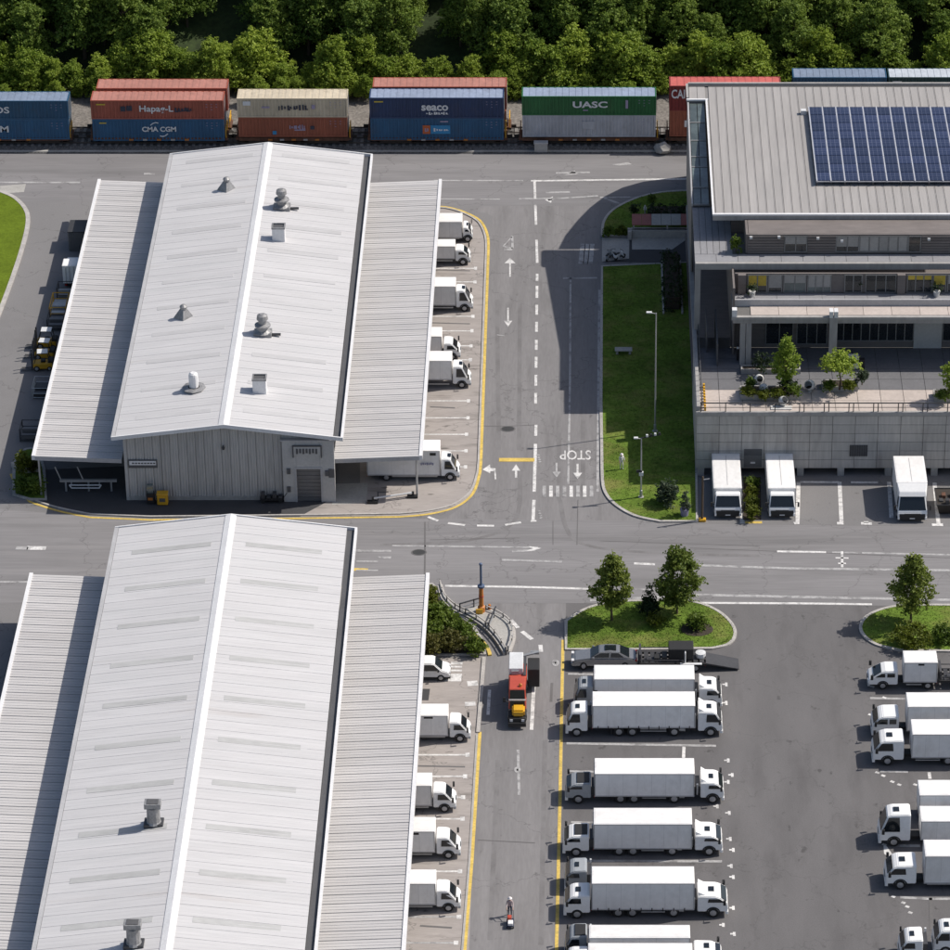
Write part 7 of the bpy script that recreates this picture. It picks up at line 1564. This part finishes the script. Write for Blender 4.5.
def scooter(px, py, label, rz, paint):
    p = G(px,py,0.06); o = thing('scooter', p, label, 'scooter', None, rz)
    MB().box(-0.75,-0.05,-0.16,0.16,0.35,0.72).build('body', paint, o, world=False, bevel=0.07); MB().box(-0.7,0.0,-0.14,0.14,0.723,0.84).build('seat', m_black, o, world=False, bevel=0.04); MB().box(-0.05,0.4,-0.15,0.15,0.28,0.36).build('footboard', m_black, o, world=False)
    MB().hexa([(0.38,-0.2,0.3),(0.5,-0.2,0.3),(0.5,0.2,0.3),(0.38,0.2,0.3),(0.28,-0.2,0.95),(0.36,-0.2,0.95),(0.36,0.2,0.95),(0.28,0.2,0.95)]).build('leg_shield', paint, o, world=False, bevel=0.03); MB().tube([(0.3,-0.32,1.05),(0.3,0.32,1.05)],0.03,6).build('handlebar', m_black, o, world=False)
    for x in (-0.5,0.58):
        t = MB().cyl((x,-0.06,0.25),(x,0.06,0.25),0.25,n=14).build('wheel', m_tyre, o, world=False); MB().cyl((x,-0.065,0.25),(x,0.065,0.25),0.12,n=10).build('rim', m_rim, t, world=False)
scooter(608.5,259.5,'dark scooter nearest the kerb on the small patio',1.2,m_cabg); scooter(614,258.5,'white scooter in the middle of the small patio',1.9,m_cabw); scooter(619.5,258.8,'white scooter nearest the lawn corner of the small patio',0.6,m_cabw)
p = G(645,222,0.13); o = thing('lawn_post', p, 'slim grey-green post on the shaded north lawn', 'post'); MB().lathe((0,0,0),[(0.1,0),(0.08,2.0),(0.12,2.05),(0.05,2.2)],8).build('pole', m_steel, o, world=False); MB().box(-0.18,0.18,-0.05,0.05,1.6,1.95).build('plate', m_light, o, world=False)
# ================================================================ PEOPLE
m_navy = M('cloth_navy',(0.025,0.035,0.07),0.85,local=True); m_wht = M('cloth_white',(0.66,0.65,0.64),0.85,local=True); m_pnk = M('cloth_greyish_pink',(0.42,0.34,0.34),0.85,local=True); m_hat = M('hat_white',(0.74,0.70,0.70),0.6,local=True); m_hair = M('hair_brown',(0.04,0.025,0.018),0.7,local=True)
def person(loc, label, h, rz, top, trousers, hat, armpose, stride=0.14):
    o = thing('person', loc, label, 'person', None, rz); k = h/1.75
    # x forward, y left
    J = {'pel':(0,0,0.95),'sp':(0.01,0,1.18),'ch':(0.0,0,1.38),'nk':(0.0,0,1.50),'hd':(0.02,0,1.60),'tp':(0.02,0,1.68)}
    E = [('pel','sp'),('sp','ch'),('ch','nk'),('nk','hd'),('hd','tp')]; Rr = {'pel':(0.165,0.125),'sp':(0.15,0.11),'ch':(0.175,0.12),'nk':(0.06,0.06),'hd':(0.085,0.10),'tp':(0.07,0.085)}
    for s, nm, sg in ((1,'L',1),(-1,'R',-1)):
        st = stride*sg
        J['hp'+nm]=(0,0.10*s,0.90); J['kn'+nm]=(0.05+st*0.6,0.11*s,0.50); J['an'+nm]=(st,0.11*s,0.09); J['to'+nm]=(st+0.16,0.12*s,0.04)
        ax, az = armpose[nm]
        J['sh'+nm]=(0,0.19*s,1.41); J['el'+nm]=(0.02+ax*0.35,0.26*s,1.14+az*0.3); J['wr'+nm]=(0.06+ax,0.25*s,0.90+az); J['pa'+nm]=(0.09+ax*1.12,0.25*s,0.83+az*1.05)
        E += [('pel','hp'+nm),('hp'+nm,'kn'+nm),('kn'+nm,'an'+nm),('an'+nm,'to'+nm),('ch','sh'+nm),('sh'+nm,'el'+nm),('el'+nm,'wr'+nm),('wr'+nm,'pa'+nm)]
        for q, rr in (('hp',0.095),('kn',0.062),('an',0.045),('to',0.036),('sh',0.065),('el',0.045),('wr',0.030),('pa',0.036)): Rr[q+nm]=(rr,rr)
        px_, py_, pz_ = J['pa'+nm]
        for f in range(5):
            nmf = 'f%d%s'%(f,nm); ln = (0.06,0.085,0.095,0.088,0.07)[f]; off = (-0.032+0.018*f)
            if f == 0: J[nmf]=(px_+0.045,py_-0.03*s,pz_+0.01)
            else: J[nmf]=(px_+off*0.9+0.02,py_+0.004*s,pz_-ln)
            E.append(('pa'+nm,nmf)); Rr[nmf]=(0.010,0.010)
    names = list(J); me = bpy.data.meshes.new('body'); me.from_pydata([tuple(c*k for c in J[n]) for n in names], [(names.index(a),names.index(b)) for a,b in E], [])
    ob_ = bpy.data.objects.new('body', me); COL.objects.link(ob_)
    md = ob_.modifiers.new('skin','SKIN'); sv = me.skin_vertices[0].data
    for i, n in enumerate(names): sv[i].radius = (Rr[n][0]*k, Rr[n][1]*k)
    sv[names.index('pel')].use_root = True
    sb = ob_.modifiers.new('sub','SUBSURF'); sb.levels = 1; sb.render_levels = 1
    m2 = bpy.data.meshes.new_from_object(ob_.evaluated_get(bpy.context.evaluated_depsgraph_get())); bpy.data.objects.remove(ob_)
    for m_ in (m_skin, top, trousers, m_black): m2.materials.append(m_)
    for p_ in m2.polygons:
        c = p_.center/k; p_.use_smooth = True
        if c.z < 0.075: p_.material_index = 3
        elif abs(c.y) > 0.2 and c.z < 1.2: p_.material_index = 0 if c.z < 1.05+armpose['L'][1]*0.3 else 1
        elif c.z < 0.96: p_.material_index = 2
        elif c.z < 1.49: p_.material_index = 1
    m2.name = 'body'; link('body', m2, o)
    hd = MB().lathe((0.03*k,0,1.52*k),[(0.05*k,0),(0.085*k,0.05*k),(0.10*k,0.13*k),(0.09*k,0.20*k),(0.05*k,0.24*k)],12).build('head', m_skin, o, world=False, smooth=True)
    MB().box(0.12*k,0.15*k,-0.012*k,0.012*k,1.61*k,1.65*k).build('nose', m_skin, hd, world=False)
    for s in (-1,1):
        MB().box(0.115*k,0.13*k,s*0.035*k-0.012*k,s*0.035*k+0.012*k,1.655*k,1.67*k).build('eye', m_black, hd, world=False); MB().box(0.01*k,0.05*k,s*0.10*k-0.012*k,s*0.10*k+0.012*k,1.61*k,1.67*k).build('ear', m_skin, hd, world=False)
    MB().box(0.115*k,0.128*k,-0.025*k,0.025*k,1.575*k,1.585*k).build('mouth', m_red, hd, world=False)
    if hat: MB().lathe((0.02*k,0,1.67*k),[(0.19*k,0),(0.185*k,0.015*k),(0.115*k,0.03*k),(0.11*k,0.09*k),(0.06*k,0.13*k)],14).build('hat', hat, o, world=False, smooth=True)
    else: MB().lathe((0.015*k,0,1.655*k),[(0.108*k,0),(0.108*k,0.06*k),(0.07*k,0.11*k)],12).build('hair', m_hair, o, world=False, smooth=True)
    return o
p = G(510,915.5); person((p.x,p.y,0.01),'person in a white hat, greyish top and dark trousers pushing a cart in the lane',1.95,-math.pi/2,m_pnk,m_navy,m_hat,{'L':(0.42,0.14),'R':(0.42,0.14)})
o = thing('hand_cart', (p.x+0.05,p.y-1.15,0.01), 'small navy and red hand cart in front of the person in the lane', 'hand cart'); MB().box(-0.32,0.32,-0.9,0.3,0.25,0.33).build('deck', m_navy, o, world=False); MB().box(-0.25,0.1,-0.2,0.25,0.333,0.75).build('red_crate', m_red, o, world=False, bevel=0.03); MB().box(-0.2,0.25,-0.85,-0.3,0.333,0.6).build('box', m_boxw, o, world=False, bevel=0.03); MB().tube([(-0.25,0.28,0.33),(-0.25,0.5,1.05),(0.25,0.5,1.05),(0.25,0.28,0.33)],0.025,6).build('handle', m_steeld, o, world=False)
for x in (-0.3,0.3):
    for y in (-0.7,0.1): MB().cyl((x-0.03,y,0.13),(x+0.03,y,0.13),0.13,n=10).build('wheel', m_tyre, o, world=False)
p = G(621.5,469,0.13); person(p,'person dressed in white standing alone on the sunny lawn',1.85,-math.pi/2+0.4,m_wht,m_wht,m_hat,{'L':(0.15,0.1),'R':(0.02,0.0)},0.06)
